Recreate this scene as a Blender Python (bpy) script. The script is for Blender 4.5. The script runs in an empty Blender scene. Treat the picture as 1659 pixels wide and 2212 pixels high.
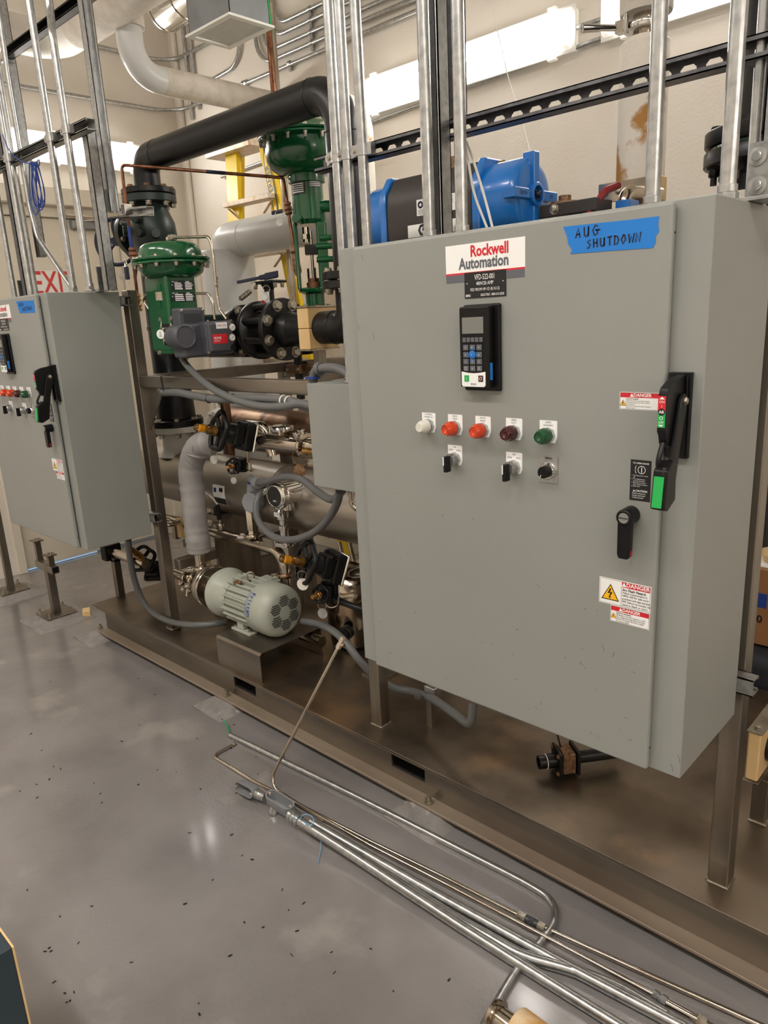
import bpy, bmesh, math, random
from mathutils import Vector as V, Matrix

# ---------------------------------------------------------------- camera, world, exposure
SC = bpy.context.scene
COL = SC.collection
W_, H_, F_ = 1659, 2212, 1574.733
RC = ((0.72830181, 0.68343519, -0.04992809), (-0.14051884, 0.22026089, 0.96526659), (0.67069436, -0.69598957, 0.25645193))
CAMP = V((0, 0, 1.668))
cam = bpy.data.objects.new('camera', bpy.data.cameras.new('camera'))
COL.objects.link(cam)
_r = Matrix(RC).transposed()
cam.matrix_world = Matrix.Translation(CAMP) @ _r.to_4x4()
cam.data.sensor_fit = 'VERTICAL'; cam.data.sensor_height = 36; cam.data.lens = F_ / H_ * 36
cam.data.clip_start = .02
SC.camera = cam
wd = bpy.data.worlds.new('world'); SC.world = wd; wd.use_nodes = True
wd.node_tree.nodes['Background'].inputs[0].default_value = (.95, .93, .9, 1)
wd.node_tree.nodes['Background'].inputs[1].default_value = .05
SC.view_settings.view_transform = 'Standard'; SC.view_settings.look = 'None'
SC.view_settings.gamma = 1; SC.view_settings.use_curve_mapping = False
SC.view_settings.exposure = 0.62
CEIL = 38.0  # radiance of the added ceiling fill lamps
LAMP = 26.0          # radiance of the wall lights
SC.cycles.max_bounces = 8; SC.cycles.diffuse_bounces = 5; SC.cycles.glossy_bounces = 4
SC.cycles.transmission_bounces = 6; SC.cycles.sample_clamp_indirect = 4
SC.cycles.use_denoising = True

# ---------------------------------------------------------------- measuring: photograph pixel -> room point on a known plane
def _ray(u, v):
    c = (u - W_ / 2, H_ / 2 - v, -F_)
    return V((sum(RC[k][i] * c[k] for k in range(3)) for i in range(3)))
def _hit(u, v, ax, val):
    r = _ray(u, v); return CAMP + r * ((val - CAMP[ax]) / r[ax])
def AX(u, v, x): return _hit(u, v, 0, x)
def AY(u, v, y): return _hit(u, v, 1, y)
def AZ(u, v, z): return _hit(u, v, 2, z)
def MP(p):   # metres per pixel at a room point
    d = V(p) - CAMP; return (sum(RC[2][i] * -d[i] for i in range(3))) / F_
X_, Y_, Z_ = V((1, 0, 0)), V((0, 1, 0)), V((0, 0, 1))

# ---------------------------------------------------------------- materials
def lin(c):
    return tuple((x / 255 / 12.92) if x / 255 <= .04045 else ((x / 255 + .055) / 1.055) ** 2.4 for x in c) + (1,)
def mat(name, c, r=.5, m=0., c2=None, vs=4., lo=.4, hi=.65, bump=0., bs=80., coat=0., st=(1, 1, 1), rv=0., em=0., tr=0., alpha=1., sp=.5, cr=.1, c3=None, vs3=30., d3=(.62, .7)):
    M = bpy.data.materials.new(name); M.use_nodes = True
    nt = M.node_tree; N = nt.nodes; L = nt.links; b = N['Principled BSDF']
    b.inputs['Base Color'].default_value = lin(c); b.inputs['Roughness'].default_value = r
    b.inputs['Metallic'].default_value = m; b.inputs['Coat Weight'].default_value = coat
    b.inputs['Coat Roughness'].default_value = cr; b.inputs['Specular IOR Level'].default_value = sp
    b.inputs['Transmission Weight'].default_value = tr; b.inputs['Alpha'].default_value = alpha
    if em: b.inputs['Emission Color'].default_value = lin(c); b.inputs['Emission Strength'].default_value = em
    if c2 or bump or rv or c3:
        tc = N.new('ShaderNodeTexCoord'); mp = N.new('ShaderNodeMapping'); mp.inputs['Scale'].default_value = st
        L.new(tc.outputs['Object'], mp.inputs['Vector'])
        def noise(s, det=5.):
            n = N.new('ShaderNodeTexNoise'); n.inputs['Scale'].default_value = s; n.inputs['Detail'].default_value = det
            L.new(mp.outputs[0], n.inputs['Vector']); return n
        if c2:
            n = noise(vs); rp = N.new('ShaderNodeValToRGB')
            rp.color_ramp.elements[0].position = lo; rp.color_ramp.elements[0].color = lin(c)
            rp.color_ramp.elements[1].position = hi; rp.color_ramp.elements[1].color = lin(c2)
            L.new(n.outputs['Fac'], rp.inputs[0]); out = rp.outputs[0]
            if c3:
                n3 = noise(vs3, 7.); r3 = N.new('ShaderNodeValToRGB')
                r3.color_ramp.elements[0].position = d3[0]; r3.color_ramp.elements[1].position = d3[1]
                mx = N.new('ShaderNodeMix'); mx.data_type = 'RGBA'
                L.new(n3.outputs['Fac'], r3.inputs[0]); L.new(r3.outputs[0], mx.inputs[0])
                L.new(out, mx.inputs[6]); mx.inputs[7].default_value = lin(c3); out = mx.outputs[2]
            L.new(out, b.inputs['Base Color'])
        if rv:
            n = noise(vs * 1.7); mr = N.new('ShaderNodeMapRange')
            mr.inputs['To Min'].default_value = max(.03, r - rv); mr.inputs['To Max'].default_value = r + rv
            L.new(n.outputs['Fac'], mr.inputs['Value']); L.new(mr.outputs[0], b.inputs['Roughness'])
        if bump:
            n = noise(bs, 3.); bp = N.new('ShaderNodeBump'); bp.inputs['Strength'].default_value = bump; bp.inputs['Distance'].default_value = .004
            L.new(n.outputs['Fac'], bp.inputs['Height']); L.new(bp.outputs[0], b.inputs['Normal'])
    return M
def glass(name, c, ior=1.45, r=.05):
    M = mat(name, c, r, tr=1.); M.node_tree.nodes['Principled BSDF'].inputs['IOR'].default_value = ior; return M
def glow(name, c, s):
    """lamp diffuser: brightest along its middle, fading at the two ends where the tubes stop"""
    M = mat(name, (250, 246, 238), .4); nt = M.node_tree; N = nt.nodes; L = nt.links; b = N['Principled BSDF']
    tc = N.new('ShaderNodeTexCoord'); sp = N.new('ShaderNodeSeparateXYZ'); L.new(tc.outputs['Generated'], sp.inputs[0])
    def band(ch, a, bb):
        s1 = N.new('ShaderNodeMath'); s1.operation = 'SUBTRACT'; L.new(sp.outputs[ch], s1.inputs[0]); s1.inputs[1].default_value = .5
        s2 = N.new('ShaderNodeMath'); s2.operation = 'ABSOLUTE'; L.new(s1.outputs[0], s2.inputs[0])
        mr = N.new('ShaderNodeMapRange'); mr.interpolation_type = 'SMOOTHSTEP'; L.new(s2.outputs[0], mr.inputs['Value'])
        mr.inputs['From Min'].default_value = a; mr.inputs['From Max'].default_value = bb
        mr.inputs['To Min'].default_value = 1; mr.inputs['To Max'].default_value = .12; return mr
    a1, a2 = band(0, .41, .48), band(1, .06, .46)
    mu = N.new('ShaderNodeMath'); mu.operation = 'MULTIPLY'; L.new(a1.outputs[0], mu.inputs[0]); L.new(a2.outputs[0], mu.inputs[1])
    m2 = N.new('ShaderNodeMath'); m2.operation = 'MULTIPLY'; L.new(mu.outputs[0], m2.inputs[0]); m2.inputs[1].default_value = s
    b.inputs['Emission Color'].default_value = lin(c); L.new(m2.outputs[0], b.inputs['Emission Strength'])
    return M

MT = dict(
    wall=mat('beige wall paint', (232, 225, 215), .55, c2=(228, 220, 208), vs=3, bump=.35, bs=70),
    ceil=mat('ceiling paint', (225, 218, 204), .7, bump=.2),
    floor=mat('grey epoxy floor', (134, 130, 129), .22, c2=(117, 113, 112), vs=2.2, bump=.28, bs=75, coat=1., cr=.12, rv=.06, c3=(148, 143, 139), vs3=3.2, d3=(.6, .7)),
    grout=mat('grey grout', (142, 138, 135), .4, c2=(126, 121, 119), vs=20, bump=.4, bs=60, c3=(165, 160, 155), vs3=30),
    cab=mat('grey enclosure enamel', (143, 145, 140), .42, c2=(139, 141, 136), vs=2, bump=.06, bs=220, rv=.05),
    deck=mat('stained stainless deck', (134, 121, 106), .34, .85, c2=(88, 78, 67), vs=2.6, rv=.12, c3=(162, 134, 104), vs3=2.2, d3=(.57, .72), bump=.05, bs=12),
    flange=mat('dull stainless flange', (152, 138, 122), .42, .35, c2=(132, 117, 102), vs=6, st=(.25, 1, 1)),
    beam=mat('brushed stainless beam', (150, 142, 131), .36, .9, c2=(118, 109, 99), vs=5, rv=.08, st=(.25, 1, 1), c3=(96, 80, 64), vs3=9, d3=(.66, .74)),
    post=mat('brushed stainless post', (152, 144, 132), .36, .9, c2=(120, 111, 100), vs=6, rv=.08, st=(2, 2, .3)),
    shell=mat('dull stainless shell', (172, 165, 154), .36, .9, c2=(146, 138, 127), vs=3, rv=.1, st=(.5, 2, 2)),
    shell2=mat('heat tinted stainless', (150, 122, 98), .34, .9, c2=(104, 72, 50), vs=3.5, rv=.1, st=(1.6, 1, 1), c3=(66, 40, 26), vs3=7, d3=(.6, .66)),
    ss=mat('polished stainless', (200, 190, 176), .16, 1., c2=(178, 166, 150), vs=9, rv=.06),
    chrome=mat('bright chrome', (222, 220, 216), .1, 1.),
    galv=mat('galvanised steel', (190, 191, 190), .3, .92, c2=(166, 168, 169), vs=45, rv=.07, bump=.03, bs=200),
    strut=mat('galvanised strut', (172, 172, 170), .4, .85, c2=(150, 150, 150), vs=60, rv=.08),
    dstrut=mat('dark galvanised strut', (112, 112, 116), .42, .8, c2=(92, 92, 96), vs=40),
    bolt=mat('plated bolt steel', (186, 180, 168), .32, .9, c2=(150, 140, 122), vs=60),
    rbolt=mat('rusty bolt', (150, 120, 90), .6, .5, c2=(110, 70, 45), vs=80),
    black=mat('black pipe jacket', (14, 14, 15), .36, sp=.4, bump=.06, bs=40, c2=(20, 20, 21), vs=8),
    blackp=mat('black enamel', (14, 14, 15), .33, sp=.4, c2=(32, 30, 29), vs=14, bump=.05),
    plast=mat('black plastic', (13, 13, 14), .4, sp=.3), plast2=mat('dark grey plastic', (52, 54, 58), .4),
    dgreen=mat('dark green cast iron', (30, 46, 42), .36, bump=.15, bs=110, c2=(24, 38, 35), vs=9),
    green=mat('green gloss enamel', (4, 84, 44), .2, c2=(3, 76, 40), vs=6, coat=.5, bump=.04, bs=60),
    blue=mat('blue gloss enamel', (22, 112, 196), .26, coat=.4), navy=mat('navy paint', (17, 23, 50), .4),
    anod=mat('black anodised aluminium', (58, 54, 53), .45, .3, bump=.05, bs=150),
    yellow=mat('yellow fibreglass', (244, 206, 20), .35), alu=mat('dusty aluminium', (206, 192, 176), .45, .5, c2=(186, 160, 130), vs=30, lo=.5, hi=.7),
    copper=mat('aged copper', (150, 102, 76), .36, .9, c2=(104, 68, 50), vs=25, rv=.1), brass=mat('brass', (190, 150, 84), .3, .9, c2=(150, 104, 60), vs=40),
    bronze=mat('bronze casting', (150, 104, 78), .45, .6, c2=(112, 76, 58), vs=40),
    white=mat('white plastic', (236, 234, 228), .4), dirtyw=mat('white pipe jacket', (222, 218, 210), .5, c2=(212, 207, 197), vs=5),
    cloth=mat('white canvas lagging', (216, 208, 196), .8, c2=(200, 192, 180), vs=14, bump=.6, bs=120),
    cstain=mat('stained canvas lagging', (232, 226, 214), .75, c2=(226, 219, 206), vs=10, bump=.5, bs=90, c3=(178, 128, 66), vs3=7, d3=(.57, .63)),
    pvcw=mat('white pvc jacket', (214, 214, 212), .28, c2=(206, 206, 203), vs=4),
    liq=mat('grey liquidtight conduit', (98, 99, 99), .42), pvcg=mat('grey cast fitting', (130, 132, 135), .42),
    jacket=mat('silver grey fabric jacket', (154, 151, 149), .4, bump=.6, bs=22, c2=(140, 137, 136), vs=8),
    motor=mat('pale grey motor enamel', (166, 170, 158), .38, bump=.05, bs=120), posi=mat('slate grey casting', (74, 76, 82), .42, bump=.05, bs=200),
    tan=mat('tan plastic block', (224, 192, 140), .5, c2=(214, 180, 126), vs=8), red=mat('red enamel', (130, 22, 30), .35),
    lred=mat('label red', (206, 32, 46), .5), lwhite=mat('label white', (240, 240, 238), .45), lgrey=mat('label grey', (92, 95, 102), .5),
    lyel=mat('label yellow', (246, 186, 24), .5), lblk=mat('label black', (18, 18, 20), .5), lgrn=mat('label green', (30, 170, 80), .45),
    tape=mat('blue masking tape', (24, 118, 202), .7, bump=.1, bs=120), ink=mat('dark marker ink', (24, 26, 48), .6),
    lens_o=mat('amber red lens', (206, 64, 20), .2, coat=.6), lens_r=mat('dark red lens', (66, 12, 18), .18, coat=.6), lens_g=mat('green lens', (10, 74, 36), .18, coat=.6), lens_w=mat('white lens', (216, 214, 204), .35),
    lcd=mat('grey display', (120, 122, 116), .18), keyg=mat('grey rubber key', (92, 94, 100), .5), keyb=mat('blue rubber key', (36, 104, 176), .45),
    amber=glass('amber plastic', (255, 226, 150)), clear=glass('clear plastic', (240, 240, 236)),
    wireb=mat('blue wire', (30, 62, 140), .4), wireg=mat('green wire', (20, 150, 84), .4), wirew=mat('white cable', (228, 226, 220), .5),
    card=mat('brown cardboard', (150, 106, 66), .75, c2=(140, 97, 58), vs=6), bag=mat('black bag cloth', (36, 39, 46), .75, bump=.4, bs=160),
    orange=mat('stained orange insulation', (206, 156, 88), .7, c2=(228, 206, 172), vs=16, bump=.3, bs=50), dark=mat('dark teal enamel', (38, 54, 62), .45),
    duct=mat('grey duct sheet', (140, 142, 144), .5, .4, c2=(128, 130, 132), vs=7), void=mat('dark void', (5, 5, 5), .9),
    glow=glow('lit diffuser', (255, 250, 243), LAMP), glow2=mat('ceiling fill diffuser', (255, 250, 244), .4, em=CEIL), daylight=mat('daylight under door', (170, 205, 240), .5, em=.35),
    exit=mat('red sign letters', (214, 66, 60), .5), doorw=mat('off white door paint', (224, 216, 200), .5), frost=mat('frosted lamp cover', (240, 238, 228), .35, em=.18),
)

# ---------------------------------------------------------------- mesh building
def fillet(P, r, n=6):
    P = [V(p) for p in P]; out = [P[0]]
    for i in range(1, len(P) - 1):
        a, b, c = P[i - 1], P[i], P[i + 1]; d1 = (a - b); d2 = (c - b); l1, l2 = d1.length, d2.length
        d1.normalize(); d2.normalize(); ang = d1.angle(d2, math.pi)
        if ang > 3.1: out.append(b); continue
        rr = r[i - 1] if isinstance(r, (list, tuple)) else r
        t = min(rr / math.tan(ang / 2), l1 * .49, l2 * .49); R = t * math.tan(ang / 2)
        s, e = b + d1 * t, b + d2 * t; ctr = b + (d1 + d2).normalized() * (R / math.sin(ang / 2))
        va, vb = s - ctr, e - ctr; tot = va.angle(vb, 0)
        for k in range(n + 1):
            f = k / n; out.append(ctr + (va * math.sin((1 - f) * tot) + vb * math.sin(f * tot)) / max(math.sin(tot), 1e-6))
    out.append(P[-1]); return out
def curve(P, n=5):
    """Catmull-Rom through points"""
    P = [V(p) for p in P]; Q = [P[0] * 2 - P[1]] + P + [P[-1] * 2 - P[-2]]; out = []
    for i in range(1, len(Q) - 2):
        a, b, c, d = Q[i - 1:i + 3]
        for k in range(n):
            t = k / n; out.append(.5 * ((2 * b) + (c - a) * t + (2 * a - 5 * b + 4 * c - d) * t * t + (3 * b - a - 3 * c + d) * t ** 3))
    out.append(P[-1]); return out
def frame(ax):
    ax = V(ax).normalized(); h = Z_ if abs(ax.z) < .9 else X_
    u = h.cross(ax).normalized(); return u, ax.cross(u), ax
_GL = {}
def glyphs(s, bold=0., al='CENTER', sp=1.):
    k = (s, bold, al, sp)
    if k not in _GL:
        c = bpy.data.curves.new('t', 'FONT'); c.body = s; c.size = 1; c.offset = bold; c.align_x = al; c.align_y = 'CENTER'; c.resolution_u = 2; c.space_character = sp
        o = bpy.data.objects.new('t', c); me = bpy.data.meshes.new_from_object(o)
        _GL[k] = ([(v.co.x, v.co.y) for v in me.vertices], [tuple(p.vertices) for p in me.polygons])
        bpy.data.objects.remove(o); bpy.data.curves.remove(c); bpy.data.meshes.remove(me)
    return _GL[k]
STUFF = ('lettering', 'printing', 'handwriting', 'scuff_marks', 'digits', 'cast_lettering', 'tag_lettering', 'lens_rib', 'brand_underline')
class MB:
    def __init__(s): s.v = []; s.f = []; s.mi = []; s.ms = []; s.cur = 0
    def m(s, key):
        if key not in s.ms: s.ms.append(key)
        s.cur = s.ms.index(key); return s
    def add(s, vs, fs):
        o = len(s.v); s.v += [tuple(x) for x in vs]
        s.f += [tuple(i + o for i in f) for f in fs]; s.mi += [s.cur] * len(fs); return s
    def hexa(s, c8): return s.add(c8, [(3, 2, 1, 0), (4, 5, 6, 7), (0, 1, 5, 4), (1, 2, 6, 5), (2, 3, 7, 6), (3, 0, 4, 7)])
    def box(s, a, b):
        x0, x1 = sorted((a[0], b[0])); y0, y1 = sorted((a[1], b[1])); z0, z1 = sorted((a[2], b[2]))
        return s.hexa([(x0, y0, z0), (x1, y0, z0), (x1, y1, z0), (x0, y1, z0), (x0, y0, z1), (x1, y0, z1), (x1, y1, z1), (x0, y1, z1)])
    def obox(s, c, u, v, w, a, b, d):
        """box about c with half-lengths a,b,d along u,v,w"""
        c = V(c); u, v, w = V(u).normalized() * a, V(v).normalized() * b, V(w).normalized() * d
        return s.hexa([c - u - v - w, c + u - v - w, c + u + v - w, c - u + v - w, c - u - v + w, c + u - v + w, c + u + v + w, c - u + v + w])
    def bar(s, p0, p1, w, h, up=Z_):
        p0, p1 = V(p0), V(p1); d = (p1 - p0); l = d.length; d.normalize(); r = d.cross(V(up)).normalized(); q = r.cross(d)
        return s.obox((p0 + p1) / 2, d, r, q, l / 2, w / 2, h / 2)
    def prism(s, poly, o, u, v, w, d):
        o, u, v, w = V(o), V(u), V(v), V(w) * d; n = len(poly); P = [o + u * a + v * b for a, b in poly]
        return s.add(P + [p + w for p in P], [tuple(range(n))[::-1], tuple(range(n, 2 * n))] + [(i, (i + 1) % n, (i + 1) % n + n, i + n) for i in range(n)])
    def lathe(s, o, ax, prof, n=24, a0=0., a1=None, cap=True):
        u, v, w = frame(ax); o = V(o); full = a1 is None; k = n if full else n + 1; vs = []
        for t, r in prof:
            for i in range(k):
                a = a0 + (2 * math.pi if full else a1 - a0) * i / n
                vs.append(o + w * t + (u * math.cos(a) + v * math.sin(a)) * r)
        fs = []
        for j in range(len(prof) - 1):
            for i in range(n if full else k - 1):
                i2 = (i + 1) % k; fs.append((j * k + i, j * k + i2, (j + 1) * k + i2, (j + 1) * k + i))
        if cap and full:
            if prof[0][1] > 1e-5: fs.append(tuple(range(k))[::-1])
            if prof[-1][1] > 1e-5: fs.append(tuple((len(prof) - 1) * k + i for i in range(k)))
        return s.add(vs, fs)
    def cyl(s, p0, p1, r, n=16, r2=None):
        p0, p1 = V(p0), V(p1); d = p1 - p0
        return s.lathe(p0, d, [(0, r), (d.length, r if r2 is None else r2)], n)
    def tube(s, P, r, n=12, cap=True):
        P = [V(p) for p in P]; k = len(P); rs = r if isinstance(r, (list, tuple)) else [r] * k
        T = [(P[min(i + 1, k - 1)] - P[max(i - 1, 0)]).normalized() for i in range(k)]
        u, v, _ = frame(T[0]); vs = []
        for i in range(k):
            if i:
                q = T[i - 1].rotation_difference(T[i]); u = q @ u
            u = (u - T[i] * u.dot(T[i])).normalized(); v = T[i].cross(u)
            vs += [P[i] + (u * math.cos(2 * math.pi * j / n) + v * math.sin(2 * math.pi * j / n)) * rs[i] for j in range(n)]
        fs = [(i * n + j, i * n + (j + 1) % n, (i + 1) * n + (j + 1) % n, (i + 1) * n + j) for i in range(k - 1) for j in range(n)]
        if cap: fs += [tuple(range(n))[::-1], tuple((k - 1) * n + j for j in range(n))]
        return s.add(vs, fs)
    def torus(s, c, ax, R, r, n=28, m=8):
        u, v, w = frame(ax); c = V(c); vs = []
        for i in range(n):
            a = 2 * math.pi * i / n; d = u * math.cos(a) + v * math.sin(a)
            vs += [c + d * (R + r * math.cos(2 * math.pi * j / m)) + w * r * math.sin(2 * math.pi * j / m) for j in range(m)]
        return s.add(vs, [(i * m + j, ((i + 1) % n) * m + j, ((i + 1) % n) * m + (j + 1) % m, i * m + (j + 1) % m) for i in range(n) for j in range(m)])
    def hexb(s, p, ax, r, h, washer=True):
        p = V(p); a = V(ax).normalized()
        if washer: s.lathe(p, a, [(0, r * 1.3), (h * .2, r * 1.3)], 16)
        return s.lathe(p, a, [(0, r), (h * .85, r), (h, r * .82)], 6)
    def text(s, t, o, u, v, size, bold=0., al='CENTER', sx=1., sp=1.):
        vs, fs = glyphs(t, bold, al, sp); o, u, v = V(o), V(u), V(v)
        return s.add([o + u * (x * size * sx) + v * (y * size) for x, y in vs], fs)
    def ribbon(s, pts, o, u, v, w):
        o, u, v = V(o), V(u), V(v); P = [V((a, b, 0)) for a, b in pts]; n = len(P); L, R = [], []
        for i in range(n):
            t = (P[min(i + 1, n - 1)] - P[max(i - 1, 0)]).normalized(); q = V((-t.y, t.x, 0)) * w / 2
            L.append(P[i] + q); R.append(P[i] - q)
        return s.add([o + u * p.x + v * p.y for p in L + R], [(i, i + n, i + n + 1, i + 1) for i in range(n - 1)])
    def poly(s, pts): return s.add(pts, [tuple(range(len(pts)))])
    def slots(s, o, u, v, w, L, Wd, pitch, sl, sw, th):
        """plate L x Wd x th with a row of rounded slots (open holes)"""
        o, u, v, w = V(o), V(u), V(v), V(w); n = int(L / pitch); q = []
        c = sw * .35
        hole = [(-sl / 2 + c, -sw / 2), (sl / 2 - c, -sw / 2), (sl / 2, -sw / 2 + c), (sl / 2, sw / 2 - c), (sl / 2 - c, sw / 2), (-sl / 2 + c, sw / 2), (-sl / 2, sw / 2 - c), (-sl / 2, -sw / 2 + c)]
        a, b = pitch / 2, Wd / 2
        outer = [(-sl / 2 + c, -b), (sl / 2 - c, -b), (a, -b), (a, b), (sl / 2 - c, b), (-sl / 2 + c, b), (-a, b), (-a, -b)]
        for i in range(n):
            x0 = (i + .5) * pitch; H = [o + u * (x0 + x) + v * y for x, y in hole]; O = [o + u * (x0 + x) + v * y for x, y in outer]
            d = w * th
            s.add(H + O + [p + d for p in H] + [p + d for p in O],
                  [f for j in range(8) for f in ((j, (j + 1) % 8, 8 + (j + 1) % 8, 8 + j)[::-1], (16 + j, 16 + (j + 1) % 8, 24 + (j + 1) % 8, 24 + j), (j, (j + 1) % 8, 16 + (j + 1) % 8, 16 + j))])
        if L - n * pitch > .002: s.obox(o + u * ((L + n * pitch) / 2) + w * th / 2, u, v, w, (L - n * pitch) / 2, b, th / 2)
        return s
    def data(s, name, key=None, smooth=38):
        me = bpy.data.meshes.new(name); me.from_pydata(s.v, [], s.f)
        ks = s.ms or [key]
        for k in ks: me.materials.append(MT[k])
        if len(ks) > 1: me.polygons.foreach_set('material_index', s.mi)
        bm = bmesh.new(); bm.from_mesh(me); bmesh.ops.remove_doubles(bm, verts=bm.verts, dist=1e-6)
        bmesh.ops.recalc_face_normals(bm, faces=bm.faces); bm.to_mesh(me); bm.free()
        if smooth:
            me.polygons.foreach_set('use_smooth', [True] * len(me.polygons)); me.set_sharp_from_angle(angle=math.radians(smooth))
        return me
    def obj(s, name, key=None, parent=None, bevel=0., seg=2, smooth=38, label=None, cat=None, group=None, kind=None):
        o = bpy.data.objects.new(name, s.data(name, key, smooth)); COL.objects.link(o)
        if parent is not None:
            o.parent = parent
            if parent.get('_root'): o.location = -parent.location
        if bevel:
            md = o.modifiers.new('b', 'BEVEL'); md.width = bevel; md.segments = seg; md.limit_method = 'ANGLE'; md.angle_limit = math.radians(40); md.harden_normals = True
        for k, x in (('label', label), ('category', cat), ('group', group), ('kind', kind or ('stuff' if name in STUFF else None))):
            if x: o[k] = x
        return o
def thing(name, label, cat, loc=(0, 0, 0), group=None):
    o = bpy.data.objects.new(name, None); COL.objects.link(o); o.location = loc; o.empty_display_size = .05
    o['label'] = label; o['category'] = cat; o['_root'] = 1
    if group: o['group'] = group
    return o
def dup(root, shift, label, group=None, skip=()):
    def cp(o, par):
        c = o.copy(); COL.objects.link(c); c.parent = par
        for ch in o.children:
            if ch.name.split('.')[0] not in skip: cp(ch, c)
        return c
    r = cp(root, None); r.location = root.location + V(shift); r['label'] = label
    if group: r['group'] = group
    return r
_BM = {}
def bolt(p, ax, r, h, parent, key='bolt', washer=True, name='hex_bolt'):
    """one hexagon bolt head as a part of its own (shared mesh)"""
    k = (round(r, 4), round(h, 4), key, washer)
    if k not in _BM: _BM[k] = MB().hexb((0, 0, 0), Z_, r, h, washer).data('hex_bolt', key)
    o = bpy.data.objects.new(name, _BM[k]); COL.objects.link(o)
    u, v, w = frame(ax); o.parent = parent; p = V(p)
    o.matrix_local = Matrix.Translation(p - parent.location if parent.get('_root') else p) @ Matrix((u, v, w)).transposed().to_4x4()
    return o
def ring(c, ax, R, n, a0=0.):
    u, v, w = frame(ax); c = V(c)
    return [c + (u * math.cos(a0 + 2 * math.pi * i / n) + v * math.sin(a0 + 2 * math.pi * i / n)) * R for i in range(n)]
def struct(name, m, key, parent=None, **k):
    return m.obj(name, key, parent, kind=None if parent is not None else 'structure', **k)
random.seed(4)
# ================================================================ the room
XW, YW, ZC, YF, XR = -5.443, 3.542, 4.3, -3.4, 3.6
struct('floor', MB().box((XW, YF, -.1), (XR, YW, 0)), 'floor')
DY0, DY1, DZ = 1.84, 2.92, 2.47     # door opening in the left wall
struct('wall_left', MB().box((XW - .15, YF, 0), (XW, DY0, ZC)).box((XW - .15, DY1, 0), (XW, YW, ZC)).box((XW - .15, DY0, DZ), (XW, DY1, ZC)), 'wall')
struct('wall_back', MB().box((XW - .15, YW, 0), (XR, YW + .15, ZC)), 'wall')
struct('wall_front', MB().box((XW - .15, YF - .15, 0), (XR, YF, ZC)), 'wall')
struct('wall_right', MB().box((XR, YF, 0), (XR + .15, YW, ZC)), 'wall')
struct('ceiling', MB().box((XW - .15, YF, ZC), (XR + .15, YW, ZC + .1)), 'ceil')
struct('trim_1', MB().box((XW, DY0 - .06, 0), (XW + .03, DY0, DZ + .06)).box((XW, DY1, 0), (XW + .03, DY1 + .06, DZ + .06)).box((XW, DY0, DZ), (XW + .03, DY1, DZ + .06)), 'doorw', bevel=.004)
struct('trim_2', MB().box((XW, DY1 + .06, .0), (XW + .012, YW, .1)), 'doorw', bevel=.003)
struct('baseboard_back', MB().box((XW, YW - .012, 0), (XR, YW, .1)), 'doorw', bevel=.003)
struct('wall_corner', MB().cyl((XW + .1, YW - .02, 0), (XW + .1, YW - .02, ZC), .022, 12), 'wall')
d = thing('exit_door', 'off-white door in the far left wall with red EXIT lettering', 'door', (XW - .03, DY0, 0)); d['kind'] = 'structure'; d.name = 'door_1'
MB().box((XW - .05, DY0 + .004, .015), (XW - .008, DY1 - .004, DZ - .004)).obj('leaf', 'doorw', d, bevel=.003)
MB().box((XW - .045, DY0 + .01, .001), (XW - .02, DY0 + .55, .010)).obj('daylight_gap', 'daylight', d)
a, b = AX(80, 592, XW), AX(152, 634, XW)
m = MB().text('EXIT', (XW - .006, (a.y + b.y) / 2 + .005, 2.022), Y_, Z_, .225, .012, sx=.68); m.obj('lettering', 'exit', d)
MB().box((XW - .0072, a.y - .02, 1.93), (XW - .0068, b.y + .02, 2.115)).obj('sign_plate', 'lwhite', d)
c0, c1 = AX(155, 474, XW + .05), AX(236, 498, XW + .05); MB().box((XW - .008, c0.y, c1.z), (XW + .05, c1.y, c0.z)).obj('door_closer', 'duct', d, bevel=.01)
m = MB().bar((XW + .035, 2.48, 2.49), (XW + .12, 2.82, 2.47), .03, .012).bar((XW + .12, 2.82, 2.465), (XW + .03, 2.62, 2.455), .03, .012); m.obj('closer_arm', 'alu', d, bevel=.003)
MB().box((XW + .03, DY0 - .3, DZ + .07), (XW + .1, DY1 + .15, DZ + .19)).obj('header_rail', 'doorw', d, bevel=.008)
struct('door_2', MB().box((XW, DY1 + .16, .1), (XW + .03, YW - .16, 1.1)).box((XW + .03, DY1 + .2, .14), (XW + .036, DY1 + .26, 1.06)).box((XW + .03, DY1 + .3, .14), (XW + .036, DY1 + .36, 1.06)), 'doorw')

def light(p0, p1, n, label, h=.2):
    """vapour-tight lamp along p0->p1 (its centre line on the wall), n = out of the wall"""
    p0, p1, n = V(p0), V(p1), V(n); u = (p1 - p0).normalized(); L = (p1 - p0).length; c = (p0 + p1) / 2
    t = thing('wall_light', label, 'light', c, 'vapour-tight wall lights')
    MB().obox(c + n * .025, u, Z_, n, L / 2 - .01, h / 2 - .012, .023).obj('housing', 'frost', t, bevel=.012)
    MB().obox(c + n * .052, u, Z_, n, L / 2, h / 2, .005).obj('rim', 'white', t, bevel=.004)
    o = MB().hexa([(x * (L / 2 - .012) * (1 if z == 0 else .985), y * (h / 2 - .012) * (1 if z == 0 else .8), .057 + z * .05) for z in (0, 1) for x, y in ((-1, -1), (1, -1), (1, 1), (-1, 1))]).obj('diffuser', 'glow', t, bevel=.012, seg=3)
    o.location = (0, 0, 0); o.matrix_local = Matrix((u, n.cross(u), n)).transposed().to_4x4()
    for k in range(3):
        for s in (-1, 1):
            MB().obox(c + u * (L * (.36 * (k - 1) * 1.15)) + Z_ * s * (h / 2 + .004) + n * .055, u, Z_, n, .022, .008, .014).obj('latch', 'frost', t, bevel=.003)
    return t
def at(p, z): return V((p[0], p[1], z))
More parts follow.
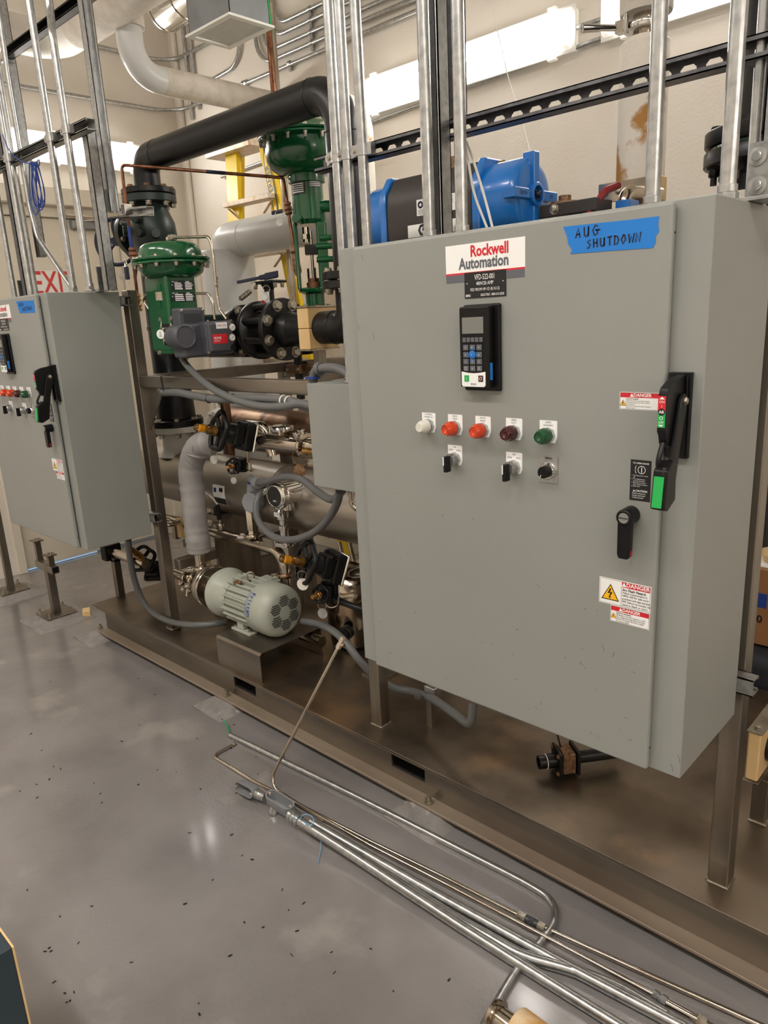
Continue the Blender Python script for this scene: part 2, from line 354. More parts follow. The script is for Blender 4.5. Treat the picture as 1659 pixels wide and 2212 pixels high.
light((XW, 1.80, 2.915), (XW, 3.2, 2.915), X_, 'long lit lamp on the left wall above the exit door', .2)
xa, xb, xc = -3.385, -1.953, -1.825
light((xa, YW, 2.94), (xb, YW, 2.94), -Y_, 'long lit lamp on the back wall above the blue actuator', .205)
light((xc, YW, 2.94), (xc + 1.43, YW, 2.94), -Y_, 'lit lamp cut by the top edge behind the stained white pipe', .205)

for k, y0 in enumerate((-1.4, .6)): light((XR, y0, 2.94), (XR, y0 + 1.43, 2.94), -X_, ('nearer', 'farther')[k] + ' unseen lamp, added on the right-hand wall as fill', .205)  # lamps added out of view to brighten the cabinet side and deck

# ================================================================ skid: deck, channel, posts, rails
DK = .20; YD = 1.617; DX0, DX1, DYB = -3.871, .55, 2.83
sk = thing('equipment_skid', 'long stainless steel equipment skid with deck plate, posts and rails', 'skid', (-1.7, 2.2, 0))
m = MB().box((DX0, YD, DK - .007), (DX1, DYB, DK)); m.obj('deck_plate', 'deck', sk, bevel=.0015)
FZ0 = .032
fp = [(AX(*q).x if 0 else AY(*q, YD + .054).x) for q in ((508, 1480), (554, 1500), (848, 1660), (919, 1690))]
xs = [DX0 + .03] + fp + [DX1]
m = MB(); zt, zb = DK - .018, FZ0 + .012; h0, h1 = zb + .045, zt - .012
for i in range(0, 6, 2): m.box((xs[i], YD + .052, zb), (xs[i + 1], YD + .06, zt))
for i in (1, 3): m.box((xs[i], YD + .052, zb), (xs[i + 1], YD + .06, h0)).box((xs[i], YD + .052, h1), (xs[i + 1], YD + .06, zt))
m.obj('channel_web', 'beam', sk)
for i in (1, 3): MB().box((xs[i], YD + .0605, h0), (xs[i + 1], YD + .5, h0 + .006)).box((xs[i], YD + .0605, h1 - .006), (xs[i + 1], YD + .5, h1)).box((xs[i] - .004, YD + .0605, h0), (xs[i], YD + .5, h1)).box((xs[i + 1], YD + .0605, h0), (xs[i + 1] + .004, YD + .5, h1)).box((xs[i], YD + .5, h0), (xs[i + 1], YD + .51, h1)).obj('fork_pocket', 'void', sk)
MB().box((DX0 + .03, YD - .002, FZ0), (DX1, YD + .06, FZ0 + .011)).obj('bottom_flange', 'flange', sk, bevel=.003)
MB().box((DX0 + .03, YD + .004, DK - .019), (DX1, YD + .06, DK - .0085)).obj('top_flange', 'beam', sk, bevel=.002)
MB().box((DX0 + .03, DYB - .06, FZ0), (DX1, DYB - .01, DK - .008)).obj('rear_channel', 'beam', sk)
MB().box((DX0 + .03, YD + .07, FZ0 + .02), (DX0 + .038, DYB - .06, DK - .008)).obj('end_channel', 'beam', sk)
for q in ((216, 1358), (490, 1502), (926, 1734)):
    c = AZ(*q, FZ0 + .011); c.y = YD + .024
    MB().lathe(c + Z_ * .002, Z_, [(0, .016), (.003, .016)], 16).lathe(c + Z_ * .005, Z_, [(0, .0125), (.011, .0125)], 6).cyl(c + Z_ * .016, c + Z_ * .028, .007, 10).obj('anchor_bolt', 'bolt', sk)
    g = thing('grout_pad', {216: 'grey grout pad under the far left end of the skid flange', 490: 'grey grout pad beside the loose tube ends', 926: 'nearest grey grout pad under the skid flange'}[q[0]], 'grout pad', (c.x, c.y, 0), 'grout pads under the skid')
    w0, w1 = .06, .115
    MB().hexa([(c.x - w1, c.y - .12, 0), (c.x + w1, c.y - .12, 0), (c.x + w1, c.y + .05, 0), (c.x - w1, c.y + .05, 0), (c.x - w0, c.y - .018, FZ0 - .001), (c.x + w0, c.y - .018, FZ0 - .001), (c.x + w0, c.y + .04, FZ0 - .001), (c.x - w0, c.y + .04, FZ0 - .001)]).obj('grout', 'grout', g, bevel=.004)
PW = .0508; PY = 1.70
def post(x0, y0, z1, z0=DK, w=PW, name='post', cap=True):
    MB().box((x0, y0, z0), (x0 + w, y0 + w, z1)).obj(name, 'post', sk, bevel=.004)
    MB().tube([(x0, y0, z0 + .002), (x0 + w, y0, z0 + .002), (x0 + w, y0 + w, z0 + .002), (x0, y0 + w, z0 + .002), (x0, y0, z0 + .002)], .004, 6, False).obj('weld_bead', 'bolt', sk)
post(-3.215, PY, 1.847); post(-1.7605 + .0, PY, 1.847); post(-.531, PY, 1.847)
post(-3.215, 2.55, 1.468); post(-1.76, 2.55, 1.468); post(-2.30, 2.55, 1.468)
RZ = 1.418
MB().box((-3.164, PY, RZ), (-1.7605, PY + PW, RZ + PW)).obj('front_rail', 'beam', sk, bevel=.004)
MB().box((-3.2, PY + PW, RZ), (-3.2 + PW + .02, 2.55, RZ + PW)).obj('side_rail', 'beam', sk, bevel=.004)
MB().box((-3.164, 2.55, RZ - .03), (-.6, 2.60, RZ + PW)).obj('rear_rail', 'beam', sk, bevel=.004)
MB().prism([(-3.164, RZ), (-2.99, RZ), (-3.155, RZ - .2), (-3.164, RZ - .2)], (0, PY + .02, 0), X_, Z_, Y_, .008).obj('gusset', 'beam', sk)
MB().box((-3.15, PY + PW, .52), (-3.1, 2.55, .57)).obj('lower_rail', 'beam', sk, bevel=.004)
# ================================================================ control cabinets (built once, copied)
CX0, CX1, CY0, CY1, CZ0, CZ1 = -1.397, -.485, 1.338, 1.6595, .7225, 1.841
YDR = 1.318; DXa, DXb, DZa, DZb = -1.3345, -.5475, .7265, 1.8365
cb = thing('control_cabinet', 'large grey control cabinet in the foreground, blue tape top right', 'cabinet', (CX0, CY0, CZ0), 'grey control cabinets')
MB().box((CX0, CY0, CZ0), (CX1, CY1, CZ1)).obj('body', 'cab', cb, bevel=.003)
dr = MB().box((DXa, YDR, DZa), (DXb, CY0 - .0035, DZb)).obj('door', 'cab', cb, bevel=.006, seg=3)
N_ = -Y_
def fr(px, py, y=YDR): return AY(px, py, y)
def plate(m, a, b, key, y0, th=.0006): m.m(key); m.box((a.x, y0 - th, a.z), (b.x, y0, b.z)); return m
def P2(x, z, y): return V((x, y, z))
# maker's sign
a, b = fr(962.5, 533), fr(1134.6, 575.5); w, h = b.x - a.x, a.z - b.z; h = .0765; b.z = a.z - h
m = MB(); plate(m, a, b, 'lwhite', YDR); m.m('lgrey').box((a.x, YDR - .0008, b.z), (b.x, YDR - .0006, b.z + h * .20)); m.m('lred').box((a.x, YDR - .0008, b.z + h * .20), (b.x, YDR - .0006, b.z + h * .25))
sg = m.obj('sign', None, cb); xr_ = a.x + w * .81
m = MB(); m.m('lred').text('Rockwell', P2(xr_, a.z - h * .22, YDR - .0011), X_, Z_, .0315, .03, 'RIGHT', .83); m.m('lgrey').text('Automation', P2(xr_, a.z - h * .53, YDR - .0011), X_, Z_, .0315, .03, 'RIGHT', .83); m.obj('lettering', None, sg)
# nameplate
a, b = fr(1003.9, 590.2), fr(1094, 639); xm = (a.x + b.x) / 2; h = a.z - b.z
MB().box((a.x, YDR - .0016, b.z), (b.x, YDR, a.z)).obj('nameplate', 'lblk', cb); npl = cb.children[-1]
m = MB().m('lwhite'); yy = YDR - .0019
m.text('VFD-522-001', P2(xm, a.z - h * .21, yy), X_, Z_, .0155, 0, sx=.62); m.text('480V/20 AMP', P2(xm, a.z - h * .45, yy), X_, Z_, .0105, 0, sx=.75); m.text('FED FROM HP-1D (8,10,12)', P2(xm, a.z - h * .68, yy), X_, Z_, .0085, 0, sx=.76); m.text('ELECTRIC  858-513-2525', P2(b.x - .004, a.z - h * .9, yy), X_, Z_, .0066, .01, 'RIGHT', .85); m.text('BERG', P2(a.x + .003, a.z - h * .9, yy), X_, Z_, .0066, .02, 'LEFT', .8)
for s in (-1, 1): m.lathe((xm + s * .046, YDR - .0016, a.z - h * .42), N_, [(0, .0012), (.0004, .0012)], 8)
m.obj('lettering', None, npl)
# keypad
x0, x1, z0, z1 = -.9935, -.8985, 1.505, 1.687
kp = MB().box((x0, YDR - .010, z0), (x1, YDR, z1)).obj('keypad_bezel', 'plast', cb, bevel=.004)
f0, f1, g0, g1 = x0 + .004, x1 - .018, z0 + .009, z1 - .004; YK = YDR - .030
MB().box((f0, YK, g0), (f1 + .004, YDR - .010, g1)).obj('keypad_body', 'plast', kp, bevel=.004)
fw, fh = f1 - f0, g1 - g0
def K(u, v, y=YK): return V((f0 + fw * u, y, g1 - fh * v))
MB().box(K(.12, .13), K(.88, .33, YK - .0008)).obj('display', 'lcd', kp, bevel=.0004)
def key(u, v, w, h, k='keyg'): c = K(u, v); return MB().box((c.x - w / 2, YK - .0022, c.z - h / 2), (c.x + w / 2, YK, c.z + h / 2)).obj('key', k, kp, bevel=.0008)
for i in range(5): key(.2 + .15 * i, .405, .009, .0098)
rows = [(.5, '789'), (.59, '456'), (.675, '123'), (.76, ' 0 ')]
m = MB().m('lwhite')
for v, s in rows:
    for i, ch in enumerate(s):
        if not (v == .59 and i == 1): key(.25 + .24 * i, v, .0135, .0115)
        if ch.strip(): m.text(ch, K(.25 + .24 * i, v, YK - (.0045 if ch == '5' else .0030)), X_, Z_, .005)
m.text('>', K(.74, .59, YK - .003), X_, Z_, .003); m.ribbon([(-.003, .002), (.003, .002), (.003, -.002), (-.003, -.002), (-.003, .002)], K(.25, .76, YK - .0026), X_, Z_, .0006); m.ribbon([(-.003, .0015), (.003, .0015)], K(.73, .757, YK - .0026), X_, Z_, .0006); m.ribbon([(-.003, -.0015), (.003, -.0015)], K(.73, .757, YK - .0026), X_, Z_, .0006)
c = K(.49, .59); MB().lathe((c.x, YK, c.z), N_, [(0, .009), (.003, .0088), (.0042, .006)], 20).obj('key', 'keyb', kp)
for dx, dz in ((0, .0125), (0, -.0125), (.0115, 0), (-.0115, 0)): MB().box((c.x + dx - (.0045 if dx == 0 else .002), YK - .0027, c.z + dz - (.002 if dx == 0 else .0045)), (c.x + dx + (.0045 if dx == 0 else .002), YK - .0005, c.z + dz + (.002 if dx == 0 else .0045))).obj('key', 'keyb', kp, bevel=.0006)
MB().prism([(.07, .80), (.3, .815), (.5, .82), (.7, .815), (.93, .80), (.93, .97), (.88, .99), (.12, .99), (.07, .97)], V((f0, YK - .0006, g1)), X_ * fw, Z_ * -fh, Y_, .0006).obj('start_stop_panel', 'lwhite', kp)
cg, cr = K(.26, .885), K(.77, .885)
MB().box((cg.x - .006, YK - .002, cg.z - .0065), (cg.x + .006, YK, cg.z + .0065)).obj('start_key', 'lgrn', kp, bevel=.0005); MB().box((cr.x - .006, YK - .002, cr.z - .0065), (cr.x + .006, YK, cr.z + .0065)).obj('stop_key', 'lens_r', kp, bevel=.0005)
m.ribbon([(0, -.003), (0, .003)], (cg.x, YK - .0024, cg.z), X_, Z_, .0007); m.torus((cr.x, YK - .0023, cr.z), Y_, .0032, .0004, 16, 4); m.m('lblk').text('|||| ||| ||||', K(.5, .955, YK - .0012), X_, Z_, .004, .02)
m.obj('lettering', None, kp)
MB().box((f1 + .0042, YK + .004, g0 + .016), (f1 + .0046, YK + .0125, g0 + .052)).obj('side_sticker', 'tape', kp)
# pilot lights
def pilot(x, z, lens, name, lines):
    r = MB().lathe((x, YDR, z), N_, [(0, .0165), (.010, .0165)], 8).lathe((x, YDR - .010, z), N_, [(0, .0135), (.006, .0125)], 20).obj('pilot_light', 'galv', cb)
    a = (x - .0205, z - .017); MB().prism([(-.0205, .030), (.0185, .030), (.0205, .028), (.0205, -.004), (.0155, -.016), (-.0155, -.016), (-.0205, -.004)], (x, YDR - .0012, z), X_, Z_, Y_, .0012).obj('legend_plate', 'lwhite', r)
    if lens == 'lens_w': prof = [(.012, .0155), (.028, .0148), (.036, .0115), (.038, .010), (.0381, .0)]
    else: prof = [(.012, .0162), (.030, .0150), (.037, .0125), (.039, .011), (.0365, .0095), (.0365, .007), (.038, .006), (.0365, .004), (.0367, .0)]
    o = MB().lathe((x, YDR, z), N_, prof, 28).obj('lens', lens, r, smooth=50, label={'lens_w': 'white lens', 'lens_o': 'amber lens', 'lens_r': 'dark red lens', 'lens_g': 'green lens'}[lens])
    if lens != 'lens_w':
        m = MB()
        for p in ring((x, YDR - .013, z), N_, .0160, 28): q = p + (V((x, p.y, z)) - p).normalized() * .0011; m.cyl(p, q + N_ * .017, .0009, 5)
        m.obj('lens_rib', lens, r)
    m = MB().m('lgrey')
    for i, s in enumerate(lines): m.text(s, (x, YDR - .0016, z + .0262 - .0062 * i), X_, Z_, .0056, .0, sx=.85)
    m.obj('lettering', None, r); return r
for px, py, l, s in ((927, 913, 'lens_w', ('CONTROL', 'POWER ON')), (984, 917, 'lens_o', ('DRIVE', 'MODE')), (1044, 920, 'lens_o', ('BYPASS', 'MODE')), (1111, 925, 'lens_r', ('DRIVE', 'FAULT')), (1185, 928, 'lens_g', ('DRIVE', 'RUNNING'))):
    p = fr(px, py); pilot(p.x, 1.418, l, '', s)
def selector(px, s, z=1.345):
    x = fr(px, 995).x
    r = MB().lathe((x, YDR, z), N_, [(0, .0165), (.010, .0165)], 8).lathe((x, YDR - .010, z), N_, [(0, .0155), (.012, .0155), (.016, .0135)], 24).obj('selector_switch', 'galv', cb)
    MB().prism([(-.0205, .032), (.0185, .032), (.0205, .030), (.0205, -.004), (.0155, -.014), (-.0155, -.014), (-.0205, -.004)], (x, YDR - .0012, z), X_, Z_, Y_, .0012).obj('legend_plate', 'lwhite', r)
    MB().lathe((x, YDR - .016, z), N_, [(0, .0128), (.007, .0125)], 20).obj('knob_base', 'plast', r)
    y1, y2 = YDR - .022, YDR - .040
    MB().obox((x - .0005, (y1 + y2) / 2, z - .007), X_, Y_, Z_, .0046, .009, .0185).obj('lever', 'plast', r, bevel=.0015)
    MB().obox((x - .003, y2 - .0012, z + .001), X_, Y_, Z_, .0012, .0006, .010).obj('pointer', 'lwhite', r)
    m = MB().m('lgrey').text('OFF', (x, YDR - .0016, z + .0275), X_, Z_, .0054, sx=.85).text(s[0], (x - .0108, YDR - .0016, z + .0205), X_, Z_, .0052, sx=.75).text(s[1], (x + .0108, YDR - .0016, z + .0205), X_, Z_, .0052, sx=.75)
    m.obj('lettering', None, r)
selector(984, ('DRIVE', 'BYPASS')); selector(1111, ('HAND', 'AUTO'), 1.342)
x, z = fr(1186, 1010).x, 1.343
r = MB().box((x - .0215, YDR - .0014, z - .026), (x + .0215, YDR, z + .031)).obj('speed_dial', 'galv', cb)
MB().lathe((x, YDR - .0014, z), N_, [(0, .0185), (.008, .018), (.011, .0155)], 28).obj('collar', 'chrome', r); MB().lathe((x, YDR - .012, z), N_, [(0, .0135), (.013, .0125), (.014, .0115)], 24).obj('knob', 'plast', r, bevel=.001)
m = MB().m('lblk').text('SPEED', (x, YDR - .0018, z + .026), X_, Z_, .006, .02); 
for k in range(13): a = math.radians(-40 + 260 / 12 * k); m.ribbon([(.0192 * math.cos(a), .0192 * math.sin(a)), (.0208 * math.cos(a), .0208 * math.sin(a))], (x, YDR - .0018, z), X_, Z_, .0006)
m.m('lwhite').ribbon([(-.003, -.005), (-.006, -.011)], (x, YDR - .0265, z), X_, Z_, .0014); m.obj('lettering', None, r)
# warning labels
def warn(m, c, s, yy):
    """yellow hazard triangle with a lightning bolt"""
    m.m('lblk').poly([c + X_ * (-s) + Z_ * (-s * .8), c + X_ * s + Z_ * (-s * .8), c + Z_ * s]); c = c + N_ * .0002
    m.m('lyel').poly([c + X_ * (-s * .84) + Z_ * (-s * .7), c + X_ * (s * .84) + Z_ * (-s * .7), c + Z_ * (s * .82)]); c = c + N_ * .0002
    m.m('lblk').poly([c + X_ * s * q[0] + Z_ * s * q[1] for q in ((-.05, .5), (-.3, -.08), (0, -.02), (-.12, -.42), (-.24, -.36), (0, -.66), (.08, -.34), (-.02, -.38), (.28, .12), (-.04, .06), (.1, .5))])
def danger(a, b, head, lines, split, red, tri, name='warning_label'):
    w, h = b.x - a.x, a.z - b.z; m = MB(); plate(m, a, b, 'lwhite', YDR); y1 = YDR - .0008
    f = lambda u, v, y=y1: V((a.x + w * u, y, a.z - h * v))
    m.m('lblk')
    for q0, q1 in (((.015, .03), (.985, .03)), ((.015, .97), (.985, .97)), ((.015, .03), (.015, .97)), ((.985, .03), (.985, .97)), ((split, red[1]), (split, .97))):
        p0, p1 = f(*q0), f(*q1); m.box((p0.x - .0003, y1 + .0001, min(p0.z, p1.z) - .0003), (p1.x + .0003, y1 + .0003, max(p0.z, p1.z) + .0003))
    m.m('lred'); p0, p1 = f(red[2], .04), f(.98, red[1]); m.box((p0.x, y1, p1.z), (p1.x, y1 + .0002, p0.z))
    lb = m.obj(name, None, cb); t = MB(); warn(t, f(*tri[0], y1 - .0002), tri[1], 0)
    hz = (red[1]) * h - .001; hc = f((red[2] + 1) / 2 + .03, red[1] / 2 + .01, y1 - .0003)
    t.m('lwhite').text('DANGER', hc, X_, Z_, hz * .98, .02); wx = f((red[2] + 1) / 2, .5).x - hz * 1.75; c = V((hc.x - hz * 2.35, y1 - .0003, hc.z)); t.m('lwhite').poly([c + X_ * (-hz * .42) + Z_ * (-hz * .36), c + X_ * hz * .42 + Z_ * (-hz * .36), c + Z_ * hz * .42])
    t.m('lblk')
    n = len(lines); y0 = red[1] + .03; st = (.95 - y0) / n
    for i, s in enumerate(lines):
        big = 1.25 if (i == 0 and head) else 1.
        t.text(s, f(split + .02, y0 + st * (i + .5), y1 - .0003), X_, Z_, st * h * .98 * big, .02 if i == 0 else .004, 'LEFT', .9)
    t.obj('lettering', None, lb)
a, b = V((-.633, YDR, 1.511)), V((-.5505, YDR, 1.4785))
danger(a, b, 0, ('SHOCK HAZARD', 'Unit has remote source(s) of power.', 'Disconnect all power sources before', 'opening door.', 'Failure to comply will result in death or', 'serious injury.'), .16, (0, .3, .02), ((.085, .62), .0062))
a, b = V((-.664, YDR, 1.134)), V((-.5545, YDR, 1.0785))
danger(a, b, 1, ('Arc Flash Hazard.', 'Follow requirements in', 'NFPA 70E for safe work', 'practices and appropriate', 'PPE. Failure to comply can', 'result in death or injury.'), .44, (0, .24, .445), ((.225, .55), .0195))
a, b = V((-.638, YDR, 1.0775)), V((-.5555, YDR, 1.0425))
danger(a, b, 0, ('SHOCK HAZARD', 'Reference instruction manual to verify', 'bus voltage discharge before servicing.', 'Failure to comply will result in death', 'or serious injury.'), .16, (0, .3, .02), ((.085, .62), .0062))
a, b = V((-.6065, YDR, 1.384)), V((-.5655, YDR, 1.304)); ob = MB().box((a.x, YDR - .0006, b.z), (b.x, YDR, a.z)).obj('door_opening_label', 'lblk', cb, bevel=.0002); xm = (a.x + b.x) / 2; yy = YDR - .001
m = MB().m('lwhite').text('TO OPEN DOOR', (xm, yy, a.z - .0065), X_, Z_, .0042, .02); m.torus((xm + .002, yy, a.z - .019), Y_, .0072, .0006, 24, 4); m.ribbon([(0, -.005), (0, .005)], (xm + .002, yy, a.z - .019), X_, Z_, .0016); m.ribbon([(-.009 + .003 * (1 - math.cos(t)), .008 * math.sin(t)) for t in [(-1.2 + .3 * k) for k in range(9)]], (xm - .0015, yy, a.z - .019), X_, Z_, .0009)
for i, s in enumerate(('1. Turn disconnect switch', '    off.', '2. Turn slotted insert', '    counter-clockwise.', '3. Hold insert and turn', '    door handle clockwise.', '4. Open door.')): m.text(s, (a.x + .003, yy, a.z - .0305 - .0035 * i), X_, Z_, .0031, 0, 'LEFT')
m.text('CAUTION', (xm + .003, yy, a.z - .0605), X_, Z_, .0052, .025); m.poly([V((xm - .014, yy, a.z - .0625)), V((xm - .0095, yy, a.z - .0625)), V((xm - .01175, yy, a.z - .0585))])
for i, s in enumerate(('Switch cannot be', 'closed until door', 'is fully latched.')): m.text(s, (a.x + .005, yy, a.z - .0655 - .0042 * i), X_, Z_, .0039, .004, 'LEFT')
m.obj('lettering', None, ob)
# door handle
x, z = -.6035, 1.2755
hd = MB().lathe((x + .003, YDR, z), N_, [(0, .0175), (.034, .0165), (.036, .014)], 24).prism([(-.013, .005), (.013, .005), (.0125, -.075), (.009, -.083), (-.009, -.083), (-.0125, -.075)], (x + .003, YDR - .034, z), X_, Z_, Y_, .016).obj('door_handle', 'plast', cb, bevel=.0015)
MB().lathe((x + .003, YDR - .036, z), N_, [(0, .0105), (.001, .010)], 20).obj('lock_insert', 'galv', hd); MB().box((x + .0165, YDR - .022, z - .078), (x + .0158, YDR - .03, z - .066)).obj('release_tab', 'red', hd)
MB().box((x - .0065, YDR - .0375, z - .0012), (x + .0125, YDR - .037, z + .0012)).obj('slot', 'plast2', hd)
# flange disconnect operator
x0, x1 = -.545, -.504
op = MB().box((x0, CY0 - .012, 1.392), (x1, CY0, 1.548)).box((x0 + .006, CY0 - .02, 1.4), (x0 + .012, CY0 - .012, 1.54)).box((x1 - .008, CY0 - .016, 1.4), (x1 - .004, CY0 - .012, 1.54)).obj('disconnect_plate', 'plast', cb, bevel=.0015)
xa, xb = -.5295, -.5135; yb_, yf = CY0 - .012, 1.247
arm = [(yb_, 1.545), (yf + .03, 1.538), (yf + .006, 1.528), (yf, 1.515), (yf, 1.452), (yf + .006, 1.445), (yf + .012, 1.428), (yf + .03, 1.42), (yf + .036, 1.43), (yf + .036, 1.45), (yb_ - .02, 1.46), (yb_, 1.462)]
MB().prism(arm, (xa, 0, 0), Y_, Z_, X_, xb - xa).obj('operator_body', 'plast', op, bevel=.0025)
MB().box((xa + .0012, yf - .0006, 1.460), (xb - .0012, yf, 1.487)).obj('off_marking', 'lgrn', op); MB().box((xa + .0012, yf - .0006, 1.487), (xb - .0012, yf, 1.5145)).obj('on_marking', 'lred', op)
xm = (xa + xb) / 2
m = MB().m('lblk').lathe((xm, yf - .0006, 1.487), N_, [(0, .0062), (.0003, .0062)], 20); m.m('lwhite').text('AB', (xm, yf - .0013, 1.487), X_, Z_, .0072, .02).text('ON', (xm, yf - .001, 1.5045), X_, Z_, .0062).text('I', (xm, yf - .001, 1.4968), X_, Z_, .006).text('OFF', (xm, yf - .001, 1.4685), X_, Z_, .0062, sx=.9).torus((xm, yf - .001, 1.4765), Y_, .0027, .0005, 16, 4)
m.poly([(xm - .005, yf - .001, 1.509), (xm + .005, yf - .001, 1.509), (xm, yf - .001, 1.5135)]); m.poly([(xm - .005, yf - .001, 1.4648), (xm, yf - .001, 1.4612), (xm + .005, yf - .001, 1.4648)]); m.obj('lettering', None, op)
xc_, xd_ = xb + .0005, xb + .0085
lev = [(yb_ - .022, 1.515), (yb_ - .012, 1.508), (yb_ - .008, 1.495), (yb_ - .03, 1.42), (1.275, 1.325), (1.243, 1.312), (1.226, 1.318), (1.232, 1.38), (1.238, 1.392), (1.262, 1.402), (1.27, 1.43), (yb_ - .036, 1.5), (yb_ - .03, 1.51)]
lv = MB().prism(lev, (xc_, 0, 0), Y_, Z_, X_, .009).prism([(1.275, 1.327), (1.243, 1.312), (1.226, 1.318), (1.234, 1.386), (1.256, 1.402), (1.272, 1.396)], (xa + .003, 0, 0), Y_, Z_, X_, xd_ - xa + .002).obj('lever', 'plast', op, bevel=.003)
a = V((0, 1.2262, 1.321)); b = V((0, 1.2325, 1.376)); MB().hexa([V((x_, p.y - d_, p.z)) for d_ in (0, .0024) for x_, p in ((xa + .007, a), (xd_ + .0, a), (xd_ + .0, b), (xa + .007, b))]).obj('off_marking', 'lgrn', op)
MB().hexb((xd_ + .001, yb_ - .02, 1.5), X_, .006, .004).obj('pivot_bolt', 'bolt', op)
MB().tube(curve([(xm, yf + .012, 1.43), (xm, yf + .002, 1.415), (xm, yf - .004, 1.40), (xm, yf, 1.385)]), .005, 8).obj('trigger', 'plast', op)
# corner hinges / flange screws
for z_ in (DZb - .05, DZa + .05): MB().lathe((DXb + .0005, (YDR + CY0) / 2, z_), X_, [(0, .002), (.0006, .002)], 8).obj('latch_hole', 'void', cb)
# scuffs on the paint
m = MB(); rs = random.Random(11)
for k in range(46):
    x, z = rs.uniform(DXa + .03, DXb - .04), DZa + abs(rs.gauss(0, .22)) + .015
    if z > 1.25: continue
    a, l = rs.uniform(0, 6.28), rs.uniform(.002, .012); m.ribbon([(0, 0), (math.cos(a) * l * .5, math.sin(a) * l * .5 + .001), (math.cos(a) * l, math.sin(a) * l)], (x, YDR - .0004, z), X_, Z_, rs.uniform(.0005, .0016))
for px, py in ((1455, 1640), (1440, 1660), (805, 720), (772, 700), (780, 550), (1300, 1390)):
    p = fr(px, py); m.ribbon([(0, 0), (.004, -.006), (.005, -.016)], (p.x, (YDR if p.x < DXb else CY0) - .0004, p.z), X_, Z_, .0012)
m.obj('scuff_marks', 'lgrey', cb)
SH = V((-2.6705, 0, 0)); cb2 = dup(cb, SH, 'smaller-looking grey control cabinet at far left before the exit door')
# tape
def tape(T, lines, cab, sh=V((0, 0, 0)), label=''):
    o = thing('tape_strip', label, 'tape', T[0] + sh, 'blue tape notes')
    P = [p + sh for p in T]; n = N_ * .0009; m = MB(); k = len(P); m.add([p + n for p in P] + [p + N_ * .0003 for p in P], [tuple(range(k)), tuple(range(k, 2 * k))[::-1]] + [(i, (i + 1) % k, (i + 1) % k + k, i + k) for i in range(k)])
    m.obj('tape', 'tape', o); m = MB()
    for pts, c, s in lines: m.ribbon([(x * s, y * s) for x, y in pts], c + sh + N_ * .0013, X_, Z_, .0030)
    m.obj('handwriting', 'ink', o)
HW = {'A': [[(0, 0), (.35, 1), (.6, 0)], [(.1, .35), (.6, .4)]], 'U': [[(0, 1), (.05, .15), (.3, 0), (.5, .2), (.55, 1), (.57, 0)]], 'G': [[(.65, .85), (.3, 1), (0, .5), (.25, 0), (.6, .15), (.62, .5), (.35, .48), (.95, .52)]], 'S': [[(.55, .95), (.1, .75), (.5, .4), (.3, .05), (0, .05)]], 'H': [[(0, 1), (.05, 0)], [(.5, 1), (.55, 0)], [(.02, .5), (.55, .55)]], 'T': [[(0, .95), (.7, 1)], [(.35, .97), (.35, 0)]], 'D': [[(.05, 1), (.05, 0), (.45, .1), (.6, .5), (.4, .9), (-.05, 1)]], 'O': [[(.3, 1), (0, .5), (.25, 0), (.55, .4), (.45, .9), (.25, 1)]], 'W': [[(0, 1), (.15, 0), (.35, .7), (.55, 0), (.75, 1)]], 'N': [[(0, 0), (.05, 1), (.5, 0), (.65, 1.05)]]}
def hand(s, c, size, adv=.85, tilt=0.):
    out = []; x = 0
    for ch in s:
        for st in HW[ch]: out.append(([(x + a * .9, b + tilt * x) for a, b in st], c, size))
        x += adv
    return out
T = [fr(*q) for q in ((1217, 490), (1290, 482), (1360, 475), (1424, 467), (1422, 485), (1424, 500), (1416, 512), (1417, 522), (1411, 535.5), (1330, 541), (1232, 548.5), (1236, 540), (1228, 528), (1225, 510))]
tape(T, hand('AUG', fr(1244, 515), .0175, 1.0, .04) + hand('SHUTDOWN', fr(1268, 537), .0155, .88, .02), cb, label='torn blue masking tape on large cabinet, handwritten AUG SHUTDOWN')
tape(T, hand('AUG', fr(1244, 515), .0175, 1.0, .04) + hand('SHUTDOWN', fr(1268, 537), .0155, .88, .02), cb2, SH, 'torn blue masking tape on the far left cabinet')
# mounting struts behind the cabinets
def cchan(m, p0, p1, back, w=.041, d=.041, t=.003):
    """strut channel along p0->p1; 'back' points from the open side to the closed web"""
    p0, p1, b = V(p0), V(p1), V(back).normalized(); L = p1 - p0; u = L.normalized().cross(b); h = w / 2; lip = .009
    for pts in ([(-h, d - t), (h, d - t), (h, d), (-h, d)], [(-h, 0), (-h + t, 0), (-h + t, d), (-h, d)], [(h - t, 0), (h, 0), (h, d), (h - t, d)], [(-h, 0), (-h + lip, 0), (-h + lip, t), (-h, t)], [(h - lip, 0), (h, 0), (h, t), (h - lip, t)], [(-h + lip - t, 0), (-h + lip, 0), (-h + lip, .007), (-h + lip - t, .007)], [(h - lip, 0), (h - lip + t, 0), (h - lip + t, .007), (h - lip, .007)]):
        m.prism(pts, p0, u, b, L.normalized(), L.length)
    return m
for xr0, xr1, zz, lab in ((-1.42, -.46, .80, 'lower strut rail behind the large cabinet'), (-1.42, -.46, 1.78, 'upper strut rail behind the large cabinet'), (-4.1, -3.13, .80, 'lower strut rail behind the far left cabinet'), (-4.1, -3.13, 1.80, 'upper strut rail behind the far left cabinet')):
    t = thing('strut_rail', lab, 'strut', (xr0, CY1, zz), 'cabinet mounting strut'); cchan(MB(), (xr0, CY1 + .0405, zz), (xr1 + .01, CY1 + .0405, zz), N_, d=.0402).obj('channel', 'strut', t)
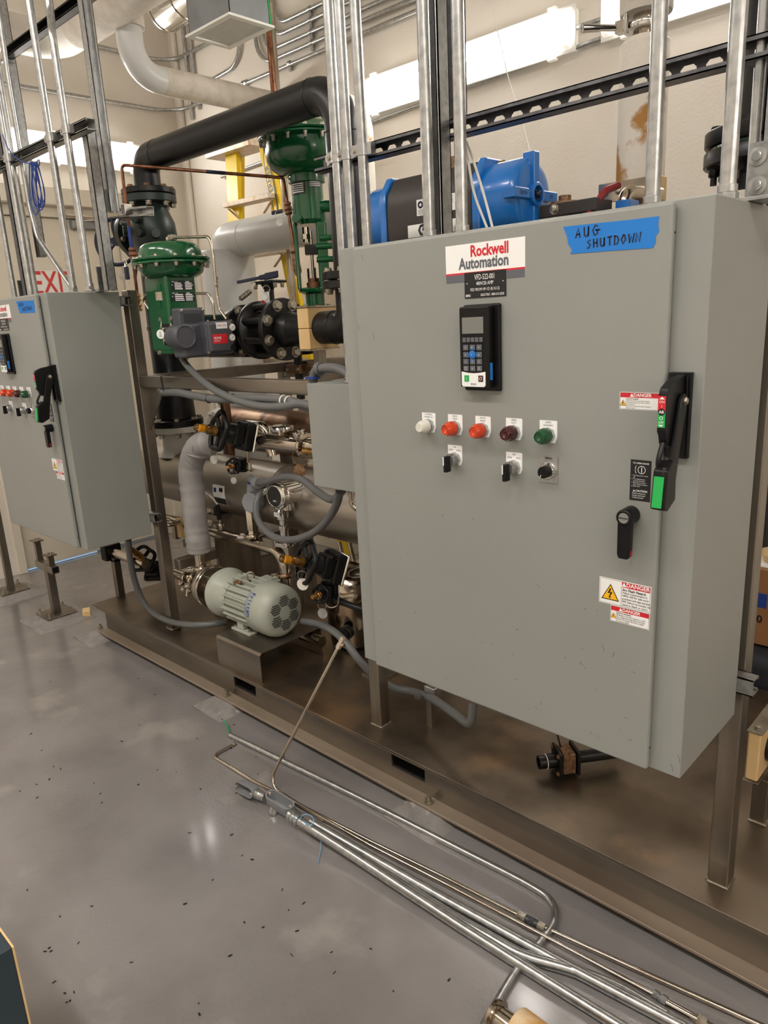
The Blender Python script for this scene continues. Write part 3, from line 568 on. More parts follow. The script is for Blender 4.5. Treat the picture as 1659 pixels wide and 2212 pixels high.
# ================================================================ main process piping
YP, XL, XRP, ZP, ZT = 2.1, -3.553, -2.137, 1.643, 2.494
def flange(o, ax, r, t, bore, n, br, bc, name, key, parent, nut=1, side=1):
    """flange disc with its own bolt heads"""
    o, ax = V(o), V(ax).normalized()
    MB().lathe(o, ax, [(0, bore), (0, r - .003), (.003, r), (t - .003, r), (t, r - .003), (t, bore)], 36, cap=False).obj(name, key, parent)
    for p in ring(o + ax * t, ax, bc, n, math.pi / n): bolt(p, ax, br, br * 1.1, parent)
t = thing('pipe_loop', 'thick black pipe arching from the dark green valve to the right-hand conduits', 'pipe', (XL, YP, 2.33))
MB().tube(fillet([(XL, YP, 2.335), (XL, YP, ZT), (XRP, YP, ZT), (XRP, YP, 1.86)], .135, 10), .066, 28).obj('pipe', 'black', t)
for p, ax in (((XL + .14, YP, ZT), X_), ((XRP - .14, YP, ZT), X_), ((XRP, YP, ZT - .15), Z_)): MB().torus(p, ax, .066, .0022, 32, 6).obj('seam_band', 'blackp', t)
flange((XRP, YP, 1.822), Z_, .115, .03, .06, 8, .0135, .094, 'flange', 'blackp', t)
# dark green valve under the loop
t = thing('check_valve', 'dark green cast-iron valve with round bosses below the black pipe loop', 'valve', (XL, YP, 2.03))
MB().lathe((XL, YP, 2.325), Z_, [(0, .06), (0, .130), (.003, .133), (.025, .133), (.028, .130), (.028, .06)], 36, cap=False).obj('top_flange', 'blackp', t)
MB().lathe((XL, YP, 2.285), Z_, [(0, .1), (0, .130), (.003, .133), (.034, .133), (.037, .130), (.037, .05)], 36, cap=False).obj('valve_flange', 'dgreen', t)
for p in ring((XL, YP, 2.353), Z_, .112, 8, .2): bolt(p, Z_, .0135, .012, t, 'rbolt')
for p in ring((XL, YP, 2.285), Z_, .112, 8, .2): bolt(p, -Z_, .0135, .02, t)
MB().lathe((XL, YP, 2.02), Z_, [(0, .06), (.0, .086), (.03, .095), (.07, .108), (.12, .116), (.17, .112), (.21, .096), (.245, .082), (.27, .08)], 32).obj('body', 'dgreen', t, smooth=60)
MB().lathe((XL - .09, YP, 2.16), -X_, [(0, .075), (.055, .075), (.055, .118), (.075, .12), (.095, .118), (.095, .0)], 32).obj('cover_flange', 'dgreen', t)
for p in ring((XL - .145, YP, 2.16), X_, .1, 8, .3): bolt(p, X_, .012, .014, t)
for dx, dz, dy in ((.045, .045, -.1), (-.04, -.005, -.105), (.052, -.02, -.098), (.1, -.03, -.05), (-.09, .04, -.075)): c = V((XL, YP, 2.16)); q = V((dx, dy, 0)); MB().cyl(c + q * .7 + Z_ * dz, c + q * 1.32 + Z_ * dz, .0235, 18).obj('boss', 'dgreen', t, bevel=.003)
t = thing('gear_handwheel', 'navy blue handwheel behind the strut posts beside the dark green valve', 'handwheel', (-3.75, 2.2, 2.0))
c = AY(252, 522, 2.2); MB().torus(c, (.55, -.8, .05), .125, .012, 40, 10).obj('rim', 'navy', t)
for k, p in enumerate(ring(c, (.55, -.8, .05), .122, 5, .4)): MB().tube(curve([c, (c + p) / 2 + V((.01, -.015, .01)), p]), .009, 8).obj('spoke', 'navy', t)
MB().cyl(c + V((.012, -.018, 0)), c - V((.02, -.03, 0)), .024, 14).obj('hub', 'navy', t); MB().cyl(c, (XL - .12, YP, 2.16), .014, 12).obj('stem', 'blackp', t)
# riser pipe to the exchanger
t = thing('riser_pipe', 'large black vertical pipe below the dark green valve, left post', 'pipe', (XL, YP, 1.2))
MB().lathe((XL, YP, 1.205), Z_, [(0, .105), (.02, .104), (.10, .1), (.2, .09), (.22, .093), (.225, .09), (.46, .09), (.465, .094), (.48, .094), (.485, .09), (.815, .088)], 32, cap=True).obj('pipe', 'black', t)
MB().lathe((XL, YP, 1.165), Z_, [(0, .08), (0, .139), (.003, .142), (.030, .142), (.033, .139), (.04, .1)], 36, cap=False).obj('flange', 'blackp', t)
for p in ring((XL, YP, 1.197), Z_, .122, 8, .25): bolt(p, Z_, .0145, .014, t)
# heat exchanger
t = thing('heat_exchanger', 'long dull stainless shell lying across the skid under its rails', 'heat exchanger', (-2.8, YP, .74))
ZS, RS = .885, .148
MB().lathe((-3.86, YP, ZS), X_, [(-.045, .0), (-.04, .07), (-.02, .12), (0, RS), (2.05, RS), (2.07, .12), (2.09, .07), (2.095, 0)], 48, cap=False).obj('shell', 'shell', t)
MB().lathe((XL, YP, 1.0), Z_, [(0, .118), (.015, .098), (.035, .088), (.13, .086), (.13, .13), (.133, .142), (.163, .142), (.164, .08)], 36, cap=False).obj('nozzle_flange', 'dirtyw', t)
for p in ring((XL, YP, 1.13), Z_, .122, 8, .25): bolt(p, -Z_, .0145, .024, t)
for x in (-3.1, -2.0): MB().box((x - .012, YP - .13, .24), (x + .012, YP + .13, ZS - .1)).obj('saddle_web', 'post', t); MB().box((x - .06, YP - .15, .2), (x + .06, YP + .15, .212)).obj('saddle_foot', 'post', t); MB().box((x - .05, YP - .14, ZS - .16), (x + .05, YP + .14, ZS - .13)).obj('saddle_pad', 'post', t)
for x in (-3.3, -2.62): MB().torus((x, YP, ZS), X_, RS, .0022, 48, 6).obj('weld_seam', 'shell2', t)
a = AY(471, 1040, YP - .13); m = MB(); 
def wrap(cx, cz, w, h, key, lift, zs=ZS, rs=RS, y=YP):
    """label bent round a shell whose axis runs along X"""
    m.m(key); n = 6; a0 = math.asin(max(-1, min(1, (cz - zs) / rs))); da = h / rs; vs = []
    for k in range(n + 1):
        q = a0 - da / 2 + da * k / n
        for x in (cx - w / 2, cx + w / 2): vs.append((x, y - (rs + lift) * math.cos(q), zs + (rs + lift) * math.sin(q)))
    m.add(vs, [(2 * k, 2 * k + 1, 2 * k + 3, 2 * k + 2) for k in range(n)])
p = AY(472, 1058, YP - RS)
wrap(p.x, .872, .1, .1, 'lwhite', .001); wrap(p.x, .842, .096, .034, 'lblk', .0015); wrap(p.x + .02, .9, .03, .02, 'lblk', .0015); wrap(p.x - .03, .895, .022, .022, 'wireb', .0015); m.obj('label', None, t)
t = thing('upper_exchanger', 'heat-tinted brown stainless shell above and behind the long shell', 'heat exchanger', (-2.6, 2.4, .96))
Z2, R2, Y2 = 1.115, .118, 2.4
MB().lathe((-3.46, Y2, Z2), X_, [(0, 0), (0, R2), (1.6, R2), (1.62, .09), (1.63, 0)], 44, cap=False).obj('shell', 'shell2', t)
MB().lathe((-3.63, Y2, Z2), X_, [(.0, .0), (.0, .085), (.02, .098), (.05, .1), (.055, .108), (.1, .108), (.104, .1), (.15, .1), (.17, R2)], 40, cap=False).obj('end_bonnet', 'dirtyw', t)
for k in range(8): p = ring((-3.55, Y2, Z2), X_, .112, 8)[k]; MB().obox(p, X_, (p - V((p.x, Y2, Z2))), X_.cross(p - V((p.x, Y2, Z2))), .02, .012, .012).obj('clamp_lug', 'dirtyw', t, bevel=.003)
for x, z in ((-3.02, 1.13), (-2.86, 1.12)): m = MB(); wrap(x, z, .15, .11, 'shell2', .002, Z2, R2, Y2); m.obj('repair_patch', None, t)
MB().box((-3.0, Y2 - .05, .2), (-2.9, Y2 + .05, 1.02)).obj('pedestal', 'post', t); MB().box((-2.05, Y2 - .05, .2), (-1.95, Y2 + .05, 1.02)).obj('pedestal', 'post', t)
# horizontal line with wafer valve
t = thing('process_line', 'black horizontal pipe with bolted flanges between both green actuators', 'pipe', (-2.5, YP, ZP))
MB().tube(fillet([(-2.545, YP, ZP), (XRP, YP, ZP), (XRP, YP, 1.79)], .095, 10), .066, 28).obj('pipe', 'black', t)
MB().lathe((-2.555, YP, ZP), X_, [(0, .075), (.03, .074), (.06, .066)], 28).obj('weld_neck', 'black', t)
MB().torus((XRP - .1, YP, ZP), X_, .066, .0025, 32, 6).obj('seam_band', 'blackp', t)
flange((-2.585, YP, ZP), X_, .1335, .026, .06, 8, .0185, .108, 'flange', 'blackp', t)
flange((XRP, YP, 1.788), Z_, .115, .03, .06, 8, .0135, .094, 'flange', 'blackp', t)
for p in ring((XRP, YP, 1.788), Z_, .094, 8, math.pi / 8): bolt(p, -Z_, .0135, .018, t)
flange((-2.87, YP, ZP), X_, .118, .026, .06, 8, .0165, .098, 'flange', 'blackp', t)
MB().lathe((-3.2, YP, ZP), X_, [(0, .06), (.1, .062), (.24, .075), (.29, .1), (.315, .105), (.33, .1)], 32).obj('reducer', 'plast2', t)
MB().lathe((-3.34, YP, ZP), X_, [(0, .05), (.0, .1), (.03, .1), (.03, .085), (.07, .1), (.1, .08), (.14, .06)], 28).obj('valve_body', 'dgreen', t)
MB().box((-3.56, YP - .05, ZP - .05), (-3.3, YP + .05, ZP + .05)).obj('tee', 'black', t, bevel=.03, seg=4)
t = thing('butterfly_valve', 'black wafer butterfly valve with navy lever handle and squeeze grip', 'valve', (-2.68, YP, ZP))
MB().lathe((-2.755, YP, ZP), X_, [(0, .1), (0, .125), (.004, .128), (.028, .128), (.032, .125), (.045, .085), (.14, .085), (.15, .1), (.168, .1)], 36).obj('body', 'blackp', t)
for p in ring((-2.74, YP, ZP), X_, .108, 8, math.pi / 8): MB().cyl(p, p + X_ * .156, .0155, 12).obj('stud', 'blackp', t)
XB = -2.655
MB().cyl((XB, YP, ZP + .085), (XB, YP, 1.83), .021, 16).lathe((XB, YP, 1.815), Z_, [(0, .021), (.02, .034), (.028, .034)], 20).obj('neck', 'blackp', t)
MB().prism([(-.026, -.02), (.028, -.02), (.028, .035), (-.026, .035)], (XB - .0, YP - .0225, 1.77), X_, Z_, -Y_, .001).obj('warning_tag', 'lwhite', t); MB().poly([(XB - .026, YP - .0238, 1.752), (XB + .02, YP - .0238, 1.752), (XB - .026, YP - .0238, 1.775)]).obj('red_corner', 'lred', t)
MB().obox((XB + .005, YP, 1.846), (1, 0, 0), Y_, Z_, .075, .04, .006).obj('notch_plate', 'blackp', t, bevel=.004)
for dx, dy in ((-.06, .025), (.07, .02), (-.06, -.025), (.07, -.02)): bolt((XB + dx, YP + dy, 1.84), -Z_, .008, .02, t)
hd = V((-.82, -.55, .0)).normalized(); hx = X_ * -1
h0 = V((XB + .03, YP - .005, 1.872)); e0 = AY(512, 610, YP - .13)
MB().bar(h0, h0 + (e0 - h0) * .35, .034, .02).bar(h0 + (e0 - h0) * .33, e0, .02, .013).obox(h0, (e0 - h0), Z_.cross(e0 - h0), Z_, .03, .024, .014).obj('lever', 'navy', t, bevel=.003)
g0 = h0 + (e0 - h0) * .5 - Z_ * .035; g1 = h0 + (e0 - h0) * .95 - Z_ * .07; m = MB().bar(g0 + Z_ * .02, g0 * .6 + g1 * .4, .012, .014)
for k in range(5): q = g0 * (.62 - .14 * k) + g1 * (.38 + .14 * k); m.cyl(q - Y_ * .006, q + Y_ * .006, .0105, 10)
m.obj('squeeze_grip', 'shell', t)
MB().torus(AY(575, 625, YP - .05), (.6, -.7, .2), .016, .0012, 20, 5).lathe(AY(571, 640, YP - .05), (.6, -.75, .1), [(0, .0165), (.0015, .0165)], 24).obj('tag', 'galv', t)
# pipe clamp block and supports
t = thing('clamp_block', 'tan split pipe clamp block round the black pipe', 'pipe support', (-2.33, YP, 1.46))
for z0, z1 in ((ZP + .0008, ZP + .083), (ZP - .083, ZP - .0008)): MB().box((-2.385, YP - .08, z0), (-2.317, YP + .08, z1)).obj('block', 'tan', t, bevel=.003)
for z in (ZP + .0834, ZP - .0894): MB().box((-2.388, YP - .085, z), (-2.314, YP + .085, z + .006)).obj('cover_plate', 'bolt', t)
for y in (-.06, .06): bolt((-2.351, YP + y, ZP + .0894), Z_, .009, .008, t)
MB().box((-2.372, YP - .02, RZ + PW), (-2.332, YP + .02, ZP - .0894)).obj('post', 'post', t, bevel=.003)
MB().box((-2.40, YP - .03, RZ + .01), (-2.30, 2.55, RZ + PW)).obj('bracket', 'beam', t, bevel=.004)
t = thing('pipe_hanger', 'rusty two-bolt clamp holding a black vertical pipe stub on the rear rail', 'pipe support', (-2.6, 2.2, 1.4))
c = AY(645, 795, 2.2); MB().cyl(c + Z_ * .2, c - Z_ * .14, .0195, 18).obj('pipe', 'black', t); MB().box(c + V((-.05, -.035, -.024)), c + V((.05, .035, .018))).obj('clamp', 'shell2', t, bevel=.004)
for s in (-.036, .036): bolt(c + V((s, -.035, -.003)), -Y_, .007, .008, t)
MB().box((c.x - .03, c.y + .03, c.z - .03), (c.x + .03, 2.55, c.z + .03)).obj('bracket', 'beam', t, bevel=.003)

# ================================================================ green actuators
YA = 1.80
p0 = AY(370, 568, YA); XA = p0.x; ZA = p0.z; k_ = MP(p0); RA = 83 * k_
t = thing('rotary_actuator', 'left green diaphragm actuator with two black nameplates, behind the far left cabinet', 'actuator', (XA, YA, ZA - .45))
MB().lathe((XA, YA, ZA + .006), Z_, [(0, RA - .004), (.004, RA), (.010, RA), (.013, RA - .006), (.014, RA * .8), (.035, RA * .79), (.058, RA * .75), (.070, RA * .66), (.077, RA * .5), (.081, RA * .2), (.082, 0)], 48).obj('upper_casing', 'green', t, smooth=50)
MB().lathe((XA, YA, ZA + .004), -Z_, [(0, RA - .006), (.004, RA), (.010, RA), (.013, RA - .006), (.014, RA * .84), (.03, RA * .82), (.048, RA * .78), (.058, RA * .7), (.068, RA * .58)], 48).obj('lower_casing', 'green', t, smooth=50)
for p in ring((XA, YA, ZA + .018), Z_, RA * .915, 12, .1): bolt(p, Z_, .0085, .009, t); bolt(p - Z_ * .026, -Z_, .0085, .015, t)
yc = YA - .085; xc = AY(359, 625, yc).x; x0 = AY(312, 625, yc).x; y1 = AX(425, 625, xc).y
MB().prism([(x0, yc), (xc, yc), (xc, y1), (x0, y1)], (0, 0, ZA - .37), X_, Y_, Z_, .318).obj('yoke', 'green', t, bevel=.014, seg=3)
h0 = AY(341, 730, yc).x; zb_ = AY(355, 766, yc).z
MB().prism([(h0, yc + .005), (xc + .02, yc + .005), (xc + .02, y1 - .01), (h0, y1 - .01)], (0, 0, zb_), X_, Y_, Z_, ZA - .36 - zb_).obj('housing', 'green', t, bevel=.012, seg=3)
MB().box((x0 + .06, y1 - .02, zb_ + .03), (xc + .0, 2.06, zb_ + .16)).obj('mounting_bracket', 'dgreen', t, bevel=.01)
def nplate(p0, p1, rows):
    a, b = AX(*p0, xc + .0015), AX(*p1, xc + .0015); z0, z1, ya, yb = b.z, a.z, a.y, b.y; w, h = yb - ya, z1 - z0; xn = xc + .0016
    n = MB().box((xc - .001, ya, z0), (xn, yb, z1)).obj('nameplate', 'lblk', t); m = MB().m('lwhite'); r_ = random.Random(rows)
    m.box((xn, ya + w * .04, z1 - h * .14), (xn + .0003, ya + w * .16, z1 - h * .08)).box((xn, ya + w * .2, z1 - h * .13), (xn + .0003, ya + w * .3, z1 - h * .09)).box((xn, ya + w * .66, z1 - h * .16), (xn + .0003, ya + w * .82, z1 - h * .07))
    for k in range(1, 5):
        zz = z1 - h * (.08 + .19 * k); q = r_.uniform(.42, .56)
        m.box((xn, ya + w * .16, zz - h * .055), (xn + .0003, ya + w * q, zz + h * .055)).box((xn, ya + w * .62, zz - h * .055), (xn + .0003, ya + w * .92, zz + h * .055))
    for q in (.05, .95): m.lathe((xn, ya + w * q, z1 - h * .45), X_, [(0, .0022), (.001, .0022)], 8)
    m.obj('printing', None, n)
nplate((368, 606), (419, 627), 3); nplate((369, 631), (421, 651), 5)
for py, w, h, k in ((640, .034, .036, 'alu'), (622, .020, .034, 'green'), (657, .020, .034, 'green')):
    c = AY(344, py, yc); MB().obox((c.x, yc - .001, c.z), X_, Y_, Z_, w / 2 * 1.4, .003, h / 2).obj('side_plate', k, t, bevel=.001)
yh = yc + .005; a, b = AY(350, 700, yh), AY(377, 745, yh); zm = (a.z + b.z) / 2; xm = (a.x + b.x) / 2
n = MB().box((a.x, yh - .006, b.z), (b.x, yh, a.z)).obj('travel_indicator', 'alu', t, bevel=.004)
MB().lathe((xm, yh - .006, zm), N_, [(0, .027), (.003, .027)], 24).obj('dial', 'plast2', n); MB().box((xm - .008, yh - .0105, zm - .002), (xm + .024, yh - .0092, zm + .002)).obj('pointer', 'lred', n)
for z in (.037, -.037): MB().box((a.x + .008, yh - .0068, zm + z - .008), (b.x - .008, yh - .006, zm + z + .008)).obj('scale', 'lblk', n)
for px, py in ((346, 762), (372, 688), (348, 690)): c = AY(px, py, yh); bolt((c.x, yh, c.z), N_, .009, .01, t)
MB().lathe((AY(343, 738, yh).x + .01, yh + .05, AY(343, 738, yh).z), -X_, [(0, .03), (.03, .03), (.035, .02)], 18).obj('shaft_end', 'green', t)
pt = AY(347, 722, yh - .03); MB().lathe(pt, (.5, -1, 0), [(0, .019), (.0015, .019)], 28).obj('round_tag', 'lwhite', t); MB().tube([pt + Z_ * .017, pt + V((.0, .01, .05)), pt + V((-.02, .02, .07))], .001, 5).obj('tag_wire', 'bolt', t)
m = MB().m('lblk')
for k, s_ in enumerate(('522', 'FCV', '10-001')): m.text(s_, pt + V((.0012, -.0024, .008 - .008 * k)), (1, .5, 0), Z_, .0075, .01, sx=.7)
m.obj('tag_lettering', None, t)
bolt((XA, YA, ZA + .086), Z_, .012, .012, t)
# copper tube from the actuator crown to the positioner
t = thing('signal_tube', 'thin bent steel tube from the left actuator crown down to its positioner', 'tube', (XA, YA, ZA + .1), 'instrument tubing')
q = [AY(*c, YA - .02) for c in ((371, 513), (452, 511), (460, 545), (469, 640), (474, 668), (490, 690))]
MB().tube(fillet([(XA, YA, ZA + .09), q[0], q[1], q[2], q[3], q[4], q[5]], [.008, .03, .3, .1, .02], 5), .0062, 12).obj('tube', 'ss', t)
MB().hexb((XA, YA, ZA + .086), Z_, .012, .02, False).obox(q[0], X_, Y_, Z_, .016, .011, .011).obj('elbow_fitting', 'bolt', t, bevel=.002)
for z in (0, .014, .028): MB().hexb(AY(467, 604 + z * 600, YA - .02), Z_, .009, .01, False).obj('union_nut', 'bolt', t)
t = thing('vent_tube', 'short hooked steel tube beside the left actuator yoke', 'tube', (XA + .1, YA, ZA - .2), 'instrument tubing')
q = [AY(*c, YA - .03) for c in ((424, 634), (450, 634), (460, 655), (464, 690))]; MB().tube(fillet(q, .025, 5), .0052, 10).obj('tube', 'ss', t)
q = [AY(*c, YA + .02) for c in ((330, 637), (318, 636), (311, 650), (322, 668))]; t = thing('drain_tube', 'small hooked steel tube left of the left actuator yoke', 'tube', q[0], 'instrument tubing'); MB().tube(curve(q), .006, 10).obj('tube', 'ss', t)
# positioner (its front faces +X)
XQ = xc + .15
t = thing('valve_positioner', 'dark grey digital valve positioner with red label and two gauges', 'positioner', (XQ, YA + .1, 1.55))
def G(px, py, dx=0.): return AX(px, py, XQ + dx)
a, b = G(447, 694), G(512, 764)
MB().box((XQ - .10, a.y, b.z), (XQ - .012, b.y, a.z)).obj('main_cover', 'posi', t, bevel=.014, seg=4)
a2, b2 = G(452, 712), G(503, 757); MB().box((XQ - .03, a.y + .004, b.z + .012), (XQ, b.y - .004, a.z - .004)).obj('raised_cover', 'posi', t, bevel=.012, seg=3)
a2, b2 = G(458, 722.5), G(492, 741); MB().box((XQ - .002, a2.y, b2.z), (XQ + .0012, b2.y, a2.z)).obj('red_label', 'lred', t)
c = (a2 + b2) / 2; w = b2.y - a2.y; h = a2.z - b2.z; MB().m('lwhite').text('FIELDVUE', (XQ + .0016, a2.y + w * .08, a2.z - h * .42), Y_, Z_, h * .36, .012, 'LEFT', .62).text('Instruments', (XQ + .0016, a2.y + w * .08, a2.z - h * .7), Y_, Z_, h * .2, .01, 'LEFT', .8).obj('lettering', None, t)
a3, b3 = G(466, 696.5), G(491, 709); MB().box((XQ - .012, a3.y, b3.z), (XQ + .0010, b3.y, a3.z)).obj('white_label', 'lwhite', t); MB().m('lred').text('Reference Only', (XQ + .0014, (a3.y + b3.y) / 2, (a3.z + b3.z) / 2), Y_, Z_, .009, .012, sx=.75).obj('lettering', None, t)
for py in (707, 729):
    c = G(501, py); MB().lathe((XQ - .004, c.y, c.z), X_, [(0, .0155), (.008, .0155), (.009, .0135)], 20).obj('gauge', 'alu', t); MB().lathe((XQ + .0045, c.y, c.z), X_, [(0, .0132), (.0008, .0132)], 20).obj('gauge_face', 'lwhite', t); MB().ribbon([(-.007, -.005), (.006, .006)], (XQ + .006, c.y, c.z), Y_, Z_, .0014).obj('needle', 'lblk', t)
c = G(504, 750); MB().lathe((XQ - .006, c.y, c.z), X_, [(0, .0145), (.009, .014)], 20).obj('plug', 'blackp', t)
c = G(402, 727, -.04); MB().lathe((XQ - .135, c.y, c.z), X_, [(0, .048), (.07, .048), (.072, .053), (.09, .053), (.096, .049), (.098, .043), (.094, .041), (.094, 0)], 32).obj('terminal_cap', 'posi', t, bevel=.002)
a, b = G(384, 665, -.08), G(446, 702, -.08); MB().box((XQ - .14, a.y, b.z - .03), (XQ - .08, b.y, a.z)).obj('mount_housing', 'posi', t, bevel=.01, seg=3); MB().box((XQ - .09, a.y + .02, b.z - .01), (XQ - .078, b.y - .02, a.z - .022)).obj('window', 'plast2', t, bevel=.003)
for f in (.1, .9): bolt((XQ - .08, a.y * (1 - f) + b.y * f, a.z - .012), X_, .008, .006, t, washer=False)
a, b = G(392, 700, -.06), G(450, 770, -.06); MB().box((XQ - .15, a.y, b.z), (XQ - .06, b.y + .02, a.z)).obj('body', 'posi', t, bevel=.012, seg=3)
for px, py in ((450, 694), (452, 762)): p = G(px, py, -.005); bolt((XQ - .012, p.y, p.z), X_, .006, .006, t, washer=False)
# right actuator
YB_ = 2.45; p0 = AY(656, 300, YB_); XA, ZA = p0.x, p0.z; k_ = MP(p0); RA = 99 * k_
t = thing('sliding_stem_actuator', 'tall green actuator with wide diaphragm casing beside the yellow ladder', 'actuator', (XA, YB_, 1.72))
z_ = lambda py: AY(664, py, YB_).z
MB().lathe((XA, YB_, ZA + .004), Z_, [(0, RA - .004), (.004, RA), (.010, RA), (.014, RA - .012), (.022, RA * .86), (.04, RA * .78), (.055, RA * .6), (.064, RA * .35), (.067, 0)], 56).obj('upper_casing', 'green', t, smooth=50)
zc = z_(366) - (ZA)
MB().lathe((XA, YB_, ZA + .002), -Z_, [(0, RA - .006), (.004, RA), (.010, RA), (.013, RA - .01), (.02, RA * .85), (.06, RA * .86), (.1, RA * .84), (.13, RA * .76), (.15, RA * .6), (.158, RA * .4), (.172, .085), (.19, .085), (.195, .074)], 56).obj('lower_casing', 'green', t, smooth=50)
for p in ring((XA, YB_, ZA + .016), Z_, RA * .93, 16, .1): bolt(p, Z_, .0085, .01, t); bolt(p - Z_ * .026, -Z_, .0085, .024, t)
bolt((XA, YB_, ZA + .071), Z_, .011, .02, t)
zn = ZA - .19
MB().lathe((XA, YB_, z_(487)), Z_, [(0, .06), (.02, .076), (zn - z_(487), .072)], 32).obj('barrel', 'green', t)
zt_, zl = z_(487) + .01, z_(628)
a_, n_ = V((.67, .742, 0)), V((.742, -.67, 0)); cA = V((XA, YB_, 0))
for o_, w in ((-.069, .010), (.052, .025)): MB().obox(cA + a_ * o_ + Z_ * (zt_ + zl) / 2, a_, n_, Z_, w, .055, (zt_ - zl) / 2).obj('yoke_leg', 'green', t, bevel=.010, seg=3)
MB().lathe((XA, YB_, zl - .018), Z_, [(0, .05), (.01, .075), (.022, .078), (.03, .06)], 28).obj('yoke_base', 'green', t)
MB().cyl((XA, YB_, z_(662)), (XA, YB_, zl - .005), .046, 24).obj('bonnet', 'green', t)
MB().lathe((XA, YB_, z_(672)), Z_, [(0, .078), (.02, .078), (.024, .06)], 32).obj('bonnet_flange', 'green', t)
for p in ring((XA, YB_, z_(665)), Z_, .064, 8, .2): bolt(p, Z_, .0095, .01, t, 'rbolt')
MB().cyl((XA, YB_, zl), (XA, YB_, z_(500)), .0075, 12).obj('stem', 'ss', t)
MB().obox((XA, YB_, z_(541)), a_, n_, Z_, .032, .03, .022).obj('stem_clamp', 'blackp', t, bevel=.003)
MB().cyl((XA - .01, YB_ - .02, z_(525)), (XA - .01, YB_ - .02, z_(492)), .016, 16).lathe((XA - .012, YB_ - .02, z_(518)), Z_, [(0, .02), (.022, .02)], 6).obj('spring_adjuster', 'ss', t)
MB().lathe((XA, YB_, zl + .004), Z_, [(0, .032), (.022, .036), (.03, .036), (.034, .026), (.05, .026)], 20).obj('packing_nut', 'bronze', t)
for s in (-.024, .024): MB().cyl((XA + s, YB_ - .01, zl + .02), (XA + s, YB_ - .01, zl + .1), .005, 8).obj('packing_stud', 'blackp', t)
c = cA + Z_ * z_(450); MB().cyl(c + a_ * .045 + n_ * .03, c + a_ * .17 + n_ * .03, .026, 18).obj('boss', 'green', t, bevel=.004)
c = cA + Z_ * z_(478); MB().cyl(c - a_ * .045 + n_ * .03, c - a_ * .06 + n_ * .11, .021, 18).obj('boss', 'green', t, bevel=.004)
for py, dx in ((519, .04), (537, .02), (565, .02)): c = cA + Z_ * z_(py) + n_ * .055; MB().cyl(c + a_ * dx, c + a_ * .118, .0135, 14).obj('boss', 'green', t, bevel=.003)
m = MB()
def wrapz(a0, a1, z0, z1, key, r):
    m.m(key); n = 6; vs = []
    for k in range(n + 1):
        q = a0 + (a1 - a0) * k / n
        for z in (z0, z1): vs.append((XA + r * math.sin(q), YB_ - r * math.cos(q), z))
    m.add(vs, [(2 * k, 2 * k + 2, 2 * k + 3, 2 * k + 1) for k in range(n)])
# angles measured from -Y towards +X
wrapz(-.5, .72, z_(402), z_(384), 'lblk', .0752); wrapz(-.5, .72, z_(424), z_(403), 'lblk', .0752); wrapz(.95, 1.85, z_(394), z_(386), 'lyel', .0752); wrapz(.95, 1.85, z_(409), z_(394), 'lgrey', .0752)
for k in range(8): wrapz(-.3, .62, z_(389 + 4.4 * k), z_(387 + 4.4 * k), 'lwhite', .0756)
for k in range(3): wrapz(1.05, 1.75, z_(399 + 4 * k), z_(397.8 + 4 * k), 'lwhite', .0756)
q = 1.4; u = V((math.cos(q), math.sin(q), 0)); m.m('lblk').text('CAUTION', V((XA + .0765 * math.sin(q + .06), YB_ - .0765 * math.cos(q + .06), (z_(394) + z_(386)) / 2)), u, Z_, .0115, .02, sx=.8)
m.obj('nameplate', None, t)
MB().cyl((XA, YB_, ZP - .1), (XA, YB_, z_(672)), .07, 24).cyl((XA - .18, YB_, ZP), (XA + .2, YB_, ZP), .06, 24).obj('valve_body', 'blackp', t)
# air supply copper line
t = thing('air_supply_line', 'copper air line with blue label tape running between both green actuators', 'copper line', AY(262, 480, 1.93))
xa_ = AY(265, 355, 1.9); P = [AY(*q, 1.9) for q in ((300, 664), (292, 600), (289, 520), (272, 440), (262, 356))]; Q = [AY(*q, 2.4) for q in ((612, 384), (622, 450), (630, 505), (634, 530))]
MB().tube(fillet([P[0], P[-1], Q[0], Q[-1]], .018, 5), .0075, 12).obj('tube', 'copper', t)
q = P[-1] + (Q[0] - P[-1]) * .585; dq = (Q[0] - P[-1]).normalized(); MB().cyl(q - dq * .045, q + dq * .045, .0082, 14).obj('label_sleeve', 'navy', t)
MB().m('lwhite').text('CLEAN AIR', q + V((.0, -.0088, 0)) + Z_.cross(dq) * 0, dq, dq.cross(Y_ * -1).normalized() if 0 else Z_, .011, .01, sx=.9).obj('lettering', None, t)
v0 = P[-1] + (P[0] - P[-1]) * .42; dv = (P[0] - P[-1]).normalized(); MB().cyl(v0, v0 + dv * .16, .0082, 14).obj('label_sleeve', 'wireb', t)
def union(c, d, parent, key='brass', s=1.):
    d = V(d).normalized(); MB().lathe(V(c) - d * .02 * s, d, [(0, .011 * s), (.006 * s, .016 * s), (.016 * s, .016 * s), (.018 * s, .011 * s), (.024 * s, .011 * s), (.026 * s, .017 * s), (.036 * s, .017 * s), (.038 * s, .011 * s)], 8).obj('union', key, parent)
for f in (1.0, .93): union(P[-1] + (P[0] - P[-1]) * f, dv, t)
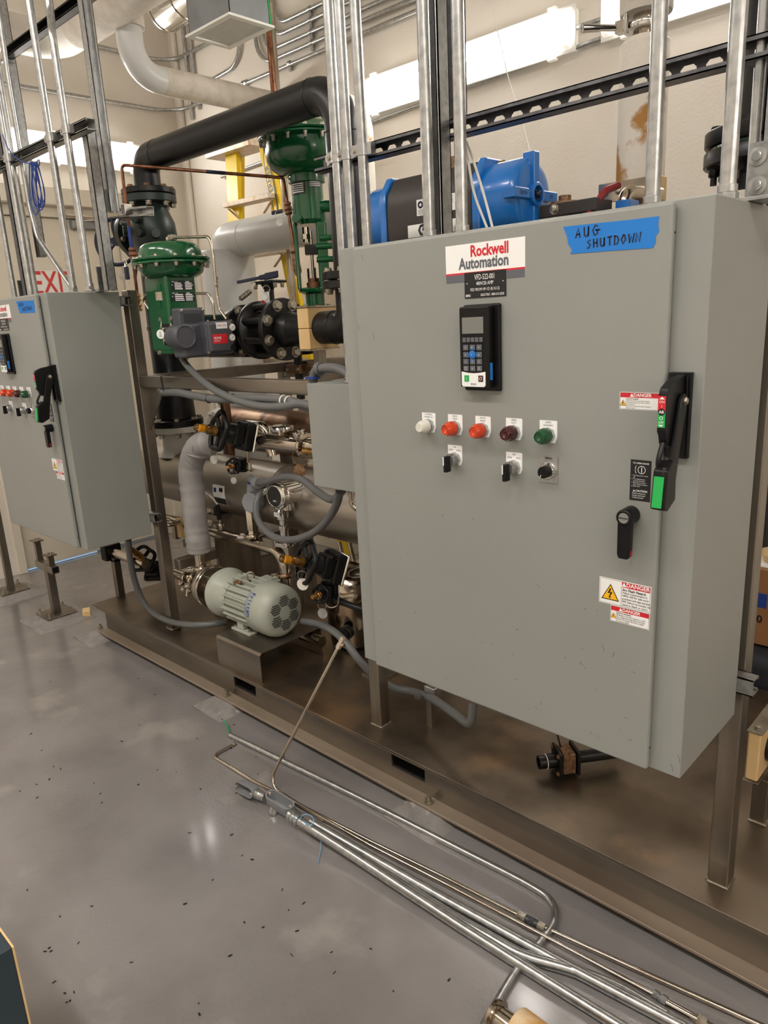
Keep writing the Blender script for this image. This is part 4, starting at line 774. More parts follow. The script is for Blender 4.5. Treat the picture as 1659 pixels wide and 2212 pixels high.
def ball_valve(c, d, h, parent, key='bronze'):
    """small bronze ball valve with lever h"""
    c, d, h = V(c), V(d).normalized(), V(h).normalized()
    MB().lathe(c - d * .03, d, [(0, .012), (.006, .018), (.014, .018), (.018, .014), (.024, .02), (.036, .02), (.042, .014), (.046, .018), (.054, .018), (.06, .012)], 8).obj('valve_body', key, parent)
    s = d.cross(h).normalized(); MB().cyl(c, c + s * .03, .008, 10).bar(c + s * .03, c + s * .03 + h * .1, .014, .004, s).obj('valve_lever', 'bolt', parent); MB().bar(c + s * .03 + h * .05, c + s * .03 + h * .115, .018, .01, s).obj('lever_grip', 'navy', parent, bevel=.004)
ball_valve(AY(287, 548, 1.9), dv, V((-.3, -.1, -1)), t); ball_valve(Q[1], (Q[-1] - Q[0]), V((-1, -.3, -.05)), t)
pt = AY(604, 480, 2.36); MB().lathe(pt, (.5, -.85, 0), [(0, .0175), (.0015, .0175)], 24).obj('round_tag', 'galv', t); MB().torus(pt + Z_ * .034, (.6, -.8, 0), .018, .001, 22, 5).obj('tag_ring', 'bolt', t)
q = Q[-1]; MB().lathe(q, Q[-1] - Q[-2], [(0, .012), (.01, .02), (.03, .022), (.04, .015), (.08, .018), (.12, .02), (.14, .012)], 14).obj('regulator', 'rbolt', t)
# strut stub with clamp carrying the copper line
t = thing('strut_bracket', 'short strut stub with chrome clamp gripping the copper line, left', 'bracket', AY(275, 455, 1.86)); c = AY(240, 462, 1.86); e = AY(315, 455, 1.86)
cchan(MB(), c, e, Y_).obj('channel', 'galv', t); MB().obox(AY(274, 452, 1.855), X_, Y_, Z_, .018, .02, .022).obj('clamp', 'chrome', t, bevel=.003)
# padlock
t = thing('padlock', 'navy padlock hanging with a round tag near the copper valve', 'padlock', AY(273, 600, 1.84)); c = AY(274, 590, 1.84); MB().obox(c, X_, Y_, Z_, .013, .008, .03).obj('body', 'navy', t, bevel=.005, seg=3); MB().tube(curve([c + V((-.008, 0, .028)), c + V((-.008, 0, .05)), c + V((.0, 0, .06)), c + V((.008, 0, .05)), c + V((.008, 0, .028))]), .003, 8).obj('shackle', 'chrome', t); MB().lathe(AY(264, 597, 1.84), (.2, -1, 0), [(0, .018), (.0015, .018)], 24).obj('round_tag', 'galv', t)
# blue quarter-turn actuator behind the large cabinet
YU = 2.0; c1 = AY(1160, 420, YU); ZU = c1.z; XU = c1.x
t = thing('pneumatic_actuator', 'black pneumatic actuator with bright blue end caps above the large cabinet', 'actuator', (XU - .3, YU, ZU - .11))
xs_ = [AY(px, py, YU).x for px, py in ((851, 447), (1063, 430))]
xs_ = [XU - .51, XU - .16]; R = .105
sec = [(-.1, -.11), (.1, -.11), (.104, -.05), (.104, .03), (.07, .098), (.045, .112), (-.06, .112), (-.098, .06), (-.104, .02), (-.104, -.05)]
MB().prism(sec, (xs_[0], YU, ZU), Y_, Z_, X_, xs_[1] - xs_[0]).obj('cylinder_body', 'anod', t, bevel=.01, seg=2)
def cap(x0, d, name):
    k = 1 if d > 0 else .75
    sq = [(-.106, -.112), (.106, -.112), (.108, .04), (.075, .104), (.05, .118), (-.065, .118), (-.102, .065), (-.108, .02)]
    MB().prism(sq, (x0, YU, ZU), Y_, Z_, X_, d * .028).obj(name + '_plate', 'blue', t, bevel=.006)
    return MB().lathe((x0 + d * .026, YU, ZU), X_ * d, [(0, R), (.10 * k, R), (.112 * k, R - .004), (.12 * k, R - .014), (.124 * k, R - .03), (.126 * k, 0)], 48).obj(name, 'blue', t, smooth=50)
e = cap(xs_[1], 1, 'end_cap'); cap(xs_[0], -1, 'end_cap'); XE = xs_[1] + .152
for dy, dz in ((0, 1), (0, -1), (1, 0), (-1, 0)):
    L_, w_ = .118, .015; c = V((XE, YU, ZU)) + V((0, dy, dz)) * (.024 + (L_ - .024) / 2); MB().obox(c - X_ * .012, X_, V((0, dy, dz)), V((0, -dz, dy)), .02, (L_ - .024) / 2, w_).obj('rib', 'blue', e, bevel=.004)
MB().lathe((XE - .01, YU, ZU), X_, [(0, .034), (.022, .034), (.024, .031), (.024, .024), (.006, .022), (.006, 0)], 28).obj('hub', 'blue', e)
MB().lathe((XE + .0, YU, ZU), X_, [(0, .015), (.009, .015)], 6).lathe((XE + .009, YU, ZU), X_, [(0, .011), (.008, .010), (.012, .007)], 14).obj('stop_nut', 'bolt', e)
m = MB().m('lblk').text('DELTA', (XE + .0095, YU - .072, ZU), Y_, Z_, .013, .0, sx=1.).text('200', (XE + .0095, YU + .078, ZU), Y_, Z_, .013, .0, sx=1.); m.obj('cast_lettering', None, e); m_ = e.children[-1]; m_.data.materials.clear(); m_.data.materials.append(MT['navy'])
for x, d in ((xs_[1] + .024, 1), (xs_[0] - .024, -1)): MB().lathe((x, YU + .0, ZU + .1), X_ * d, [(0, .0125), (.022, .0125), (.022, .007), (.01, .006)], 18).obj('cap_screw', 'rbolt', t)
MB().obox((xs_[0] + .22, YU, ZU + .13), X_, Y_, Z_, .03, .02, .022).obj('shaft_top', 'rbolt', t, bevel=.003); MB().lathe((xs_[0] + .22, YU, ZU + .108), Z_, [(0, .04), (.006, .036)], 20).obj('shaft_collar', 'bolt', t)
a, b = AY(898, 418, YU - .105), AY(944, 442, YU - .105)
def st(x0, x1, z0, z1): return MB().box((x0, YU - .1052, z0), (x1, YU - .1042, z1)).obj('sticker', 'lwhite', t)
a, b = AY(899, 420, YU - .105), AY(985, 432, YU - .105); s1 = st(a.x, b.x, ZU - .02, ZU + .028); m = MB().m('navy').torus((a.x + .016, YU - .1056, ZU + .012), Y_, .008, .003, 20, 4).text('PSI', (a.x + .045, YU - .1058, ZU + .012), X_, Z_, .014, .0, sx=.9)
m.m('lgrey')
for k in range(4): m.box((a.x + .006, YU - .1056, ZU - .004 - .004 * k), (a.x + .075, YU - .1053, ZU - .0025 - .004 * k)); m.box((b.x - .06, YU - .1056, ZU + .02 - .006 * k), (b.x - .012, YU - .1053, ZU + .022 - .006 * k))
m.obj('printing', None, s1)
a, b = AY(880, 465, YU - .105), AY(988, 457, YU - .105); s2 = st(a.x, b.x, ZU - .082, ZU - .044); c = V(((a.x + b.x) / 2 - .035, YU - .1058, ZU - .063)); m = MB().m('navy').ribbon([(.002, .014), (-.012, .012), (-.018, 0), (-.012, -.012), (.002, -.014)], c, X_, Z_, .009).torus(c + X_ * .004, Y_, .006, .003, 18, 4).ribbon([(.006, .014), (.018, .012), (.024, 0), (.018, -.012), (.006, -.014)], c, X_, Z_, .009); m.obj('printing', None, s2)
MB().cyl((xs_[0] + .22, YU, ZU - .28), (xs_[0] + .22, YU, ZU - .11), .03, 16).lathe((xs_[0] + .22, YU, ZU - .45), Z_, [(0, .06), (.1, .06), (.17, .03)], 20).obj('valve_stem', 'blackp', t)
# ================================================================ junction box
JY = 1.52; a = AY(668.5, 829, JY); b = AY(679, 1046, JY); JX0, JX1 = (a.x + b.x) / 2, -1.425; JZ0, JZ1 = b.z, a.z
t = thing('junction_box', 'small grey junction box tucked against the left of the large cabinet', 'box', (JX0, JY, JZ0))
MB().box((JX0, JY, JZ0), (JX1, PY - .002, JZ1)).obj('enclosure', 'cab', t, bevel=.002); MB().box((JX0 - .002, JY - .004, JZ0 - .003), (JX1, JY - .0005, JZ1 + .001)).obj('cover', 'cab', t, bevel=.002)
# ================================================================ conduits and struts above the cabinets
CT = ZC
def hub(c, parent, r=.0148):
    MB().lathe(c, Z_, [(0, r * 1.55), (.006, r * 1.55)], 20).lathe(c + Z_ * .006, Z_, [(0, r * 1.4), (.012, r * 1.4)], 6).lathe(c + Z_ * .018, Z_, [(0, r * 1.2), (.014, r * 1.2)], 18).obj('hub_fitting', 'galv', parent, bevel=.001)
def strap(c, parent, r=.0148, ax=Y_):
    """two-piece strut clamp around a vertical conduit"""
    MB().lathe(c - Z_ * .016, Z_, [(0, r), (0, r + .0025), (.032, r + .0025), (.032, r)], 20, cap=False).box(c + V((-r - .02, -.004, -.016)), c + V((-r + .001, .0165, .016))).box(c + V((r - .001, -.004, -.016)), c + V((r + .02, .0165, .016))).obj('strap', 'galv', parent, bevel=.001)
    MB().cyl(c + V((-r - .012, -.004, 0)), c + V((-r - .012, -.0075, 0)), .0155, 18).obj('strap_ear', 'galv', parent); MB().lathe(c + V((-r - .012, -.0075, 0)), N_, [(0, .006), (.004, .005)], 12).obj('strap_screw', 'bolt', parent)
def conduit(px, py, y, label, r=.0148, hubbed=True, zstrap=None, z0=None, z1=CT, key='galv', group='vertical conduits'):
    p = AY(px, py, y); z0 = CZ1 + .001 if z0 is None else z0
    t = thing('conduit', label, 'conduit', (p.x, y, z0), group)
    MB().cyl((p.x, y, z0), (p.x, y, z1), r, 18).obj('tube', key, t)
    if hubbed: hub(V((p.x, y, z0)), t, r)
    if zstrap: strap(V((p.x, y, zstrap)), t, r)
    return t
YS = 1.6; HZ = 2.12
t = thing('slotted_strut', 'dark slotted strut running level above the large cabinet', 'strut', (-1.8, YS, HZ))
x0 = AY(678, 345, YS).x; m = MB().slots((x0, YS + .0385, HZ), X_, Z_, Y_, 1.62, .041, .0508, .033, .02, .0025)
for s in (-1, 1): m.box((x0, YS, HZ + s * .0205), (x0 + 1.62, YS + .041, HZ + s * .018)); m.box((x0, YS, HZ + s * .0205), (x0 + 1.62, YS + .0025, HZ + s * .0115))
m.obj('channel', 'dstrut', t)
YC = YS - .018
conduit(757, 815, YC, 'conduit rising from the small junction box, leftmost of three clamped together', z0=JZ1 + .001, zstrap=HZ)
conduit(750, 327, YC, 'middle one of three conduits clamped together left of the large cabinet', z0=1.2, hubbed=False, zstrap=HZ)
conduit(783, 319, YC, 'rightmost of three conduits clamped together, at the left cabinet corner', z0=1.2, hubbed=False, zstrap=HZ)
conduit(928, 505, 1.5, 'conduit directly left of the vertical strut on the large cabinet')
conduit(998, 492, 1.5, 'conduit directly right of the vertical strut on the large cabinet')
conduit(1409, 431, 1.5, 'lone conduit in front of the stained white pipe')
conduit(1571, 415, 1.5, 'conduit on the right rear of the large cabinet, before the dark flange')
conduit(1630, 305, 1.62, 'thin conduit beside the bolted bracket at the right edge', r=.0105, hubbed=False)
t = thing('vertical_strut', 'pale vertical strut standing on the large cabinet top between two conduits', 'strut', (-1.2, 1.58, CZ1))
xs = AY(951, 500, 1.575).x; cchan(MB(), (xs, 1.56, CZ1), (xs, 1.56, CT), Y_).obj('channel', 'galv', t)
MB().box((xs - .034, 1.555, CZ1), (xs - .028, 1.60, CZ1 + .07)).obj('bracket', 'galv', t)
t = thing('vertical_strut', 'upper vertical strut hanging behind, ending at the dark slotted strut', 'strut', (-1.1, 1.66, 2.14)); p = AY(975, 255, 1.645); cchan(MB(), (p.x, 1.645, p.z), (p.x, 1.645, CT), Y_).obj('channel', 'galv', t)
t = thing('corner_bracket', 'thick bolted strut bracket on the right rear of the large cabinet', 'bracket', (-.5, 1.6, CZ1))
p = AY(1613, 395, 1.58); bx = p.x; zt = AY(1617, 310, 1.58).z
MB().box((bx, 1.58, CZ1), (-.44, 1.588, zt)).obj('upright_plate', 'strut', t, bevel=.001); MB().box((bx - .01, 1.50, CZ1), (-.44, 1.58, CZ1 + .007)).obj('foot_plate', 'strut', t, bevel=.001)
for py in (338, 401): c = AY(1637, py, 1.58); MB().lathe((c.x, 1.58, c.z), N_, [(0, .0165), (.003, .0165), (.0035, .012)], 24).obj('washer', 'galv', t); bolt((c.x, 1.577, c.z), N_, .0095, .008, t, 'galv', False)
t = thing('vertical_strut', 'slotted vertical strut bolted behind the bracket at the right edge', 'strut', (-.5, 1.6, 2)); m = MB().slots((bx + .04, 1.589, 1.95), Z_, X_, Y_, CT - 1.95, .041, .0508, .029, .0142, .0025); m.box((bx + .0195, 1.589, 1.95), (bx + .022, 1.63, CT)).box((bx + .058, 1.589, 1.95), (bx + .0605, 1.63, CT)).obj('channel', 'strut', t)
# left group over the far left cabinet
conduit(158, 625, 1.5, 'second conduit from the right on the far left cabinet top', zstrap=2.46)
t = thing('conduit', 'rightmost conduit on the far left cabinet top, kinked near the picture top', 'conduit', AY(194, 625, 1.5), 'vertical conduits'); p = AY(194, 625, 1.5)
MB().tube(fillet([(p.x, 1.5, CZ1), (p.x, 1.5, 2.80), (p.x - .05, 1.53, 2.90), (p.x - .05, 1.53, CT)], .08, 5), .0148, 18).obj('tube', 'galv', t); hub(V((p.x, 1.5, CZ1)), t); strap(V((p.x, 1.5, 2.46)), t)
conduit(66, 632, 1.5, 'conduit beside the dark strut, third from right over far left cabinet', hubbed=False, zstrap=2.46)
conduit(77, 632, 1.56, 'partly hidden conduit just right of the dark strut, far left cabinet', hubbed=False, r=.0125)
conduit(0, 455, 1.5, 'conduit cut by the left picture edge above the far left cabinet', hubbed=False, r=.0125, zstrap=2.47)
t = thing('bent_conduit', 'thin conduit bending diagonally onto the far left cabinet top', 'conduit', AY(152, 622, 1.52), 'vertical conduits')
q = [AY(*c, 1.55) for c in ((38, 150), (62, 440), (80, 510), (152, 618))]; MB().tube([V((q[0].x, 1.55, CT))] + fillet([V((q[1].x, 1.55, q[0].z)), V((q[1].x, 1.55, q[1].z)), q[2], q[3]], .1, 6), .0105, 14).obj('tube', 'galv', t)
t = thing('level_strut', 'level strut carrying the conduits over the far left cabinet', 'strut', (-4.3, 1.53, 2.46))
xe = AY(196, 288, 1.53).x; cchan(MB(), (-4.4, 1.516, 2.46), (xe, 1.516, 2.46), Y_).obj('channel', 'strut', t)
for px, lab, y, z0, z1, key in ((240, 'front vertical strut rising from the far left cabinet to its level strut', 1.6, CZ1, 2.50, 'strut'), (62, 'dark vertical strut left of the conduits on the far left cabinet', 1.58, CZ1, CT, 'dstrut')):
    t = thing('vertical_strut', lab, 'strut', (AY(px, 600, y).x, y, z0)); x = AY(px, 600, y).x; cchan(MB(), (x, y - .02, z0), (x, y - .02, z1), X_).obj('channel', key, t)
    MB().box((x - .028, y - .05, CZ1), (x - .022, y - .01, CZ1 + .1)).box((x - .09, y - .05, CZ1), (x - .028, y - .01, CZ1 + .006)).obj('bracket', 'galv', t); bolt((x - .028, y - .03, CZ1 + .035), -X_, .009, .008, t); bolt((x - .028, y - .03, CZ1 + .08), -X_, .009, .008, t); bolt((x - .065, y - .03, CZ1 + .006), Z_, .009, .008, t)
x = AY(243, 455, 1.64).x
t = thing('vertical_strut', 'tall punched strut rising past the picture top, left of the copper line', 'strut', (x, 1.64, 2.16))
m = MB().slots((x - .0205, 1.642, 2.16), Z_, Y_, X_, CT - 2.16, .041, .0508, .02, .0142, .0025)
for y in (1.6215, 1.66): m.box((x - .018, y, 2.16), (x + .0205, y + .0025, CT)); m.box((x + .018, y if y < 1.65 else y - .007, 2.16), (x + .0205, y + .0095 if y < 1.65 else y + .0025, CT))
m.obj('channel', 'galv', t); MB().box((x - .03, 1.60, 2.16), (x - .0215, 1.66, 2.25)).obj('splice_plate', 'galv', t); bolt((x - .03, 1.63, 2.21), -X_, .01, .012, t)
t = thing('hanging_strut', 'short grey strut hanging in front of the EXIT door', 'strut', AY(80, 555, 1.75)); p = AY(82, 555, 1.75); cchan(MB(), (p.x, 1.75, p.z), (p.x, 1.75, CT), Y_).obj('channel', 'strut', t)
t = thing('black_strut', 'black level strut crossing the upper left corner of the picture', 'strut', (-4.15, 1.75, 3.04)); a, b = AY(12, 113, 1.75), AY(190, 0, 1.75); z = (a.z + b.z) / 2; cchan(MB(), (a.x, 1.73, z), (b.x + .4, 1.73, z), Y_).obj('channel', 'blackp', t); MB().box((a.x - .01, 1.72, z - .035), (a.x + .03, 1.775, z - .022)).obj('end_clamp', 'galv', t)
m = [AY(*c, 1.49) for c in ((0, 275), (20, 325), (50, 350), (75, 352), (84, 345), (84, 358), (70, 350))]
t = thing('wire_coil', 'coil of blue wire hanging over the level strut, far left', 'wire', m[3]); MB().tube(curve(m, 6), .0024, 6).obj('lead', 'wireb', t)
r_ = random.Random(3); c0 = AY(80, 352, 1.485); k_ = MP(c0)
for k in range(6):
    dx, w, h = r_.uniform(-16, 16), r_.uniform(14, 26), r_.uniform(78, 108); L = []
    for j in range(13):
        q = 2 * math.pi * j / 12; L.append(c0 + V(((dx * (1 - math.cos(q)) / 2 + w * math.sin(q) * .8) * k_, -.006 * k - .004 * math.sin(2 * q), -h * k_ * (1 - math.cos(q)) / 2)))
    MB().tube(curve(L, 4), .0024, 6).obj('loop', 'wireb', t)
# ================================================================ overhead pipes, duct, wall conduits
t = thing('white_pipe', 'white lagged pipe turning from vertical to level above the black loop', 'pipe', (-4.2, 2.5, 3.1))
a = AX(283, 105, -4.2); z = AX(440, 194, -4.2).z; r = 28 * MP(a)
MB().tube(fillet([(-4.2, a.y, CT), (-4.2, a.y, z), (-4.2, YW, z)], .16, 10), r, 28).obj('pipe', 'pvcw', t)
zq = AX(281, 62, -4.2).z; MB().tube([(-4.2, a.y, zq + .05), (-4.2, a.y, CT)], r + .018, 28).lathe((-4.2, a.y, zq), Z_, [(0, r), (.0, r + .016), (.05, r + .018)], 28, cap=False).obj('outer_lagging', 'cloth', t)
y0 = AX(350, 175, -4.2).y; P = [(-4.2, y0 + (YW - y0) * k / 60, z) for k in range(61)]; MB().tube(P, [r + (.004 if k % 2 else .0005) for k in range(61)], 28).obj('ribbed_lagging', 'cloth', t)
t = thing('white_pipe', 'white lagged pipe with an elbow in the upper left corner', 'pipe', (-4.9, 2.4, 3.4))
e = AX(122, 92, -4.9); MB().tube(fillet([(-4.9, e.y - 1.4, e.z), e, (-3.4, e.y, e.z)], .16, 8), .105, 28).obj('pipe', 'dirtyw', t)
P = [(-4.60 + 1.2 * k / 40, e.y, e.z) for k in range(41)]; MB().tube(P, [.109 + (.003 if k % 2 else 0) for k in range(41)], 28).obj('ribbed_lagging', 'cloth', t)
P = [(-4.9, e.y - .3 - 1.0 * k / 40, e.z) for k in range(41)]; MB().tube(P, [.109 + (.003 if k % 2 else 0) for k in range(41)], 28).obj('ribbed_lagging', 'cloth', t)
t = thing('metal_jacketed_pipe', 'bright metal-jacketed pipe end at the picture top', 'pipe', (-3.9, 2.9, 3.6)); a = AY(345, 28, 2.9)
MB().lathe(a, X_, [(0, 0), (0, .1), (.03, .118), (.06, .12), (1.3, .12), (1.3, 0)], 36).obj('jacket', 'chrome', t)
for x in (.07, .3, .55): MB().torus(a + X_ * x, X_, .12, .006, 36, 6).obj('band', 'ss', t)
MB().bar(a + V((.12, -.08, .09)), a + V((.2, -.1, .3)), .02, .02).obj('strap', 'yellow', t)
t = thing('ceiling_grille', 'white louvred grille box hanging near the picture top', 'air grille', (-3.1, 2.4, 3.0)); GZ = 3.0
x0, x1, y0, y1 = AZ(396, 80, GZ).x, AZ(500, 28, GZ).x, AZ(398, 80, GZ).y, AZ(500, 103, GZ).y; x0 = (x0 + AZ(500, 103, GZ).x) / 2; x1 = (x1 + AZ(602, 61, GZ).x) / 2
m = MB(); fw_ = .03
for q in (((x0, y0), (x1, y0 + fw_)), ((x0, y1 - fw_), (x1, y1)), ((x0, y0 + fw_), (x0 + fw_, y1 - fw_)), ((x1 - fw_, y0 + fw_), (x1, y1 - fw_))): m.box((q[0][0], q[0][1], GZ - .006), (q[1][0], q[1][1], GZ + .004))
m.obj('frame', 'white', t)
n = 13
for k in range(n): y = y0 + fw_ + (y1 - y0 - 2 * fw_) * (k + .5) / n; MB().obox(((x0 + x1) / 2, y, GZ + .003), X_, (0, .95, -.3), (0, .3, .95), (x1 - x0) / 2 - fw_, .0048, .0008).obj('louvre', 'white', t)
MB().box((x0 + .02, y0 + .02, GZ + .02), (x1 - .02, y1 - .02, GZ + .024)).obj('back_plate', 'lgrey', t)
for a_, b_ in (((x0 + .015, y0 + .015), (x1 - .015, y0 + .018)), ((x0 + .015, y1 - .018), (x1 - .015, y1 - .015)), ((x0 + .015, y0 + .015), (x0 + .018, y1 - .015)), ((x1 - .018, y0 + .015), (x1 - .015, y1 - .015))): MB().box((*a_, GZ + .004), (*b_, GZ + .16)).obj('duct_side', 'duct', t)
MB().box((x0 + .015, y0 + .015, GZ + .16), (x1 + .6, y1 - .015, GZ + .34)).obj('duct', 'duct', t)
def wallrun(P, label, r=.0135, fil=.12, straps=(), cat='conduit'):
    t = thing('wall_conduit', label, cat, P[0], 'wall conduits'); MB().tube(fillet(P, fil, 7), r, 14).obj('tube', 'galv', t)
    for q in straps: q = V(q); MB().lathe(q - X_ * .01, X_, [(0, r), (0, r + .003), (.02, r + .003), (.02, r)], 14, cap=False).box(q + V((-.01, .0, -r - .03)), q + V((.01, .018, -r + .002))).obj('strap', 'galv', t)
YB2, XB2 = YW - .022, XW + .022
wallrun([(XB2, 1.2, 3.275), (XB2, YB2, 3.29), (1.2, YB2, 3.292)], 'lowest wall conduit, wrapping round the far room corner', straps=[AY(625, 137, YB2), AY(428, 222, YB2)], fil=.22)
t = thing('conduit_coupling', 'coupling on the lowest back-wall conduit', 'coupling', AY(529, 178, YB2)); q = AY(529, 178, YB2); MB().lathe((q.x - .03, YB2, 3.291), X_, [(0, .018), (.06, .018)], 14).lathe((q.x - .02, YB2, 3.291), X_, [(0, .022), (.012, .022)], 8).lathe((q.x + .01, YB2, 3.291), X_, [(0, .022), (.012, .022)], 8).obj('coupling', 'galv', t)
wallrun([(XB2, 1.4, 3.635), (XB2, YB2, 3.635), (-4.55, YB2, 3.64)], 'upper conduit on the left wall behind the white elbow', fil=.2)
wallrun([(-4.54, YB2, 3.7), (-4.545, YB2, 3.42), (-5.3, YB2, 3.38)], 'conduit dropping below the grille and bending left', fil=.16)
for k, (z, xb_, lab) in enumerate(((3.545, -4.16, 'top one of four bundled back-wall conduits'), (3.485, -4.2, 'second of four bundled back-wall conduits from top'), (3.42, -4.28, 'third of four bundled back-wall conduits from top'), (3.36, -4.36, 'bottom one of four bundled back-wall conduits'))):
    wallrun([(xb_, YB2, 3.95), (xb_, YB2, z), (1.2, YB2, z - .03)], lab, fil=.13 if k < 3 else .16, straps=[(-3.81, YB2, z)])
wallrun([(-5.2, YB2, CT), (-5.2, YB2, 3.2)], 'left of two upright conduits in the far corner'); wallrun([(-5.12, YB2, CT), (-5.12, YB2, 3.3)], 'right of two upright conduits in the far corner')
wallrun([(-4.9, YB2, 2.75), (xa + .02, YB2, 2.92)], 'conduit climbing to the left end of the back-wall lamp', r=.0105)
p = AY(1280, 66, YB2); wallrun([(xb - .005, YB2 - .02, 2.94), (xc + .005, YB2 - .02, 2.94)], 'short conduit joining both back-wall lamps', r=.0105); t = thing('lamp_connector', 'threaded connector on the lamp end', 'connector', (xb + .02, YB2, 2.94)); MB().lathe((xb + .001, YB2 - .02, 2.94), X_, [(0, .019), (.016, .019), (.018, .015), (.045, .015)], 14).obj('connector', 'galv', t)
t = thing('copper_drop', 'vertical copper pipe with green label in front of the back wall', 'pipe', AY(586, 200, 2.95)); a = AY(583, 100, 2.95); MB().cyl((a.x, 2.95, 2.9), (a.x, 2.95, CT), .0155, 16).obj('pipe', 'copper', t); z0 = AY(575, 70, 2.95).z; MB().cyl((a.x, 2.95, z0), (a.x, 2.95, z0 + .3), .0162, 16).obj('label_sleeve', 'wireg', t); MB().box((a.x - .06, 2.93, z0 + .13), (a.x - .03, 2.935, z0 + .2)).obj('red_tab', 'lred', t)
t = thing('steel_drop', 'vertical polished pipe beside the copper drop', 'pipe', AY(592, 200, 3.0)); a = AY(590, 100, 3.02); MB().cyl((a.x, 3.02, .9), (a.x, 3.02, CT), .022, 16).obj('pipe', 'ss', t)
t = thing('lagged_drop', 'white stained lagged pipe bending down behind the three clamped conduits', 'pipe', (-3.1, 3.1, 2.4)); P = [AY(600, 268, 3.1), AY(776, 228, 3.1), AY(800, 640, 3.1)]; P[0].z = P[1].z = (P[0].z + P[1].z) / 2; P[2].x = P[1].x; MB().tube(fillet([(AY(632, 262, 3.1).x, 3.1, P[0].z), P[1], (P[1].x, 3.1, .3)], .16, 8), .068, 26).obj('pipe', 'cstain', t)
# white pvc-jacketed riser and elbow
t = thing('jacketed_riser', 'fat white jacketed riser with elbow behind the left green actuator', 'pipe', (-3.85, 2.8, 0)); ye = 2.8
c = AY(500, 650, ye); R1 = 57 * MP(c); h1 = AY(590, 502, ye); R2 = 39 * MP(h1); zt = AY(500, 541, ye).z
MB().lathe((c.x, ye, .0), Z_, [(0, R1), (zt - .004, R1), (zt, R1 - .004), (zt, R2)], 40).obj('outer_jacket', 'pvcw', t)
MB().tube(fillet([(c.x + .01, ye, zt - .1), (c.x + .01, ye, h1.z), (-1.9, ye, h1.z)], .17, 10), R2, 34).obj('elbow', 'pvcw', t)
for x in (.24, .75): MB().torus((c.x + x, ye, h1.z), X_, R2, .0022, 34, 6).obj('seam', 'dirtyw', t)
t = thing('rear_tank', 'round white flanged head behind the wafer valve', 'vessel', AY(505, 690, 2.5)); a = AY(508, 700, 2.5); MB().lathe((a.x - .1, 2.5, a.z), X_, [(0, .06), (.1, .08), (.13, .08), (.13, .05)], 28).obj('head', 'dirtyw', t); MB().cyl((a.x - .05, 2.5, a.z - .24), (a.x - .05, 2.5, a.z), .045, 16).obj('stem', 'dirtyw', t)
t = thing('rear_black_pipe', 'black level pipe with an elbow low behind the positioner', 'pipe', AY(470, 785, 2.3)); a, b = AY(430, 785, 2.3), AY(600, 770, 2.3); a.z = b.z = 1.54; MB().tube(fillet([a - X_ * .1, b, b + Y_ * .25], .05), .03, 18).obj('pipe', 'blackp', t); MB().cyl(a - X_ * .02, a + X_ * .13, .0305, 18).obj('bare_section', 'ss', t)
# ladder
t = thing('stepladder', 'yellow stepladder with dusty rungs leaning against the back wall', 'ladder', (-4.1, 3.2, 0)); YL = 3.18
def railp(p, q, w, d, key, y0, y1):
    a, b = AY(*p, y0), AY(*q, y1); dv = (b - a).normalized(); b = a + dv * ((.0 - a.z) / dv.z); return MB().bar(a, b, d, w, X_).obj('rail', key, t, bevel=.004), a, b
rl, la, lb = railp((502, 332), (508, 462), .125, .03, 'yellow', YL, YL - .05)
rr, ra, rb = railp((572, 310), (606, 480), .095, .03, 'yellow', YL, YL - .05)
railp((592, 330), (640, 640), .05, .03, 'yellow', YL + .12, YL + .22); railp((520, 336), (520, 470), .05, .03, 'yellow', YL + .12, YL + .22)
tc_ = (la + ra) / 2; MB().obox(AY(513, 322, YL + .02), ra - la, Y_, Z_, (ra - la).length / 2 + .07, .09, .03).obj('top_cap', 'alu', t, bevel=.006)
for k in range(7):
    f = .118 + .12 * k; a, b = la + (lb - la) * f, ra + (rb - ra) * f; MB().bar(a - V((.03, .03, 0)), b + V((.02, -.03, 0)), .09, .03).obj('step', 'alu', t, bevel=.003)
    MB().bar(a + V((-.02, -.04, -.02)), a + V((.08, -.04, -.09)),   .02, .004).obj('brace', 'alu', t); MB().bar(b + V((.02, -.04, -.02)), b + V((-.08, -.04, -.09)), .02, .004).obj('brace', 'alu', t)
c = AY(583, 398, YL - .052); dv = (rb - ra).normalized(); u_ = -dv; v_ = dv.cross(Y_)
v_ = V((v_.x, 0, v_.z)).normalized()
def eli(m, c, a, b, key, n=28, y=0.): m.m(key).add([c + N_ * y] + [c + u_ * a * math.cos(2 * math.pi * k / n) + v_ * b * math.sin(2 * math.pi * k / n) + N_ * y for k in range(n)], [(0, k + 1, (k + 1) % n + 1) for k in range(n)])
c = ra + dv * .26 + N_ * .018; m = MB(); eli(m, c, .215, .034, 'lgrey', y=.001); eli(m, c, .195, .024, 'yellow', y=.002); m.m('lgrey').text('WERNER', c + N_ * .003, u_, -v_ if v_.x > 0 else v_, .052, .025, sx=1.12); m.obj('side_label', None, t)
